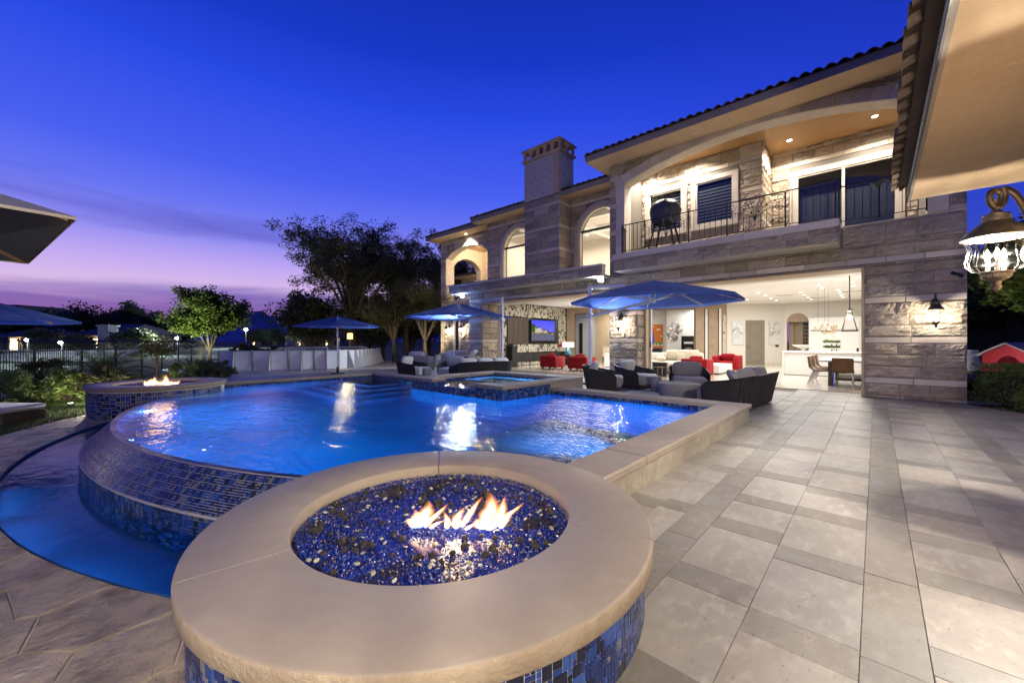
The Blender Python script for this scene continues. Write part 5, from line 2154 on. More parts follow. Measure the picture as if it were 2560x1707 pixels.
def big_lantern(label, c, wall, e):
    T = thing('carriage_lantern', label, 'lantern', c, 0, 'carriage lanterns on the pavilion wall')
    q = MB()
    q.lathe([(.022, .335), (.03, .325), (.035, .31), (.07, .300), (.066, .285), (.072, .268), (.07, .25), (.11, .215), (.150, .178), (.178, .145), (.182, .131), (.176, .126), (.14, .130)], 32)
    for k in range(32):
        a_ = 2 * PI * k / 32
        q.bar((.071 * math.cos(a_), .071 * math.sin(a_), .253), (.068 * math.cos(a_), .068 * math.sin(a_), .285), .006)
    q.build('cap', M['bronze'], T, smooth=True)
    q = MB()
    q.lathe([(.168, .127), (.148, .085), (.140, .05), (.150, 0), (.158, -.035), (.152, -.07), (.120, -.105), (.085, -.118)], 40, cap=False)
    for i, p in enumerate(q.v):
        k = (i % 40)
        f_ = 1 + (.007 if k % 2 else -.007)
        q.v[i] = (p[0] * f_, p[1] * f_, p[2])
    fg_ = q.build('fluted_glass', M['lampglass'], T, smooth=True, ang=3)
    q = MB()
    for k in range(18):
        a_ = 2 * PI * k / 18
        q.tube([(r_ * .985 * math.cos(a_), r_ * .985 * math.sin(a_), z_) for r_, z_ in ((.166, .124), (.148, .085), (.140, .05), (.150, 0), (.158, -.035), (.152, -.07), (.121, -.104))], .0024, 5)
    q.build('ray_ribs', M['ray_rib'], fg_, smooth=True)  # tinted ribs added inside the fluted glass to cast rays of shade
    q = MB()
    q.lathe([(.085, -.115), (.088, -.125), (.074, -.132), (.072, -.16), (.06, -.17), (.03, -.185), (.022, -.21), (.03, -.225), (.022, -.245), (0, -.262)], 24)
    for k in range(28):
        a_ = 2 * PI * k / 28
        q.bar((.0745 * math.cos(a_), .0745 * math.sin(a_), -.158), (.0755 * math.cos(a_), .0755 * math.sin(a_), -.132), .005)
    q.build('base_finial', M['bronze'], T, smooth=True)
    q = MB()
    for k in range(3):
        a_ = 2 * PI * k / 3 + .5
        x_, y_ = .045 * math.cos(a_), .045 * math.sin(a_)
        q.lathe([(.011, -.11), (.011, -.03)], 10, (x_, y_, 0))
    q.build('candle_sleeve', M['white'], T)
    for k in range(3):
        a_ = 2 * PI * k / 3 + .5
        x_, y_ = .045 * math.cos(a_), .045 * math.sin(a_)
        b_ = MB()
        b_.lathe([(.008, -.03), (.017, -.005), (.014, .02), (.005, .045), (0, .055)], 10, (x_, y_, 0))
        b_.build('bulb', BULB, T, smooth=True)
    # scroll arm towards the wall
    d = Vector(wall) - Vector(c)
    dh = Vector((d.x, d.y, 0))
    w_ = dh.length
    dh.normalize()
    pts = []
    for k in range(40):
        t = k / 39
        a_ = PI * .1 + t * 3.55 * PI
        r_ = .028 + .062 * t
        pts.append((-.0 + r_ * math.cos(a_ + PI), .425 + r_ * math.sin(a_ + PI)))
    # spiral centre sits over the cap; end runs out in an arch to the wall plate
    end = pts[-1]
    arm = pts[:36]
    last = arm[-1]
    arm2 = [(last[0] + (w_ - last[0]) * t, .515 - .50 * t ** 2.2 + (last[1] - .515) * (1 - t) ** 3) for t in [i / 14 for i in range(1, 15)]]
    q = MB()
    full = arm + arm2
    q.tube([(dh.x * a_, dh.y * a_, b_) for a_, b_ in full], [.013 + .008 * min(1, i / 20) for i in range(len(full))], 10)
    q.lathe([(.02, .33), (.026, .345), (.018, .36)], 12)
    q.build('scroll_arm', M['bronze'], T, smooth=True)
    q = MB()
    q.lathe([(.09, 0), (.10, .012), (.085, .03), (.05, .04), (0, .042)], 28)
    for k in range(28):
        a_ = 2 * PI * k / 28
        q.bar((.06 * math.cos(a_), .06 * math.sin(a_), .036), (.094 * math.cos(a_), .094 * math.sin(a_), .020), .010)
    p_ = q.build('wall_plate', M['trim'], T, smooth=True, ang=.5)
    p_.location = (d.x, d.y, d.z)
    p_.rotation_euler = (-dh).to_track_quat('Z', 'Y').to_euler()
    for k in range(3):
        a_ = 2 * PI * k / 3 + .5
        lamp('POINT', 'lantern_lamp', (.045 * math.cos(a_), .045 * math.sin(a_), .015), e / 3, WARM, .007, T, local=True)
    return T


big_lantern('large bronze carriage lantern with fluted glass hanging at the right edge', (.645, 4.53, 1.925), (.905, 4.86, 1.97), 84)
big_lantern('bronze carriage lantern on the same wall nearer the viewer, out of frame', (.62, -.95, 1.95), (.905, -.8, 1.97), 112)


def wall_lantern(label, loc, s=1.0, e=26, rot=0):
    T = thing('wall_lantern', label, 'lantern', loc, rot, 'wall lanterns on the stone piers')
    q = MB()
    q.lathe([(.0, .30), (.025, .28), (.03, .25), (.05, .235), (.045, .20), (.10, .13), (.115, .105), (.108, .095), (.07, .10)], 16)
    q.build('cap', M['bronze'], T, smooth=True)
    q = MB()
    q.lathe([(.085, .095), (.088, .03), (.095, -.04), (.075, -.11), (.055, -.13)], 20, cap=False)
    q.build('glass', M['lampglass'], T, smooth=True)
    q = MB()
    for k in range(6):
        a_ = 2 * PI * k / 6
        q.tube([(.09 * math.cos(a_), .09 * math.sin(a_), .095), (.098 * math.cos(a_), .098 * math.sin(a_), -.04), (.058 * math.cos(a_), .058 * math.sin(a_), -.13)], .005, 5)
    q.lathe([(.06, -.125), (.065, -.14), (.04, -.155), (.015, -.19), (.022, -.205), (.012, -.23), (0, -.245)], 14)
    q.build('cage', M['bronze'], T)
    q = MB()
    q.lathe([(.012, -.06), (.022, -.02), (.018, .02), (0, .055)], 10)
    q.build('bulb', BULB_S, T)
    q = MB()
    q.tube([(0, 0, .29), (0, .0, .36), (0, .06, .40), (0, .14, .36), (0, .155, .25), (0, .17, .20)], .012, 8)
    q.lathe([(.04, .12), (.06, .2), (.04, .30), (.0, .34)], 10, (0, .18, 0), sy=.3)
    q.build('bracket', M['bronze'], T, smooth=True)
    lamp('POINT', 'lantern_lamp', (0, 0, 0), e, WARM2, .035, T, local=True)
    T.scale = (s, s, s)
    return T


wall_lantern('lit lantern on the wide stone pier right of the dining room opening', (.93, 12.24, 1.86), 1.15, 7)
wall_lantern('lit lantern on the stone pier behind the grey armchairs', (-6.37, 12.24, 1.90), 1.15, 7)
wall_lantern('lit lantern left of the narrow side door', (-18.03, 14.17, 1.90), 1.15, 7)
wall_lantern('lit lantern right of the narrow side door', (-16.75, 14.17, 1.95), 1.15, 7)

FLOOD = emitter('flood_led', (.78, .90, 1.0), 160)
for lab, x, e in (('bright floodlight under the terrace parapet above the left blue umbrella', -14.5, 300), ('bright floodlight under the parapet beside the balcony pier', -7.1, 230)):
    T = thing('floodlight', lab, 'floodlight', (x, 12.40, 3.46), 0, 'floodlights under the terrace parapet')
    q = MB()
    q.rbox(-.11, .11, -.05, .03, -.08, .08, .012)
    q.bar((0, .03, .0), (0, .10, .03), .03)
    o1 = q.build('housing', M['white'], T)
    q = MB()
    q.box(-.085, .085, -.056, -.051, -.06, .06)
    q.build('lens', FLOOD, T)
    T.rotation_euler = (.25, 0, 0)
    l_ = lamp('SPOT', 'flood_lamp', (0, -.10, 0), e, COOL, .25, T, spot=165, blend=.8, local=True)
    aim(l_, (.05, -1, -.30))

for lab, x, y, z in (('dark security camera high on the wide stone pier', 1.22, 12.47, 2.72), ('dark security camera sticking out past the far corner of the house', 1.41, 13.6, 2.83)):
    T = thing('security_camera', lab, 'camera', (x, y, z), 0)
    q = MB()
    q.tube([(0, 0, 0), (0, -.10, .03)] if y < 13 else [(0, 0, .03), (.2, -.02, .03)], .012, 8)
    q.lathe([(.035, 0), (.035, .02)], 12, (0, -.02, -.01))
    q.build('arm', M['white' if y < 13 else 'black'], T)
    q = MB()
    if y < 13:
        q.tube([(-.06, -.12, .02), (.02, -.14, -.03)], .036, 10)
        q.tube([(.03, -.12, -.02), (.09, -.16, -.08)], .036, 10)
    else:
        q.tube([(.2, -.02, .04), (.28, -.05, -.03)], .04, 10)
    q.build('housing', M['black'], T)

# ================================================================== UMBRELLAS
def canopy(R_, z_edge, z_top, n=8, rot=0.0, cloth='bluecloth', val=.07, sag=.05):
    q = MB()
    rings = 5
    vs = [(0, 0, z_top)]
    for i in range(1, rings + 1):
        t = i / rings
        for k in range(n * 3):
            a_ = rot + 2 * PI * k / (n * 3)
            sub = k % 3
            # straight hem between the ribs, cloth sagging a little inside each panel
            loc_a = (sub / 3) * 2 * PI / n - PI / n
            rr_ = R_ * math.cos(PI / n) / math.cos(loc_a)
            dip = sag * math.sin(PI * sub / 3) * math.sin(PI * min(1, t)) if sub else 0
            z = z_top - (z_top - z_edge) * (t ** 1.08) - dip
            vs.append((rr_ * t * math.cos(a_), rr_ * t * math.sin(a_), z))
    m_ = n * 3
    fs = [(0, 1 + k, 1 + (k + 1) % m_) for k in range(m_)]
    for i in range(rings - 1):
        for k in range(m_):
            k2 = (k + 1) % m_
            fs.append((1 + i * m_ + k, 1 + (i + 1) * m_ + k, 1 + (i + 1) * m_ + k2, 1 + i * m_ + k2))
    b_ = 1 + (rings - 1) * m_
    base = len(vs)
    vs += [(vs[b_ + k][0], vs[b_ + k][1], vs[b_ + k][2] - val) for k in range(m_)]
    for k in range(m_):
        k2 = (k + 1) % m_
        fs.append((b_ + k, base + k, base + k2, b_ + k2))
    q.add(vs, fs)
    return q


def rib_bars(R_, z_edge, z_top, n, rot, hub_z, T, rib_mat, strut=True):
    for k in range(n):
        a_ = rot + 2 * PI * k / n
        r_ = MB()
        pts = []
        for i in range(4):
            t = .05 + .92 * i / 3
            pts.append((R_ * t * math.cos(a_), R_ * t * math.sin(a_), z_top - (z_top - z_edge) * t ** 1.08 - .035))
        for i in range(3):
            r_.bar(pts[i], pts[i + 1], .03, .035)
        rb_ = r_.build('rib', M[rib_mat], T)
        if strut:
            s_ = MB()
            t = .52
            s_.bar((.06 * math.cos(a_), .06 * math.sin(a_), hub_z), (R_ * t * math.cos(a_), R_ * t * math.sin(a_), z_top - (z_top - z_edge) * t ** 1.08 - .05), .028, .034)
            s_.build('strut', M[rib_mat], rb_)


def cantilever(label, c, pole, ze, zt, zp, R_, rot):
    T = thing('cantilever_umbrella', label, 'umbrella', (c[0], c[1], 0), 0, 'blue umbrellas round the pool')
    px, py = pole[0] - c[0], pole[1] - c[1]
    d = Vector((px, py, 0)).normalized()
    canopy(R_, ze, zt, 8, rot).build('canopy', M['bluecloth'], T, smooth=True, ang=.25)
    hz = ze - .02
    rib_bars(R_, ze, zt, 8, rot, hz + .03, T, 'alu')
    q = MB()
    q.lathe([(0, zt + .16), (.025, zt + .15), (.03, zt + .12), (.015, zt + .09), (.03, zt + .06)], 10)
    q.lathe([(.02, zt), (.02, hz + .05), (.065, hz + .04), (.065, hz - .03), (.03, hz - .05), (0, hz - .06)], 12)
    q.build('hub', M['alu'], T, smooth=True, ang=.6)
    q = MB()
    q.tube([(px, py, .04), (px, py, zp)], .062, 14)
    q.build('pole', M['alu'], T, smooth=True, ang=.8)
    q = MB()
    q.rbox(px - .42, px + .42, py - .42, py + .42, 0, .06, .02)
    q.lathe([(.11, .06), (.10, .16), (.066, .18)], 14, (px, py, 0))
    q.build('base', M['darkmetal'], T)
    q = MB()
    q.bar((px, py, zp - .04), (d.x * R_ * .42, d.y * R_ * .42, zt - .02), .045, .06)
    q.build('upper_arm', M['alu'], T)
    q = MB()
    q.bar((px, py, zp - .95), (d.x * .05, d.y * .05, hz), .05, .07)
    q.bar((px - d.x * .0, py, zp - .62), (px - d.x * .62, py - d.y * .62, zp - .80), .018)
    q.bar((px - d.x * .3, py - d.y * .3, zp - .70), (px - d.x * .36, py - d.y * .36, zp - .88), .014)
    q.build('lower_arm', M['alu'], T)
    q = MB()
    q.rbox(px - .085, px + .085, py - .085, py + .085, zp - 1.02, zp - .86, .012)
    q.bar((px + .08, py, zp - .95), (px + .15, py - .02, zp - .99), .02)
    q.build('crank_box', M['alu'], T)
    return T


cantilever('large blue cantilever umbrella over the near armchairs by the terrace', (-4.40, 10.42), (-6.55, 10.75), 2.40, 2.93, 3.02, 2.20, math.radians(28))
cantilever('blue cantilever umbrella over the far sofa left of the spa', (-13.28, 11.1), (-11.35, 11.8), 2.37, 2.93, 3.12, 2.25, math.radians(48))


def market(label, c, z0, ze, zt, R_, rot, cloth, n=8, ribs='tan', pole=True, lining=False, group='blue umbrellas round the pool'):
    T = thing('market_umbrella', label, 'umbrella', (c[0], c[1], z0), 0, group)
    cp = canopy(R_, ze, zt, n, rot, val=.025 if lining else .06)
    cp.build('canopy', M[cloth], T, smooth=True, ang=.25)
    if lining:
        li = canopy(R_ * .992, ze - .012, zt - .012, n, rot, val=.0, sag=.05)
        li.build('lining', M['greycloth'], T, smooth=True, ang=.25)
    rib_bars(R_, ze, zt, n, rot, ze - .05, T, ribs)
    q = MB()
    q.tube([(0, 0, .03), (0, 0, zt - .03)], .026, 12)
    q.lathe([(.05, ze - .10), (.05, ze - .02)], 12)
    q.build('pole', M['tan' if ribs == 'tan' else 'alu'], T, smooth=True, ang=.8)
    q = MB()
    q.lathe([(.28, 0), (.28, .05), (.06, .08), (.04, .30), (.03, .30)], 20)
    q.lathe([(0, zt + .10), (.02, zt + .08), (.03, zt + .04), (.02, zt)], 10)
    q.build('base', M['darkmetal'], T)
    return T


market('blue market umbrella on a centre pole in front of the white panels', (-15.8, 7.0), 0, 1.92, 2.30, 1.58, .3, 'bluecloth', ribs='alu')
market('blue umbrella half out of frame at the left edge', (-15.75, -2.05), -.30, 2.12, 2.75, 2.15, math.radians(86), 'bluecloth')
market('pale canopy corner close overhead at the left edge', (-6.12, -1.78), -.30, 2.60, 3.25, 2.245, math.radians(52.4), 'creamcloth', n=4, lining=True, group=None)

# ================================================================== PATIO FURNITURE
def tub(Lw, D, mat_shell, h_back=.66, h_arm=.50, lean=.12, n=48, straps=True):
    # strap-woven shell with a U plan: arms along x at +-Lw/2, back at y=+D/2, open to -y
    path_ = []
    rc = .30
    xa, yb, yf = Lw / 2, D / 2, -D / 2 + .08
    for i in range(9):
        path_.append((-xa, yf + (yb - rc - yf) * i / 8))
    for i in range(1, 9):
        a_ = PI - (PI / 2) * i / 8
        path_.append((-xa + rc + rc * math.cos(a_), yb - rc + rc * math.sin(a_)))
    m_ = max(4, int((Lw - 2 * rc) / .12))
    for i in range(1, m_ + 1):
        path_.append((-xa + rc + (Lw - 2 * rc) * i / m_, yb))
    for i in range(1, 9):
        a_ = PI / 2 - (PI / 2) * i / 8
        path_.append((xa - rc + rc * math.cos(a_), yb - rc + rc * math.sin(a_)))
    for i in range(1, 9):
        path_.append((xa, yb - rc + (yf - yb + rc) * i / 8))
    tot = [0]
    for i in range(1, len(path_)):
        tot.append(tot[-1] + math.hypot(path_[i][0] - path_[i - 1][0], path_[i][1] - path_[i - 1][1]))

    def at(s):
        s = max(0, min(tot[-1], s))
        for i in range(1, len(tot)):
            if s <= tot[i]:
                f_ = (s - tot[i - 1]) / (tot[i] - tot[i - 1] + 1e-9)
                return (path_[i - 1][0] + (path_[i][0] - path_[i - 1][0]) * f_, path_[i - 1][1] + (path_[i][1] - path_[i - 1][1]) * f_)
        return path_[-1]

    def top(s):
        x_, y_ = at(s)
        f_ = min(1, max(0, (y_ - yf) / (yb - yf)))
        h_ = h_arm + (h_back - h_arm) * f_ ** 1.6
        end = min(s, tot[-1] - s)
        if end < .12:
            h_ -= .10 * (1 - end / .12) ** 2
        k_ = 1 + lean * .6
        return (x_ * (1 + lean * .25), y_ + lean * f_ * .9, h_)
    shell, rail = MB(), []
    K = int(tot[-1] / .045)
    for i in range(K):
        s = tot[-1] * (i + .5) / K
        b_, t_ = at(s), top(s)
        shell.bar((b_[0] * .96, b_[1] * .96, .05), t_, .034, .012) if straps else None
    vs, fs = [], []
    for i in range(K + 1):
        s = tot[-1] * i / K
        b_, t_ = at(s), top(s)
        vs += [(b_[0] * .94, b_[1] * .94, .05), (t_[0] * .985, t_[1] * .985, t_[2] - .01)]
        rail.append(t_)
    for i in range(K):
        fs.append((i * 2, i * 2 + 1, i * 2 + 3, i * 2 + 2))
    shell.add(vs, fs)
    e0, e1 = at(0), at(tot[-1])
    rail = [(e0[0] * .96, e0[1], .05)] + rail + [(e1[0] * .96, e1[1], .05)]
    return shell, rail, (xa, yb, yf)


def tub_seat(name, label, cat, loc, rot, Lw, D, cush, back, group, n_back=1, extra=()):
    T = thing(name, label, cat, loc, rot, group)
    sh, rail, (xa, yb, yf) = tub(Lw, D, 'rope')
    sh.build('woven_shell', M['rope'], T)
    q = MB()
    q.tube(rail, .016, 8)
    q.build('frame_rail', M['iron'], T, smooth=True)
    q = MB()
    q.rbox(-xa + .03, xa - .03, -D / 2 + .02, yb - .06, .03, .12, .02)
    q.build('base', M['rope'], T)
    q = MB()
    q.rbox(-xa + .06, xa - .06, -D / 2 - .06, yb - .12, .125, .40, .045)
    q.build('seat_cushion', M[cush], T, smooth=True, ang=1.2)
    w_ = (2 * xa - .16) / n_back
    for i in range(n_back):
        q = MB()
        R_ = Matrix.Rotation(math.radians(-72), 3, 'X') @ Matrix.Rotation(0, 3, 'Z')
        q.pillow((-xa + .08 + w_ * (i + .5), yb - .17, .56), (w_ * .98, .44, .20), R_, n=10)
        q.build('back_cushion', M[back], T, smooth=True, ang=3)
    for (x_, y_, z_, sx_, sy_, rz, rx) in extra:
        q = MB()
        q.pillow((x_, y_, z_), (sx_, sy_, .16), Matrix.Rotation(rz, 3, 'Z') @ Matrix.Rotation(math.radians(rx), 3, 'X'), n=10)
        q.build('throw_pillow', M[back], T, smooth=True, ang=3)
    return T


def face_rot(dx, dy):
    # rotation that turns the -y front of a seat towards (dx, dy)
    return math.atan2(dy, dx) + PI / 2


G1 = 'charcoal rope armchairs on the terrace'
tub_seat('club_chair', 'charcoal rope armchair seen from its left side, nearest the spa', 'armchair', (-5.35, 9.45, 0), face_rot(1, .45), .86, .86, 'cushion', 'lightcushion', G1)
tub_seat('club_chair', 'charcoal rope armchair with slumped cushion in front of the lit pier', 'armchair', (-5.0, 10.6, 0), face_rot(.92, -.1), .86, .86, 'cushion', 'lightcushion', G1)
tub_seat('club_chair', 'charcoal rope armchair facing the pool behind the round table', 'armchair', (-3.62, 10.75, 0), face_rot(.42, -.9), .9, .86, 'cushion', 'cushion', G1)
tub_seat('club_chair', 'charcoal rope armchair in side view left of the spa', 'armchair', (-12.05, 8.0, 0), face_rot(1, .45), .86, .86, 'lightcushion', 'lightcushion', G1)
tub_seat('club_chair', 'charcoal rope armchair facing the pool left of the far sofa', 'armchair', (-11.0, 8.95, 0), face_rot(.5, -.86), .86, .86, 'lightcushion', 'lightcushion', G1)
G2 = 'charcoal rope sofas on the terrace'
tub_seat('outdoor_sofa', 'charcoal rope sofa with three cushions seen from behind by the pool corner', 'sofa', (-2.12, 9.30, 0), face_rot(-1, .08), 1.8, .92, 'cushion', 'cushion', G2, 2, extra=((.66, .15, .56, .5, .42, .5, -60), (-.6, .10, .55, .48, .42, -.35, -64)))
tub_seat('outdoor_sofa', 'charcoal rope sofa seen from behind, left of the spa', 'sofa', (-9.55, 8.95, 0), face_rot(-1, .30), 1.9, .92, 'lightcushion', 'lightcushion', G2, 3)

for lab, x, y, r_, h_ in (('low round concrete table between the near armchairs', -3.42, 9.52, .47, .33),):
    T = thing('round_table', lab, 'table', (x, y, 0))
    q = MB()
    q.lathe([(r_ * .82, 0), (r_ * .93, h_ * .30), (r_, h_ * .62), (r_, h_ * .80)], 40)
    q.build('drum', M['concrete'], T, smooth=True, ang=.9)
    q = MB()
    q.lathe([(r_, h_ * .80), (r_ * 1.005, h_ * .9), (r_ * .97, h_), (0, h_ + .004)], 40, cap=False)
    q.build('tabletop', M['concrete'], T, smooth=True, ang=.9)
for lab, x, y, mt in (('small grey drum side table behind the low round table', -4.25, 10.2, 'concrete'), ('small grey drum side table between the two far armchairs', -11.55, 8.2, 'concrete')):
    T = thing('side_table', lab, 'side table', (x, y, 0), 0, 'drum side tables')
    q = MB()
    q.lathe([(.12, 0), (.15, .36)], 24)
    q.build('drum', M[mt], T, smooth=True, ang=.8)
    q = MB()
    q.lathe([(.152, .36), (.152, .385), (.146, .39), (0, .39)], 24, cap=True)
    q.build('tabletop', M[mt], T, smooth=True, ang=.8)

# outdoor rug under the near group
RUG = tag(MB().box(-5.7, -2.0, 8.7, 11.2, .004, .010).build('rug', material('patterned_rug', (.30, .29, .30), .95, var=[(4, (.16, .16, .18), .48, .52, 1)])), 'grey patterned outdoor rug under the near armchairs', 'rug')

# grey wicker group in front of the far house wall
G3 = 'grey wicker seats by the far wall'


def wicker(label, loc, rot, w, d, cush=True):
    T = thing('wicker_chair', label, 'wicker seat', loc, rot, G3)
    q = MB()
    q.rbox(-w / 2, w / 2, -d / 2, d / 2, .06, .36, .015)
    q.rbox(-w / 2, w / 2, d / 2 - .12, d / 2, .36, .66, .015)
    q.rbox(-w / 2, -w / 2 + .12, -d / 2, d / 2 - .12, .36, .60, .015)
    q.rbox(w / 2 - .12, w / 2, -d / 2, d / 2 - .12, .36, .60, .015)
    q.build('woven_body', M['wicker'], T)
    q = MB()
    for sx_ in (-1, 1):
        for sy_ in (-1, 1):
            q.box(sx_ * (w / 2 - .06) - .03, sx_ * (w / 2 - .06) + .03, sy_ * (d / 2 - .06) - .03, sy_ * (d / 2 - .06) + .03, 0, .06)
    q.build('feet', M['darkmetal'], T)
    q = MB()
    q.rbox(-w / 2 + .13, w / 2 - .13, -d / 2, d / 2 - .13, .36, .47, .03)
    q.build('seat_cushion', M['lightcushion'], T, smooth=True)
    q = MB()
    q.pillow((.05, d / 2 - .22, .64), (w * .6, .42, .18), Matrix.Rotation(math.radians(-74), 3, 'X'))
    q.build('back_cushion', M['lightcushion'], T, smooth=True)
    return T


wicker('grey wicker loveseat turned away, leftmost of the wicker group', (-15.5, 10.6, 0), face_rot(-.6, .8), 1.25, .8)
wicker('grey wicker armchair behind the far cushioned armchair', (-14.2, 11.5, 0), face_rot(-.5, .8), .8, .8)
wicker('grey wicker sofa facing the pool at the far house wall', (-16.2, 13.2, 0), face_rot(.6, -.8), 1.7, .8)
T = thing('wicker_table', 'square wicker side table with folded white towel by the lit wall', 'table', (-13.6, 12.0, 0))
q = MB()
q.rbox(-.36, .36, -.36, .36, .04, .62, .01)
q.build('woven_body', M['wicker'], T)
q = MB()
q.rbox(-.38, .38, -.38, .38, .62, .65, .008)
q.build('tabletop', M['concrete'], T)
tag(MB().pillow((-13.45, 12.1, .75), (.5, .30, .12), Matrix.Rotation(-.7, 3, 'Y')).build('towel', M['white'], smooth=True), 'folded white towel leaning on the wicker side table', 'towel')

# lounger in the grass at the left edge
T = thing('sun_lounger', 'foot end of a wicker lounger with white cushion on the lawn', 'lounger', (-13.1, -1.1, -.30), math.radians(40))
q = MB()
q.rbox(-1.3, .62, -.36, .36, 0, .20, .015)
q.build('base', M['darkwood'], T)
q = MB()
q.rbox(-1.3, .64, -.36, .36, .205, .32, .04)
q.build('cushion', M['lightcushion'], T, smooth=True, ang=1.2)

# path light beside the far fire pit
T = thing('path_light', 'small dark path light with a round lens beside the far fire pit', 'path light', (-13.62, .35, -.32))
q = MB()
q.tube([(0, 0, 0), (0, 0, .52)], .016, 8)
q.build('stake', M['black'], T)
q = MB()
q.lathe([(.05, .52), (.055, .56), (.03, .60), (0, .60)], 14)
q.build('head', M['black'], T)
q = MB()
q.lathe([(0, 0), (.035, .002), (.03, .012)], 12)
lamp('POINT', 'path_lamp', (0.02, -.10, .50), 14, WARM2, .04, T, local=True)
o = q.build('lens', emitter('path_glow', (1, .85, .6), 4), T)
o.location = (.03, -.03, .56)
o.rotation_euler = (0, PI / 2, -.7)

# covered grill on the balcony
T = thing('covered_grill', 'grill under a wrinkled black cover on a splayed stand on the balcony', 'grill', (-4.9, 12.45, 4.083))
q = MB()
vs, fs = [], []
nn, mm = 16, 28
for i in range(nn + 1):
    t = i / nn
    for k in range(mm):
        a_ = 2 * PI * k / mm
        r_ = (.37 + .05 * math.sin(t * PI)) * (1 if t < .62 else math.sqrt(max(0, 1 - ((t - .62) / .385) ** 2)))
        r_ += (.035 * math.sin(5 * a_ + 2 * t) + .05 * noise.noise(Vector((math.cos(a_) * 2, math.sin(a_) * 2, t * 5)))) * (1 - t * .5)
        vs.append((r_ * math.cos(a_) * 1.05, r_ * math.sin(a_) * .85, .88 + .80 * t + (.05 * math.sin(3 * a_) if i == 0 else 0)))
for i in range(nn):
    for k in range(mm):
        fs.append((i * mm + k, i * mm + (k + 1) % mm, (i + 1) * mm + (k + 1) % mm, (i + 1) * mm + k))
q.add(vs, fs)
q.build('cover', material('black_vinyl_cover', (.05, .05, .055), .38, bump=[(9, .6, .05, 3)]), T, smooth=True, ang=.5)
q = MB()
for (x_, y_) in ((-.42, -.3), (.42, -.3), (-.42, .3), (.42, .3)):
    q.bar((x_, y_, .06), (x_ * .5, y_ * .6, .95), .045)
q.bar((-.42, -.3, .15), (.42, .3, .15), .03)
q.bar((.42, -.3, .15), (-.42, .3, .15), .03)
q.build('stand', M['iron'], T)
for (x_, y_) in ((-.42, -.3), (.42, -.3), (-.42, .3), (.42, .3)):
    q = MB()
    q.tube([(x_ - .02, y_, .06), (x_ + .02, y_, .06)], .06, 12)
    q.build('wheel', M['black'], T)
tag(MB().pillow((-3.95, 12.25, 4.13), (.55, .3, .09)).build('planter_clutter', M['rope'], smooth=True), 'low dark bundle lying on the balcony floor beside the grill', 'bundle')

# ================================================================== ROOMS: FURNITURE AND ART
def armchair(label, loc, rot, w, d, h, legs=False):
    T = thing('red_armchair', label, 'armchair', loc, rot, 'red velvet armchairs')
    z0_ = .10 if legs else .03
    q = MB()
    q.rbox(-w / 2, w / 2, d / 2 - .18, d / 2, z0_, h, .025)
    q.build('backrest', M['red'], T, smooth=True, ang=.9)
    for s_ in (-1, 1):
        q = MB()
        q.rbox(*sorted((s_ * w / 2, s_ * (w / 2 - .2))), -d / 2, d / 2 - .182, z0_, h - .03, .025)
        q.build('armrest', M['red'], T, smooth=True, ang=.9)
    q = MB()
    q.rbox(-w / 2 + .202, w / 2 - .202, -d / 2 + .02, d / 2 - .182, z0_ + .02, .40, .03)
    q.build('seat', M['red'], T, smooth=True, ang=.9)
    q = MB()
    q.pillow((0, d / 2 - .26, .56), (w - .45, .38, .16), Matrix.Rotation(math.radians(-72), 3, 'X'))
    q.build('back_cushion', M['red'], T, smooth=True, ang=3)
    for sx_ in (-1, 1):
        for sy_ in (-1, 1):
            q = MB()
            q.box(sx_ * (w / 2 - .1) - .045, sx_ * (w / 2 - .1) + .045, sy_ * (d / 2 - .1) - .045, sy_ * (d / 2 - .1) + .045, 0, z0_ + .01)
            q.build('leg', M['tan'], T)
    return T


armchair('red armchair seen from behind, nearer the television wall', (-11.3, 15.2, 0), PI, .92, .8, .63, True)
armchair('red armchair seen from behind, partly hidden by an umbrella pole', (-9.7, 15.2, 0), PI, .98, .8, .63, True)
armchair('dark red armchair seen from behind in the dining side room', (-5.12, 16.25, 0), PI, .95, .85, .63)
armchair('bright red armchair facing out beyond the white block table', (-5.08, 20.3, 0), 0, 1.08, .85, .66)
T = thing('side_table', 'chrome framed glass side table between the two red armchairs', 'side table', (-10.5, 15.0, 0))
q = MB()
for (x_, y_) in ((-.2, -.2), (.2, -.2), (.2, .25), (-.2, .25)):
    q.bar((x_, y_, 0), (x_, y_, .55), .022)
for z_ in (.011, .55):
    q.bar((-.2, -.2, z_), (.2, -.2, z_), .022)
    q.bar((-.2, .25, z_), (.2, .25, z_), .022)
    q.bar((-.2, -.2, z_), (-.2, .25, z_), .022)
    q.bar((.2, -.2, z_), (.2, .25, z_), .022)
q.build('frame', M['chrome'], T)
q = MB()
q.box(-.21, .21, -.21, .26, .562, .572)
q.build('tabletop', M['glass'], T)
T = thing('white_cube_table', 'white block coffee table between the red armchairs', 'coffee table', (-5.0, 17.95, 0))
q = MB()
q.rbox(-.46, .46, -.95, .95, .05, .36, .006)
q.build('body', M['white'], T)
q = MB()
q.box(-.42, .42, -.91, .91, 0, .05)
q.build('plinth', M['black'], T)

# television
T = thing('television', 'large wall television showing a mansion street at dusk', 'television', (-14.12, 18.05, 1.3))
q = MB()
q.rbox(-.0, .05, -1.08, 1.08, .02, 1.22, .01)
q.build('case', M['black'], T)
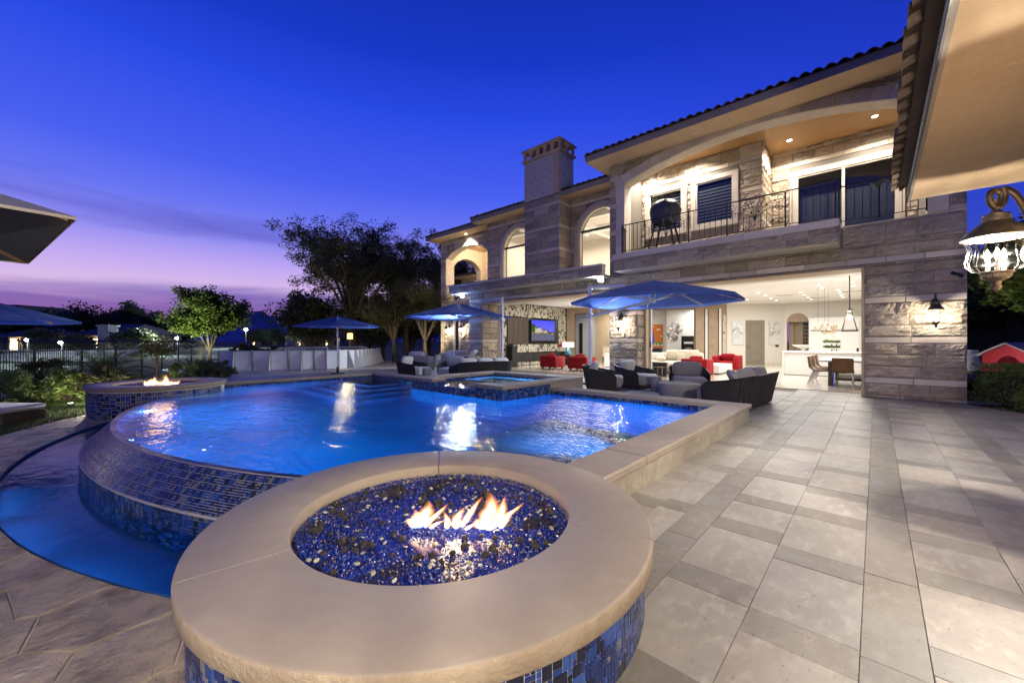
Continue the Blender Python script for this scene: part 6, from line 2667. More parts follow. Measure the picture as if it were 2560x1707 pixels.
# the picture on the screen: a procedural view of sky, pale house front and drive
sm = bpy.data.materials.new('screen_picture')
sm.use_nodes = True
n, l = sm.node_tree.nodes, sm.node_tree.links
n.remove(n['Principled BSDF'])
at = n.new('ShaderNodeAttribute')
at.attribute_name = 'tint'
em = n.new('ShaderNodeEmission')
em.inputs[1].default_value = .8
l.new(at.outputs['Color'], em.inputs[0])
l.new(em.outputs[0], n['Material Output'].inputs[0])
q = MB()
sr = random.Random(9)
for i in range(48):
    for j in range(28):
        u_, v_ = (i + .5) / 48, (j + .5) / 28
        roofl = .80 - .42 * u_ + .05 * math.sin(u_ * 22)
        drive = .36 - .10 * abs(u_ - .45)
        if v_ > roofl:
            c_ = (.06 + .12 * (1 - v_), .07 + .1 * (1 - v_), .75)
        elif v_ > roofl - .06:
            c_ = (.06, .035, .03)
        elif v_ > drive + .06:
            c_ = (.36, .33, .33) if (int(u_ * 16) + int(v_ * 10)) % 3 else (.60, .48, .30)
            if u_ < .14 or (.66 < u_ < .72) or u_ > .93:
                c_ = (.03, .08, .015)
        elif v_ > drive:
            c_ = (.35, .26, .10) if sr.random() < .5 else (.05, .09, .02)
        else:
            c_ = (.11, .10, .16)
        k_ = sr.uniform(.85, 1.15)
        y0_, y1_ = 1.05 - 2.1 * (i + 1) / 48, 1.05 - 2.1 * i / 48
        q.add([(.052, -y1_, .05 + 1.14 * j / 28), (.052, -y0_, .05 + 1.14 * j / 28), (.052, -y0_, .05 + 1.14 * (j + 1) / 28), (.052, -y1_, .05 + 1.14 * (j + 1) / 28)], [(0, 1, 2, 3)], 0, (c_[0] * k_, c_[1] * k_, c_[2] * k_))
q.build('screen', sm, T)
T.rotation_euler = (0, 0, 0)
T = thing('loudspeaker', 'tall black floor speaker at the left end of the fireplace', 'speaker', (-13.9, 15.2, 0))
q = MB()
q.rbox(-.2, .2, -.2, .2, .03, 1.07, .01)
q.build('cabinet', M['black'], T)
q = MB()
q.box(-.24, .24, -.24, .24, 0, .03)
q.build('base', M['blackgloss'], T)
for i, z_ in enumerate((.35, .65, .92)):
    q = MB()
    q.lathe([(.12 - .03 * i, 0), (.12 - .03 * i, .01), (.06, .004), (0, .012)], 18)
    o = q.build('driver', M['rope'], T)
    o.location = (0, -.201, z_)
    o.rotation_euler = (PI / 2, 0, 0)

T = thing('table_lamp', 'lamp with teal teardrop base and white rectangular shade', 'lamp', (-12.6, 18.4, .52))
q = MB()
q.lathe([(.06, 0), (.16, .05), (.19, .16), (.15, .28), (.05, .42), (.03, .46)], 20)
q.build('base', material('teal_ceramic', (.03, .16, .24), .15, var=[(7, (.25, .35, .40), .5, .7, 3)]), T, smooth=True)
q = MB()
q.add([(-.30, -.16, .46), (.30, -.16, .46), (.30, .16, .46), (-.30, .16, .46), (-.29, -.15, .74), (.29, -.15, .74), (.29, .15, .74), (-.29, .15, .74)], [(0, 1, 5, 4), (1, 2, 6, 5), (2, 3, 7, 6), (3, 0, 4, 7)])
q.build('lamp_shade', emitter('lit_shade', (1, .92, .80), 1.1), T)
T.rotation_euler = (0, 0, YAW)
lamp('POINT', 'table_lamp_light', (0, 0, .55), 12, WARM2, .08, T, local=True)
T = thing('console_table', 'low black console holding the teal lamp', 'console', (-12.7, 18.4, 0))
q = MB()
q.rbox(-.7, .7, -.3, .3, .06, .52, .01)
q.build('cabinet', M['blackgloss'], T)
q = MB()
q.box(-.66, .66, -.27, .27, 0, .06)
q.build('plinth', M['black'], T)
T = thing('flower_vase', 'slim glass vase of red flowers beside the white lamp shade', 'vase', (-13.1, 18.3, .52))
q = MB()
q.lathe([(.03, 0), (.05, .05), (.03, .22), (.05, .34)], 12, cap=False)
q.build('vase', M['glass'], T)
q = MB()
for k in range(14):
    a_ = k * 2.4
    q.pillow((.11 * math.cos(a_) * (k % 3) / 2, .11 * math.sin(a_) * (k % 3) / 2, .52 + .03 * (k % 4)), (.09, .09, .07), n=4)
q.build('blooms', M['red'], T, smooth=True)

# navy sofa and patterned sideboard in the left back room
T = thing('navy_sofa', 'navy sofa with plump cushions in the back room behind the red chairs', 'sofa', (-10.9, 24.4, 0), BA)
q = MB()
q.rbox(-1.1, 1.1, -.45, .45, .08, .42, .03)
q.build('seat', M['navy'], T)
q = MB()
q.rbox(-1.1, 1.1, .28, .46, .42, .78, .04)
q.build('backrest', M['navy'], T)
for i in range(4):
    q = MB()
    q.pillow((-.8 + i * .53, .15, .66), (.52, .48, .2), Matrix.Rotation(math.radians(-70), 3, 'X'))
    q.build('back_cushion', M['navy'], T, smooth=True)
T = thing('sideboard', 'white sideboard with a black blotched front in front of the navy sofa', 'sideboard', (-9.6, 18.3, 0), BA)
q = MB()
q.rbox(-.6, .6, -.22, .22, .05, .66, .008)
q.build('cabinet', material('blotched_lacquer', (.72, .71, .69), .25, var=[(2.6, (.02, .02, .02), .56, .60, 2)]), T)
q = MB()
q.box(-.62, .62, -.24, .24, .66, .69)
q.build('tabletop', M['white'], T)
q = MB()
q.box(-.56, .56, -.2, .2, 0, .05)
q.build('plinth', M['chrome'], T)
T = thing('wooden_chair', 'pale chair with black metal frame in the left back room', 'chair', (-11.9, 21.5, 0), BA)
q = MB()
q.rbox(-.3, .3, -.3, .3, .40, .48, .02)
q.rbox(-.3, .3, .24, .30, .48, .98, .02)
q.build('seat', M['cream'], T)
for (x_, y_) in ((-.28, -.28), (.28, -.28), (-.28, .28), (.28, .28)):
    q = MB()
    q.bar((x_, y_, 0), (x_, y_, .40), .03)
    q.build('leg', M['black'], T)


def on_wall(name, label, cat, s, z, off, origin, ang, group=None):
    ca, sa = math.cos(ang), math.sin(ang)
    return thing(name, label, cat, (origin[0] + s * ca - off * sa, origin[1] + s * sa + off * ca, z), ang, group)


# painting: a generic stand-in, flat shapes on orange
T = on_wall('painting', 'orange painting with a tall blue peak and white clouds on the back room wall', 'painting', 5.36, .72, 3.94, BO, BA)
q = MB()
q.box(-.42, .42, 0, .04, 0, 1.72)
q.build('canvas', material('orange_paint', (.50, .15, .02), .6, var=[(9, (.44, .12, .015), .4, .7, 3)]), T)
pb, pw_, pg, pk = material('blue_paint', (.03, .09, .50), .6), M['white'], material('green_paint', (.10, .26, .02), .6), M['black']
q = MB()


def shape(pts, mi, d=.003):
    q.add([(x_, -d, z_) for x_, z_ in pts], [tuple(range(len(pts)))], mi)


shape([(-.42, .30), (.42, .30), (.42, .33), (-.42, .33)], 1)
shape([(-.42, .33), (.42, .33), (.42, .48), (.15, .56), (-.1, .46), (-.42, .52)], 2, .0035)
shape([(-.34, .42), (-.08, .42), (-.15, .8), (-.20, 1.42), (-.22, 1.42), (-.27, .8)], 0, .004)
for (cx0, cz0, w0) in ((.12, 1.36, .13), (-.22, 1.58, .09), (.28, .92, .08)):
    shape([(cx0 + w0 * math.cos(2 * PI * k / 14), cz0 + w0 * .35 * math.sin(2 * PI * k / 14) * (1.3 if k < 7 else .5)) for k in range(14)], 1, .004)
for k in range(7):
    shape([(-.40 + k * .115, .335), (-.31 + k * .115, .335), (-.33 + k * .115, .40 + .05 * (k % 3)), (-.38 + k * .115, .40)], 3 if k % 2 else 1, .005)
q.build('painted_shapes', [pb, pw_, pg, pk], T)
plate_m = material('silver_plate', (.55, .54, .52), .25, metal=.7)
plate_d = material('bronze_plate', (.22, .20, .18), .3, metal=.7)
for i, (s_, z_, r_, dk) in enumerate(((6.48, 2.35, .22, 0), (6.20, 2.12, .19, 0), (6.68, 2.28, .10, 1), (6.45, 1.55, .22, 1), (6.62, 1.92, .15, 1), (6.78, 2.05, .15, 0), (6.08, 1.72, .13, 1), (6.2, 1.45, .14, 0))):
    T = on_wall('wall_plate', ('%s round metal plate %s in the wall cluster' % (('pale', 'dark')[dk], ('at the top', 'at the upper left', 'at the upper right edge, small', 'lowest and largest', 'right of centre', 'at the far right', 'at the far left', 'at the lower left')[i])), 'wall plate', s_, z_, 3.52, BO, BA, 'metal plates on the back room wall')
    q = MB()
    q.lathe([(r_, 0), (r_ * .96, .03), (r_ * .6, .05), (0, .055)], 24)
    o = q.build('dish', plate_d if dk else plate_m, T, smooth=True)
    o.rotation_euler = (PI / 2, 0, 0)
    q = MB()
    q.lathe([(r_ * .96, .03), (r_ * 1.02, .035), (r_ * 1.02, .025)], 24, cap=False)
    o = q.build('rim', M['chrome'], T, smooth=True)
    o.rotation_euler = (PI / 2, 0, 0)
T = on_wall('chalk_panel', 'tall black glossy panel with white swirl leaning by the brown wall', 'artwork', 7.25, .30, 3.0, BO, BA)
q = MB()
q.rbox(-.42, .42, 0, .10, 0, 1.36, .03)
q.build('board', M['blackgloss'], T)
q = MB()
q.tube([((.05 + .27 * t / 40) * math.cos(.4 * t) * .9, -.006, .38 + (.04 + .20 * t / 40) * math.sin(.4 * t)) for t in range(48)], .012, 5)
q.tube([(-.40, -.006, .12), (.40, -.006, .26)], .014, 5)
q.box(-.27, .27, -.008, -.002, .86, .98)
q.build('swirl', M['greywall'], T)
for lab, s0_, mt in (('silver relief artwork left of the taupe door', .53, 0), ('silver and black relief artwork right of the taupe door', 2.51, 1)):
    T = on_wall('relief_artwork', lab, 'artwork', s0_, 1.13, -.05, DO, DA, 'silver relief artworks')
    q = MB()
    q.box(-.28, .28, 0, .04, 0, 1.26)
    q.build('panel', material('silver_leaf_%s' % ('blue', 'black')[mt], (.60, .64, .68) if mt == 0 else (.62, .62, .61), .3, metal=.3, var=[(4, (.03, .03, .035) if mt else (.30, .38, .48), .58, .66, 3)]), T)
    q = MB()
    for k in range(9):
        c0, c1, r0 = rnd.uniform(-.2, .2), rnd.uniform(.2, 1.1), rnd.uniform(.08, .2)
        q.tube([(max(-.27, min(.27, c0 + r0 * math.cos(a_ * .4))), -.012, c1 + r0 * math.sin(a_ * .4)) for a_ in range(10)], .014, 5)
    q.build('relief', M['chrome'], T)
T = on_wall('tall_artwork', 'narrow tall abstract painting in brown and orange at the end of the brown wall', 'artwork', 8.79, .60, -.06, BO, BA)
q = MB()
q.box(-.09, .09, 0, .04, 0, 2.15)
q.build('canvas', material('abstract_paint', (.42, .38, .33), .6, var=[(3, (.10, .07, .05), .54, .62, 4), (5, (.42, .16, .05), .60, .66, 4)]), T)

# cream sectional, chaise, trunk
T = thing('cream_sofa', 'cream sectional sofa with pillows below the orange painting', 'sofa', (-6.9, 18.6, 0), BA)
q = MB()
q.rbox(-1.6, 1.3, -.5, .5, .10, .42, .04)
q.build('seat', M['cream'], T, smooth=True, ang=.9)
q = MB()
q.rbox(-1.6, 1.3, .30, .52, .42, .78, .05)
q.build('backrest', M['cream'], T, smooth=True, ang=.9)
q = MB()
q.rbox(-.75, -.35, -.52, .3, .42, .64, .08)
q.build('armrest', M['cream'], T, smooth=True, ang=.9)
for (x_, z_, w_, a_) in ((-.05, .70, .55, -62), (.45, .70, .55, -66), (.85, .68, .48, -70), (.3, .58, .38, -58)):
    q = MB()
    q.pillow((x_, .08, z_), (w_, .48, .20), Matrix.Rotation(math.radians(a_), 3, 'X'))
    q.build('pillow', M['cream'], T, smooth=True, ang=3)
T = thing('chaise_ottoman', 'cream upholstered chaise block in front of the sectional sofa', 'ottoman', (-6.22, 16.75, 0), BA)
q = MB()
q.rbox(-.62, .62, -.55, .55, .09, .44, .05)
q.build('cushion', M['cream'], T, smooth=True, ang=.9)
q = MB()
q.box(-.56, .56, -.5, .5, 0, .09)
q.build('plinth', M['darkwood'], T)
T = thing('trunk', 'black studded trunk standing beside the cream chaise', 'trunk', (-6.02, 14.85, 0), .25)
q = MB()
q.rbox(-.24, .24, -.22, .22, 0, .46, .008)
q.build('case', M['black'], T)
q = MB()
q.box(-.245, .245, -.226, -.221, .34, .355)
for x_ in (-.2, -.05, .1):
    q.box(x_, x_ + .012, -.226, -.221, .02, .34)
    q.box(x_ - .005, x_ + .02, -.232, -.226, .34, .37)
q.build('metal_strap', M['chrome'], T)
q = MB()
q.rbox(-.25, .25, -.23, .23, .462, .52, .01)
q.build('lid', M['black'], T)

# kitchen
T = thing('kitchen_island', 'long white kitchen island with waterfall end', 'kitchen island', (-1.2, 19.3, 0))
q = MB()
q.box(-1.48, 2.2, -.55, .6, .02, .86)
q.build('body', M['white'], T)
q = MB()
q.rbox(-1.52, 2.25, -.62, .65, .86, .92, .006)
q.rbox(-1.52, -1.47, -.62, .65, .0, .858, .004)
q.build('worktop', M['white'], T)
T = thing('tall_cabinets', 'white tall kitchen cabinets with dark pull handles on the back wall', 'cabinets', (-.9, 25.8, 0))
q = MB()
q.box(-1.66, 1.9, -.28, .28, .05, 2.42)
q.box(-1.70, 1.9, -.30, .28, 2.42, 2.50)
q.build('carcass', M['white'], T)
for x_, w_ in ((-1.60, .92), (-.62, .92), (.36, .6)):
    for z0_, z1_ in ((.10, 1.80), (1.90, 2.38)):
        q = MB()
        q.rbox(x_, x_ + w_, -.32, -.285, z0_, z1_, .008)
        q.build('door', M['white'], T)
for x_ in (-.74, -.55):
    q = MB()
    q.tube([(x_, -.36, .75), (x_, -.36, 1.25)], .018, 8)
    q.build('handle', M['black'], T)
q = MB()
q.box(-1.6, -.7, -.325, -.32, 1.83, 1.87)
q.box(-.62, .3, -.325, -.32, 1.83, 1.87)
q.build('grille', M['fascia'], T)
T = thing('stone_bowl', 'wide white footed bowl on the left end of the island', 'bowl', (-2.1, 19.1, .92))
q = MB()
q.lathe([(.10, 0), (.05, .05), (.08, .10), (.34, .22), (.35, .25), (.30, .23), (.0, .13)], 24)
q.build('bowl', M['white'], T, smooth=True)
T = thing('tiered_planter', 'two tier white stand of green succulents on the island', 'planter', (-1.25, 19.4, .92))
q = MB()
for z_ in (.10, .30):
    q.box(-.26, .26, -.12, .12, z_, z_ + .03)
q.bar((-.15, 0, 0), (-.15, 0, .35), .02)
q.build('stand', M['white'], T)
lf = []
g_ = np.random.default_rng(44)
for z_ in (.13, .33):
    n_ = 260
    c0 = np.stack([g_.uniform(-.24, .24, n_), g_.uniform(-.1, .1, n_), z_ + g_.uniform(0, .07, n_)], 1)
    d_ = g_.normal(size=(n_, 3, 3)) * .03
    lf.append((c0[:, None, :] + d_).reshape(-1, 3))
obj('foliage', fast_mesh('succulents', np.concatenate(lf), 3, M['leaf_green']), T)
for lab, x in (('dark pepper mill on the island left of the cabinets handles', -.5), ('small dark jar at the right of the island', .05)):
    T = thing('pepper_mill', lab, 'mill', (x, 19.2, .92))
    q = MB()
    q.lathe([(.04, 0), (.03, .05), (.04, .1), (.025, .14)], 12)
    q.build('body', M['black'], T, smooth=True)
    q = MB()
    q.lathe([(.028, .14), (.03, .17), (0, .19)], 12)
    q.build('knob', M['chrome'], T, smooth=True)
# dining table and chairs
T = thing('dining_table', 'long pale topped dining table with dark pedestal legs', 'dining table', (-.55, 16.3, 0))
q = MB()
q.rbox(-.72, .72, -1.6, 1.6, .71, .76, .008)
q.build('tabletop', M['greywall'], T)
for y_ in (-1.1, 1.1):
    for x_ in (-.45, .45):
        q = MB()
        q.box(x_ - .05, x_ + .05, y_ - .25, y_ + .25, 0, .71)
        q.build('leg', M['darkwood'], T)
q = MB()
q.box(-.4, .4, -1.1, 1.1, .15, .22)
q.build('stretcher', M['darkwood'], T)
G4 = 'brown leather dining chairs'


def dining_chair(label, loc, rot):
    T = thing('dining_chair', label, 'dining chair', loc, rot, G4)
    vs, fs = [], []
    prof = [(-.24, .46), (.0, .44), (.18, .45), (.25, .52), (.27, .66), (.29, .84)]
    q = MB()
    for (y_, z_) in prof:
        for x_ in (-.24, -.12, 0, .12, .24):
            bow = .03 * (1 - (x_ / .24) ** 2)
            q.v.append((x_, y_ + (bow if z_ > .5 else 0), z_ - (bow * .6 if z_ <= .5 else 0)))
    for i in range(len(prof) - 1):
        for k in range(4):
            fs.append((i * 5 + k, i * 5 + k + 1, i * 5 + k + 6, i * 5 + k + 5))
    top = [(a_, b_ + .0, c_) for a_, b_, c_ in q.v]
    bot = [(a_, b_ + (.035 if c_ > .5 else 0), c_ - (.04 if c_ <= .5 else .01)) for a_, b_, c_ in q.v]
    q = MB()
    q.add(top, fs)
    q.add(bot, [f_[::-1] for f_ in fs])
    m_ = len(prof)
    ring = [k for k in range(5)] + [i * 5 + 4 for i in range(1, m_)] + [(m_ - 1) * 5 + k for k in (3, 2, 1, 0)] + [i * 5 for i in range(m_ - 2, 0, -1)]
    nb = len(top)
    for i in range(len(ring)):
        a_, b_ = ring[i], ring[(i + 1) % len(ring)]
        q.f.append([a_, nb + a_, nb + b_, b_])
        q.m.append(0)
        q.t.append((1, 1, 1))
    q.build('seat_shell', M['leather'], T, smooth=True, ang=.9)
    for sx_ in (-1, 1):
        for (y0_, y1_) in ((-.2, -.24), (.18, .34)):
            q = MB()
            q.bar((sx_ * .2, y0_, .43), (sx_ * .22, y1_, 0), .022, .035)
            q.build('leg', M['chrome'], T)
    return T


dining_chair('brown leather dining chair with its back to the terrace at the table end', (-.70, 14.85, 0), PI)
for i, y_ in enumerate((15.25, 16.2, 17.2)):
    dining_chair(('nearest', 'middle', 'farthest')[i] + ' of the three leather dining chairs along the left side of the table', (-1.22, y_, 0), PI / 2)
dining_chair('leather dining chair on the right side of the table half behind the pier', (.12, 15.3, 0), -PI / 2)

T = thing('pendant_lantern', 'tapered black frame pendant lantern hanging over the dining table', 'pendant light', (-.60, 15.9, 1.62))
q = MB()
q.tube([(0, 0, .70), (0, 0, 1.73)], .016, 8)
q.lathe([(.07, 1.70), (.07, 1.725)], 14)
q.build('rod', M['bronze'], T)
q = MB()
for i in range(4):
    a_, b_ = i * PI / 2 + PI / 4, (i + 1) * PI / 2 + PI / 4
    p, p2 = (.25 * math.cos(a_), .25 * math.sin(a_)), (.25 * math.cos(b_), .25 * math.sin(b_))
    t_, t2 = (.07 * math.cos(a_), .07 * math.sin(a_)), (.07 * math.cos(b_), .07 * math.sin(b_))
    q.bar((*p, 0), (*t_, .60), .016)
    q.bar((*p, .0), (*p2, .0), .03)
    q.bar((*t_, .60), (*t2, .60), .014)
q.lathe([(.0, .70), (.05, .68), (.10, .62), (.06, .58)], 12)
q.build('frame', M['bronze'], T)
q = MB()
for i in range(4):
    a_, b_ = i * PI / 2 + PI / 4, (i + 1) * PI / 2 + PI / 4
    q.add([(.235 * math.cos(a_), .235 * math.sin(a_), .02), (.235 * math.cos(b_), .235 * math.sin(b_), .02), (.065 * math.cos(b_), .065 * math.sin(b_), .58), (.065 * math.cos(a_), .065 * math.sin(a_), .58)], [(0, 1, 2, 3)])
q.build('glass', M['glass'], T)
q = MB()
q.lathe([(.0, .50), (.03, .46), (.035, .40), (.0, .33)], 12)
q.build('bulb', BULB_S, T, smooth=True)
lamp('POINT', 'pendant_lamp', (0, 0, .42), 14, WARM2, .05, T, local=True)
T = thing('glass_pendant', 'cluster of smoky glass globes hanging over the kitchen island', 'pendant light', (-1.45, 19.2, 1.62))
for i, (x_, y_, z_) in enumerate(((-.2, 0, .22), (.0, .05, .3), (.12, -.05, .14), (.26, .05, .22), (.02, -.1, .06), (.2, .1, .08))):
    q = MB()
    q.lathe([(0, -.12)] + [(.12 * math.cos(t), .12 * math.sin(t)) for t in (-1.2, -.8, -.4, 0, .4, .8, 1.2)] + [(0, .12)], 14, (x_, y_, z_), cap=False)
    gl_ = q.build('globe', pane_glass('smoky_globe', (.85, .78, .66), .10, .05), T, smooth=True)
    if i < 3:
        q = MB()
        q.lathe([(0, -.03), (.025, 0), (0, .04)], 8, (x_, y_, z_))
        q.build('bulb', BULB_S, gl_)
        q = MB()
        q.tube([(x_, y_, z_ + .12), (x_, y_, 1.725)], .004, 5)
        q.build('cable', M['black'], gl_)

# ================================================================== WHITE RINK PANELS
PTS = [(-20.78, 4.1), (-20.3, 4.55), (-20.0, 5.15), (-19.68, 5.75), (-19.35, 6.38), (-19.1, 6.85), (-18.9, 7.3), (-18.65, 7.75), (-18.5, 8.25), (-18.62, 8.75), (-18.95, 9.25), (-19.4, 9.7), (-19.95, 10.2), (-20.5, 10.65), (-21.05, 11.1), (-21.6, 11.6), (-22.2, 12.1), (-22.8, 12.6), (-23.4, 13.1)]
RK = thing('rink_wall', 'curved low wall of white panels with triangular braces on the far deck', 'panel wall', (-19.5, 8, 0))
for i in range(len(PTS) - 1):
    a_, b_ = Vector((*PTS[i], 0)), Vector((*PTS[i + 1], 0))
    d = (b_ - a_).normalized()
    nrm = Vector((d.y, -d.x, 0))
    q = MB()
    q.bar(a_ + d * .045 + Vector((0, 0, .45)), b_ - d * .045 + Vector((0, 0, .45)), .02, .82)
    q.build('panel', M['panelwhite'], RK, world=True)
    if i % 2 == 1 or i > 8:
        q = MB()
        e = a_ + nrm * .34
        w_ = d * .012
        P_ = [a_ + nrm * .012 + Vector((0, 0, .03)), e + Vector((0, 0, .03)), e + Vector((0, 0, .08)), a_ + nrm * .05 + Vector((0, 0, .86)), a_ + nrm * .012 + Vector((0, 0, .86))]
        vs = [p - w_ for p in P_] + [p + w_ for p in P_]
        fs = [(4, 3, 2, 1, 0), (5, 6, 7, 8, 9)] + [(k, (k + 1) % 5, 5 + (k + 1) % 5, 5 + k) for k in range(5)]
        q.add(vs, fs)
        q.build('brace', M['greywall'], RK, world=True)
    q = MB()
    q.bar(a_ + Vector((0, 0, .02)), a_ + Vector((0, 0, .885)), .055)
    q.build('post', M['fascia'], RK, world=True)
q = MB()
q.tube([Vector((*p, .885)) for p in PTS], .018, 6)
q.build('top_rail', M['alu'], RK, world=True)
for lab, x, y, w_ in (('low white goal frame standing behind the left of the panel wall', -22.2, 8.2, 2.2), ('low white goal frame standing behind the right of the panel wall', -22.6, 10.9, 1.6)):
    T = thing('goal_frame', lab, 'goal', (x, y, 0), YAW, 'goal frames inside the rink')
    q = MB()
    q.bar((-w_ / 2, 0, .98), (w_ / 2, 0, .98), .05)
    q.bar((-w_ / 2, 0, 0), (-w_ / 2, 0, .98), .05)
    q.bar((w_ / 2, 0, 0), (w_ / 2, 0, .98), .05)
    q.build('frame', M['alu'], T)
    q = MB()
    for k in range(16):
        x_ = -w_ / 2 + w_ * k / 15
        q.bar((x_, .02, .80), (x_, .02, .98), .012)
    q.build('net', M['white'], T)
# ================================================================== FENCES
def picket_fence(label, a, b, z0, z1, step, curl, group, post_every=2.4, most=300):
    T = thing('iron_fence', label, 'fence', ((a[0] + b[0]) / 2, (a[1] + b[1]) / 2, z0), 0, group)
    A_, B_ = Vector((*a, 0)), Vector((*b, 0))
    d = (B_ - A_)
    ln = d.length
    d.normalize()
    nrm = Vector((-d.y, d.x, 0))
    if nrm.dot(A_) < 0:
        nrm = -nrm
    q = MB()
    for z in (z0 + .12, z1 - .22):
        q.bar(A_ + Vector((0, 0, z)), B_ + Vector((0, 0, z)), .035)
    q.build('rail', M['iron'], T, world=True)
    k = 0
    while k * post_every < ln:
        p = A_ + d * k * post_every
        q = MB()
        q.bar(p + Vector((0, 0, z0)), p + Vector((0, 0, z1 - .1)), .06)
        q.build('post', M['iron'], T, world=True)
        k += 1
    pk = MB()
    pk.bar((0, 0, z0), (0, 0, z1), .016)
    if curl:
        pts = [(nrm.x * .14 * t, nrm.y * .14 * t, z1 + .11 * t ** .6) for t in (0, .35, .7, 1)]
        for i in range(3):
            pk.bar(pts[i], pts[i + 1], .016)
    n_ = int(ln / step)
    pm = pk.mesh('picket', M['iron'])
    rest = MB()
    for i in range(n_):
        p = A_ + d * (i + .5) * step
        if i < most:
            o = obj('picket', pm, T)
            o.location = Vector((p.x, p.y, 0)) - WL[T.name]
        else:
            rest.add([(x + p.x, y + p.y, z) for x, y, z in pk.v], pk.f)
    if rest.v:
        tag(rest.build('pickets', M['iron'], T, world=True), kind='stuff')
    return T


GF = 'black iron boundary fences'
picket_fence('black iron fence with curled picket tops behind the left planting', (-15.6, -1.75), (-34.0, 6.0), -.36, 1.24, .105, True, GF)
picket_fence('tall plain black fence behind the white panels and dark trees', (-29.5, 9.6), (-24.0, 19.5), -.36, 2.0, .12, False, GF)
T = picket_fence('dark screened fence beyond the hedge at the right edge', (1.0, 25.0), (9.5, 22.5), 0, 1.9, .12, False, GF)
q = MB()
q.bar((1.0, 25.08, .9), (9.5, 22.58, .9), .02, 1.7)
q.build('mesh_screen', M['rope'], T, world=True)


# ================================================================== TREES AND PLANTS
def leaves(centres, rad, n_each, size, seed, flat=.5, aspect=.5, droop=0.0):
    g_ = np.random.default_rng(seed)
    c = np.repeat(np.asarray(centres), n_each, axis=0)
    r_ = np.repeat(np.asarray(rad), n_each)
    n_ = len(c)
    off_ = g_.normal(size=(n_, 3))
    off_ /= np.linalg.norm(off_, axis=1, keepdims=True)
    off_ *= (g_.uniform(0, 1, n_) ** .45 * r_)[:, None]
    off_[:, 2] *= .8
    p = c + off_
    a_ = g_.normal(size=(n_, 3))
    a_[:, 2] = a_[:, 2] * flat - droop
    a_ /= np.linalg.norm(a_, axis=1, keepdims=True)
    b_ = np.cross(a_, g_.normal(size=(n_, 3)))
    b_ /= np.linalg.norm(b_, axis=1, keepdims=True) + 1e-9
    s_ = size * g_.uniform(.6, 1.3, n_)
    a_ *= s_[:, None]
    b_ *= (s_ * aspect)[:, None]
    return np.stack([p - a_, p - a_ * .1 + b_, p + a_, p - a_ * .1 - b_], 1).reshape(-1, 3)


def tree(name, label, loc, h, spread, leaf, seed, cat='tree', trunk_h=.3, trunk_r=.14, n_limb=7, n_tw=9, n_each=40, lsize=.09, cl=.5, aspect=.45, droop=0, group=None, open_=.0, lean=(0, 0), gaps=None):
    r = random.Random(seed)
    T = thing(name, label, cat, loc, r.uniform(0, 6), group)
    q = MB()
    th_ = h * trunk_h
    base = [(0, 0, -.05), (.03 * h * lean[0], .03 * h * lean[1], th_ * .5), (.06 * h * lean[0], .06 * h * lean[1], th_)]
    q.tube(base, [trunk_r * 1.25, trunk_r, trunk_r * .8], 8)
    cents, rads = [], []
    br = MB()
    top = Vector(base[-1])
    for i in range(n_limb):
        az = 2 * PI * i / n_limb + r.uniform(-.3, .3)
        el = r.uniform(.35, 1.25)
        ln = (h - th_) * r.uniform(.65, .98)
        tip = top + Vector((math.cos(az) * math.cos(el) * spread * r.uniform(.7, 1.05), math.sin(az) * math.cos(el) * spread * r.uniform(.7, 1.05), ln * (.35 + .62 * math.sin(el))))
        mid = top.lerp(tip, .45) + Vector((r.uniform(-.1, .1) * spread, r.uniform(-.1, .1) * spread, .08 * h))
        br.tube([top, top.lerp(mid, .5), mid, tip], [trunk_r * .55, trunk_r * .42, trunk_r * .28, trunk_r * .08], 6)
        for k in range(n_tw):
            t = r.uniform(.35, 1.0)
            p = (top.lerp(mid, t / .45) if t < .45 else mid.lerp(tip, (t - .45) / .55))
            e = p + Vector((r.uniform(-1, 1), r.uniform(-1, 1), r.uniform(-.35, .75))) * (spread * .30)
            br.tube([p, p.lerp(e, .5) + Vector((0, 0, .02 * h)), e], [trunk_r * .12, trunk_r * .08, trunk_r * .03], 4, cap=False)
            if r.random() > open_:
                cents.append(tuple(e))
                rads.append(cl * r.uniform(.6, 1.25))
            if r.random() > open_ + .2:
                cents.append(tuple(p.lerp(e, .5)))
                rads.append(cl * r.uniform(.5, .9))
    q.build('trunk', M['bark'], T, smooth=True, ang=1)
    br.build('branches', M['bark'], T, smooth=True, ang=1)
    obj('crown', fast_mesh('crown', leaves(cents, rads, n_each, lsize, seed, aspect=aspect, droop=droop), 4, M[leaf]), T)
    return T


tree('mesquite_tree', 'tall airy dark tree with open feathery crown against the sunset', (-27.2, 13.2, -.36), 11.3, 5.8, 'leaf_dark', 33, trunk_h=.24, trunk_r=.26, n_limb=14, n_tw=24, n_each=70, lsize=.11, cl=.62, aspect=.28, droop=.4, open_=.12)
tree('mesquite_tree', 'dark airy tree in the middle of the dark trees left of the house', (-25.6, 16.4, -.36), 10.4, 4.0, 'leaf_dark', 37, trunk_h=.25, trunk_r=.22, n_limb=11, n_tw=20, n_each=55, lsize=.11, cl=.6, aspect=.28, droop=.4, open_=.08)
tree('mesquite_tree', 'slim dark tree with pointed top nearest the house eave', (-25.4, 20.2, -.36), 11.6, 3.2, 'leaf_dark', 41, trunk_h=.3, trunk_r=.20, n_limb=10, n_tw=18, n_each=55, lsize=.11, cl=.6, aspect=.28, droop=.3, open_=.15)
tree('olive_tree', 'rounded olive green tree with pale trunk beside the house corner', (-20.4, 14.4, -.3), 6.2, 2.2, 'leaf_olive', 43, trunk_h=.26, trunk_r=.13, n_limb=9, n_tw=12, n_each=110, lsize=.07, cl=.55, aspect=.3)
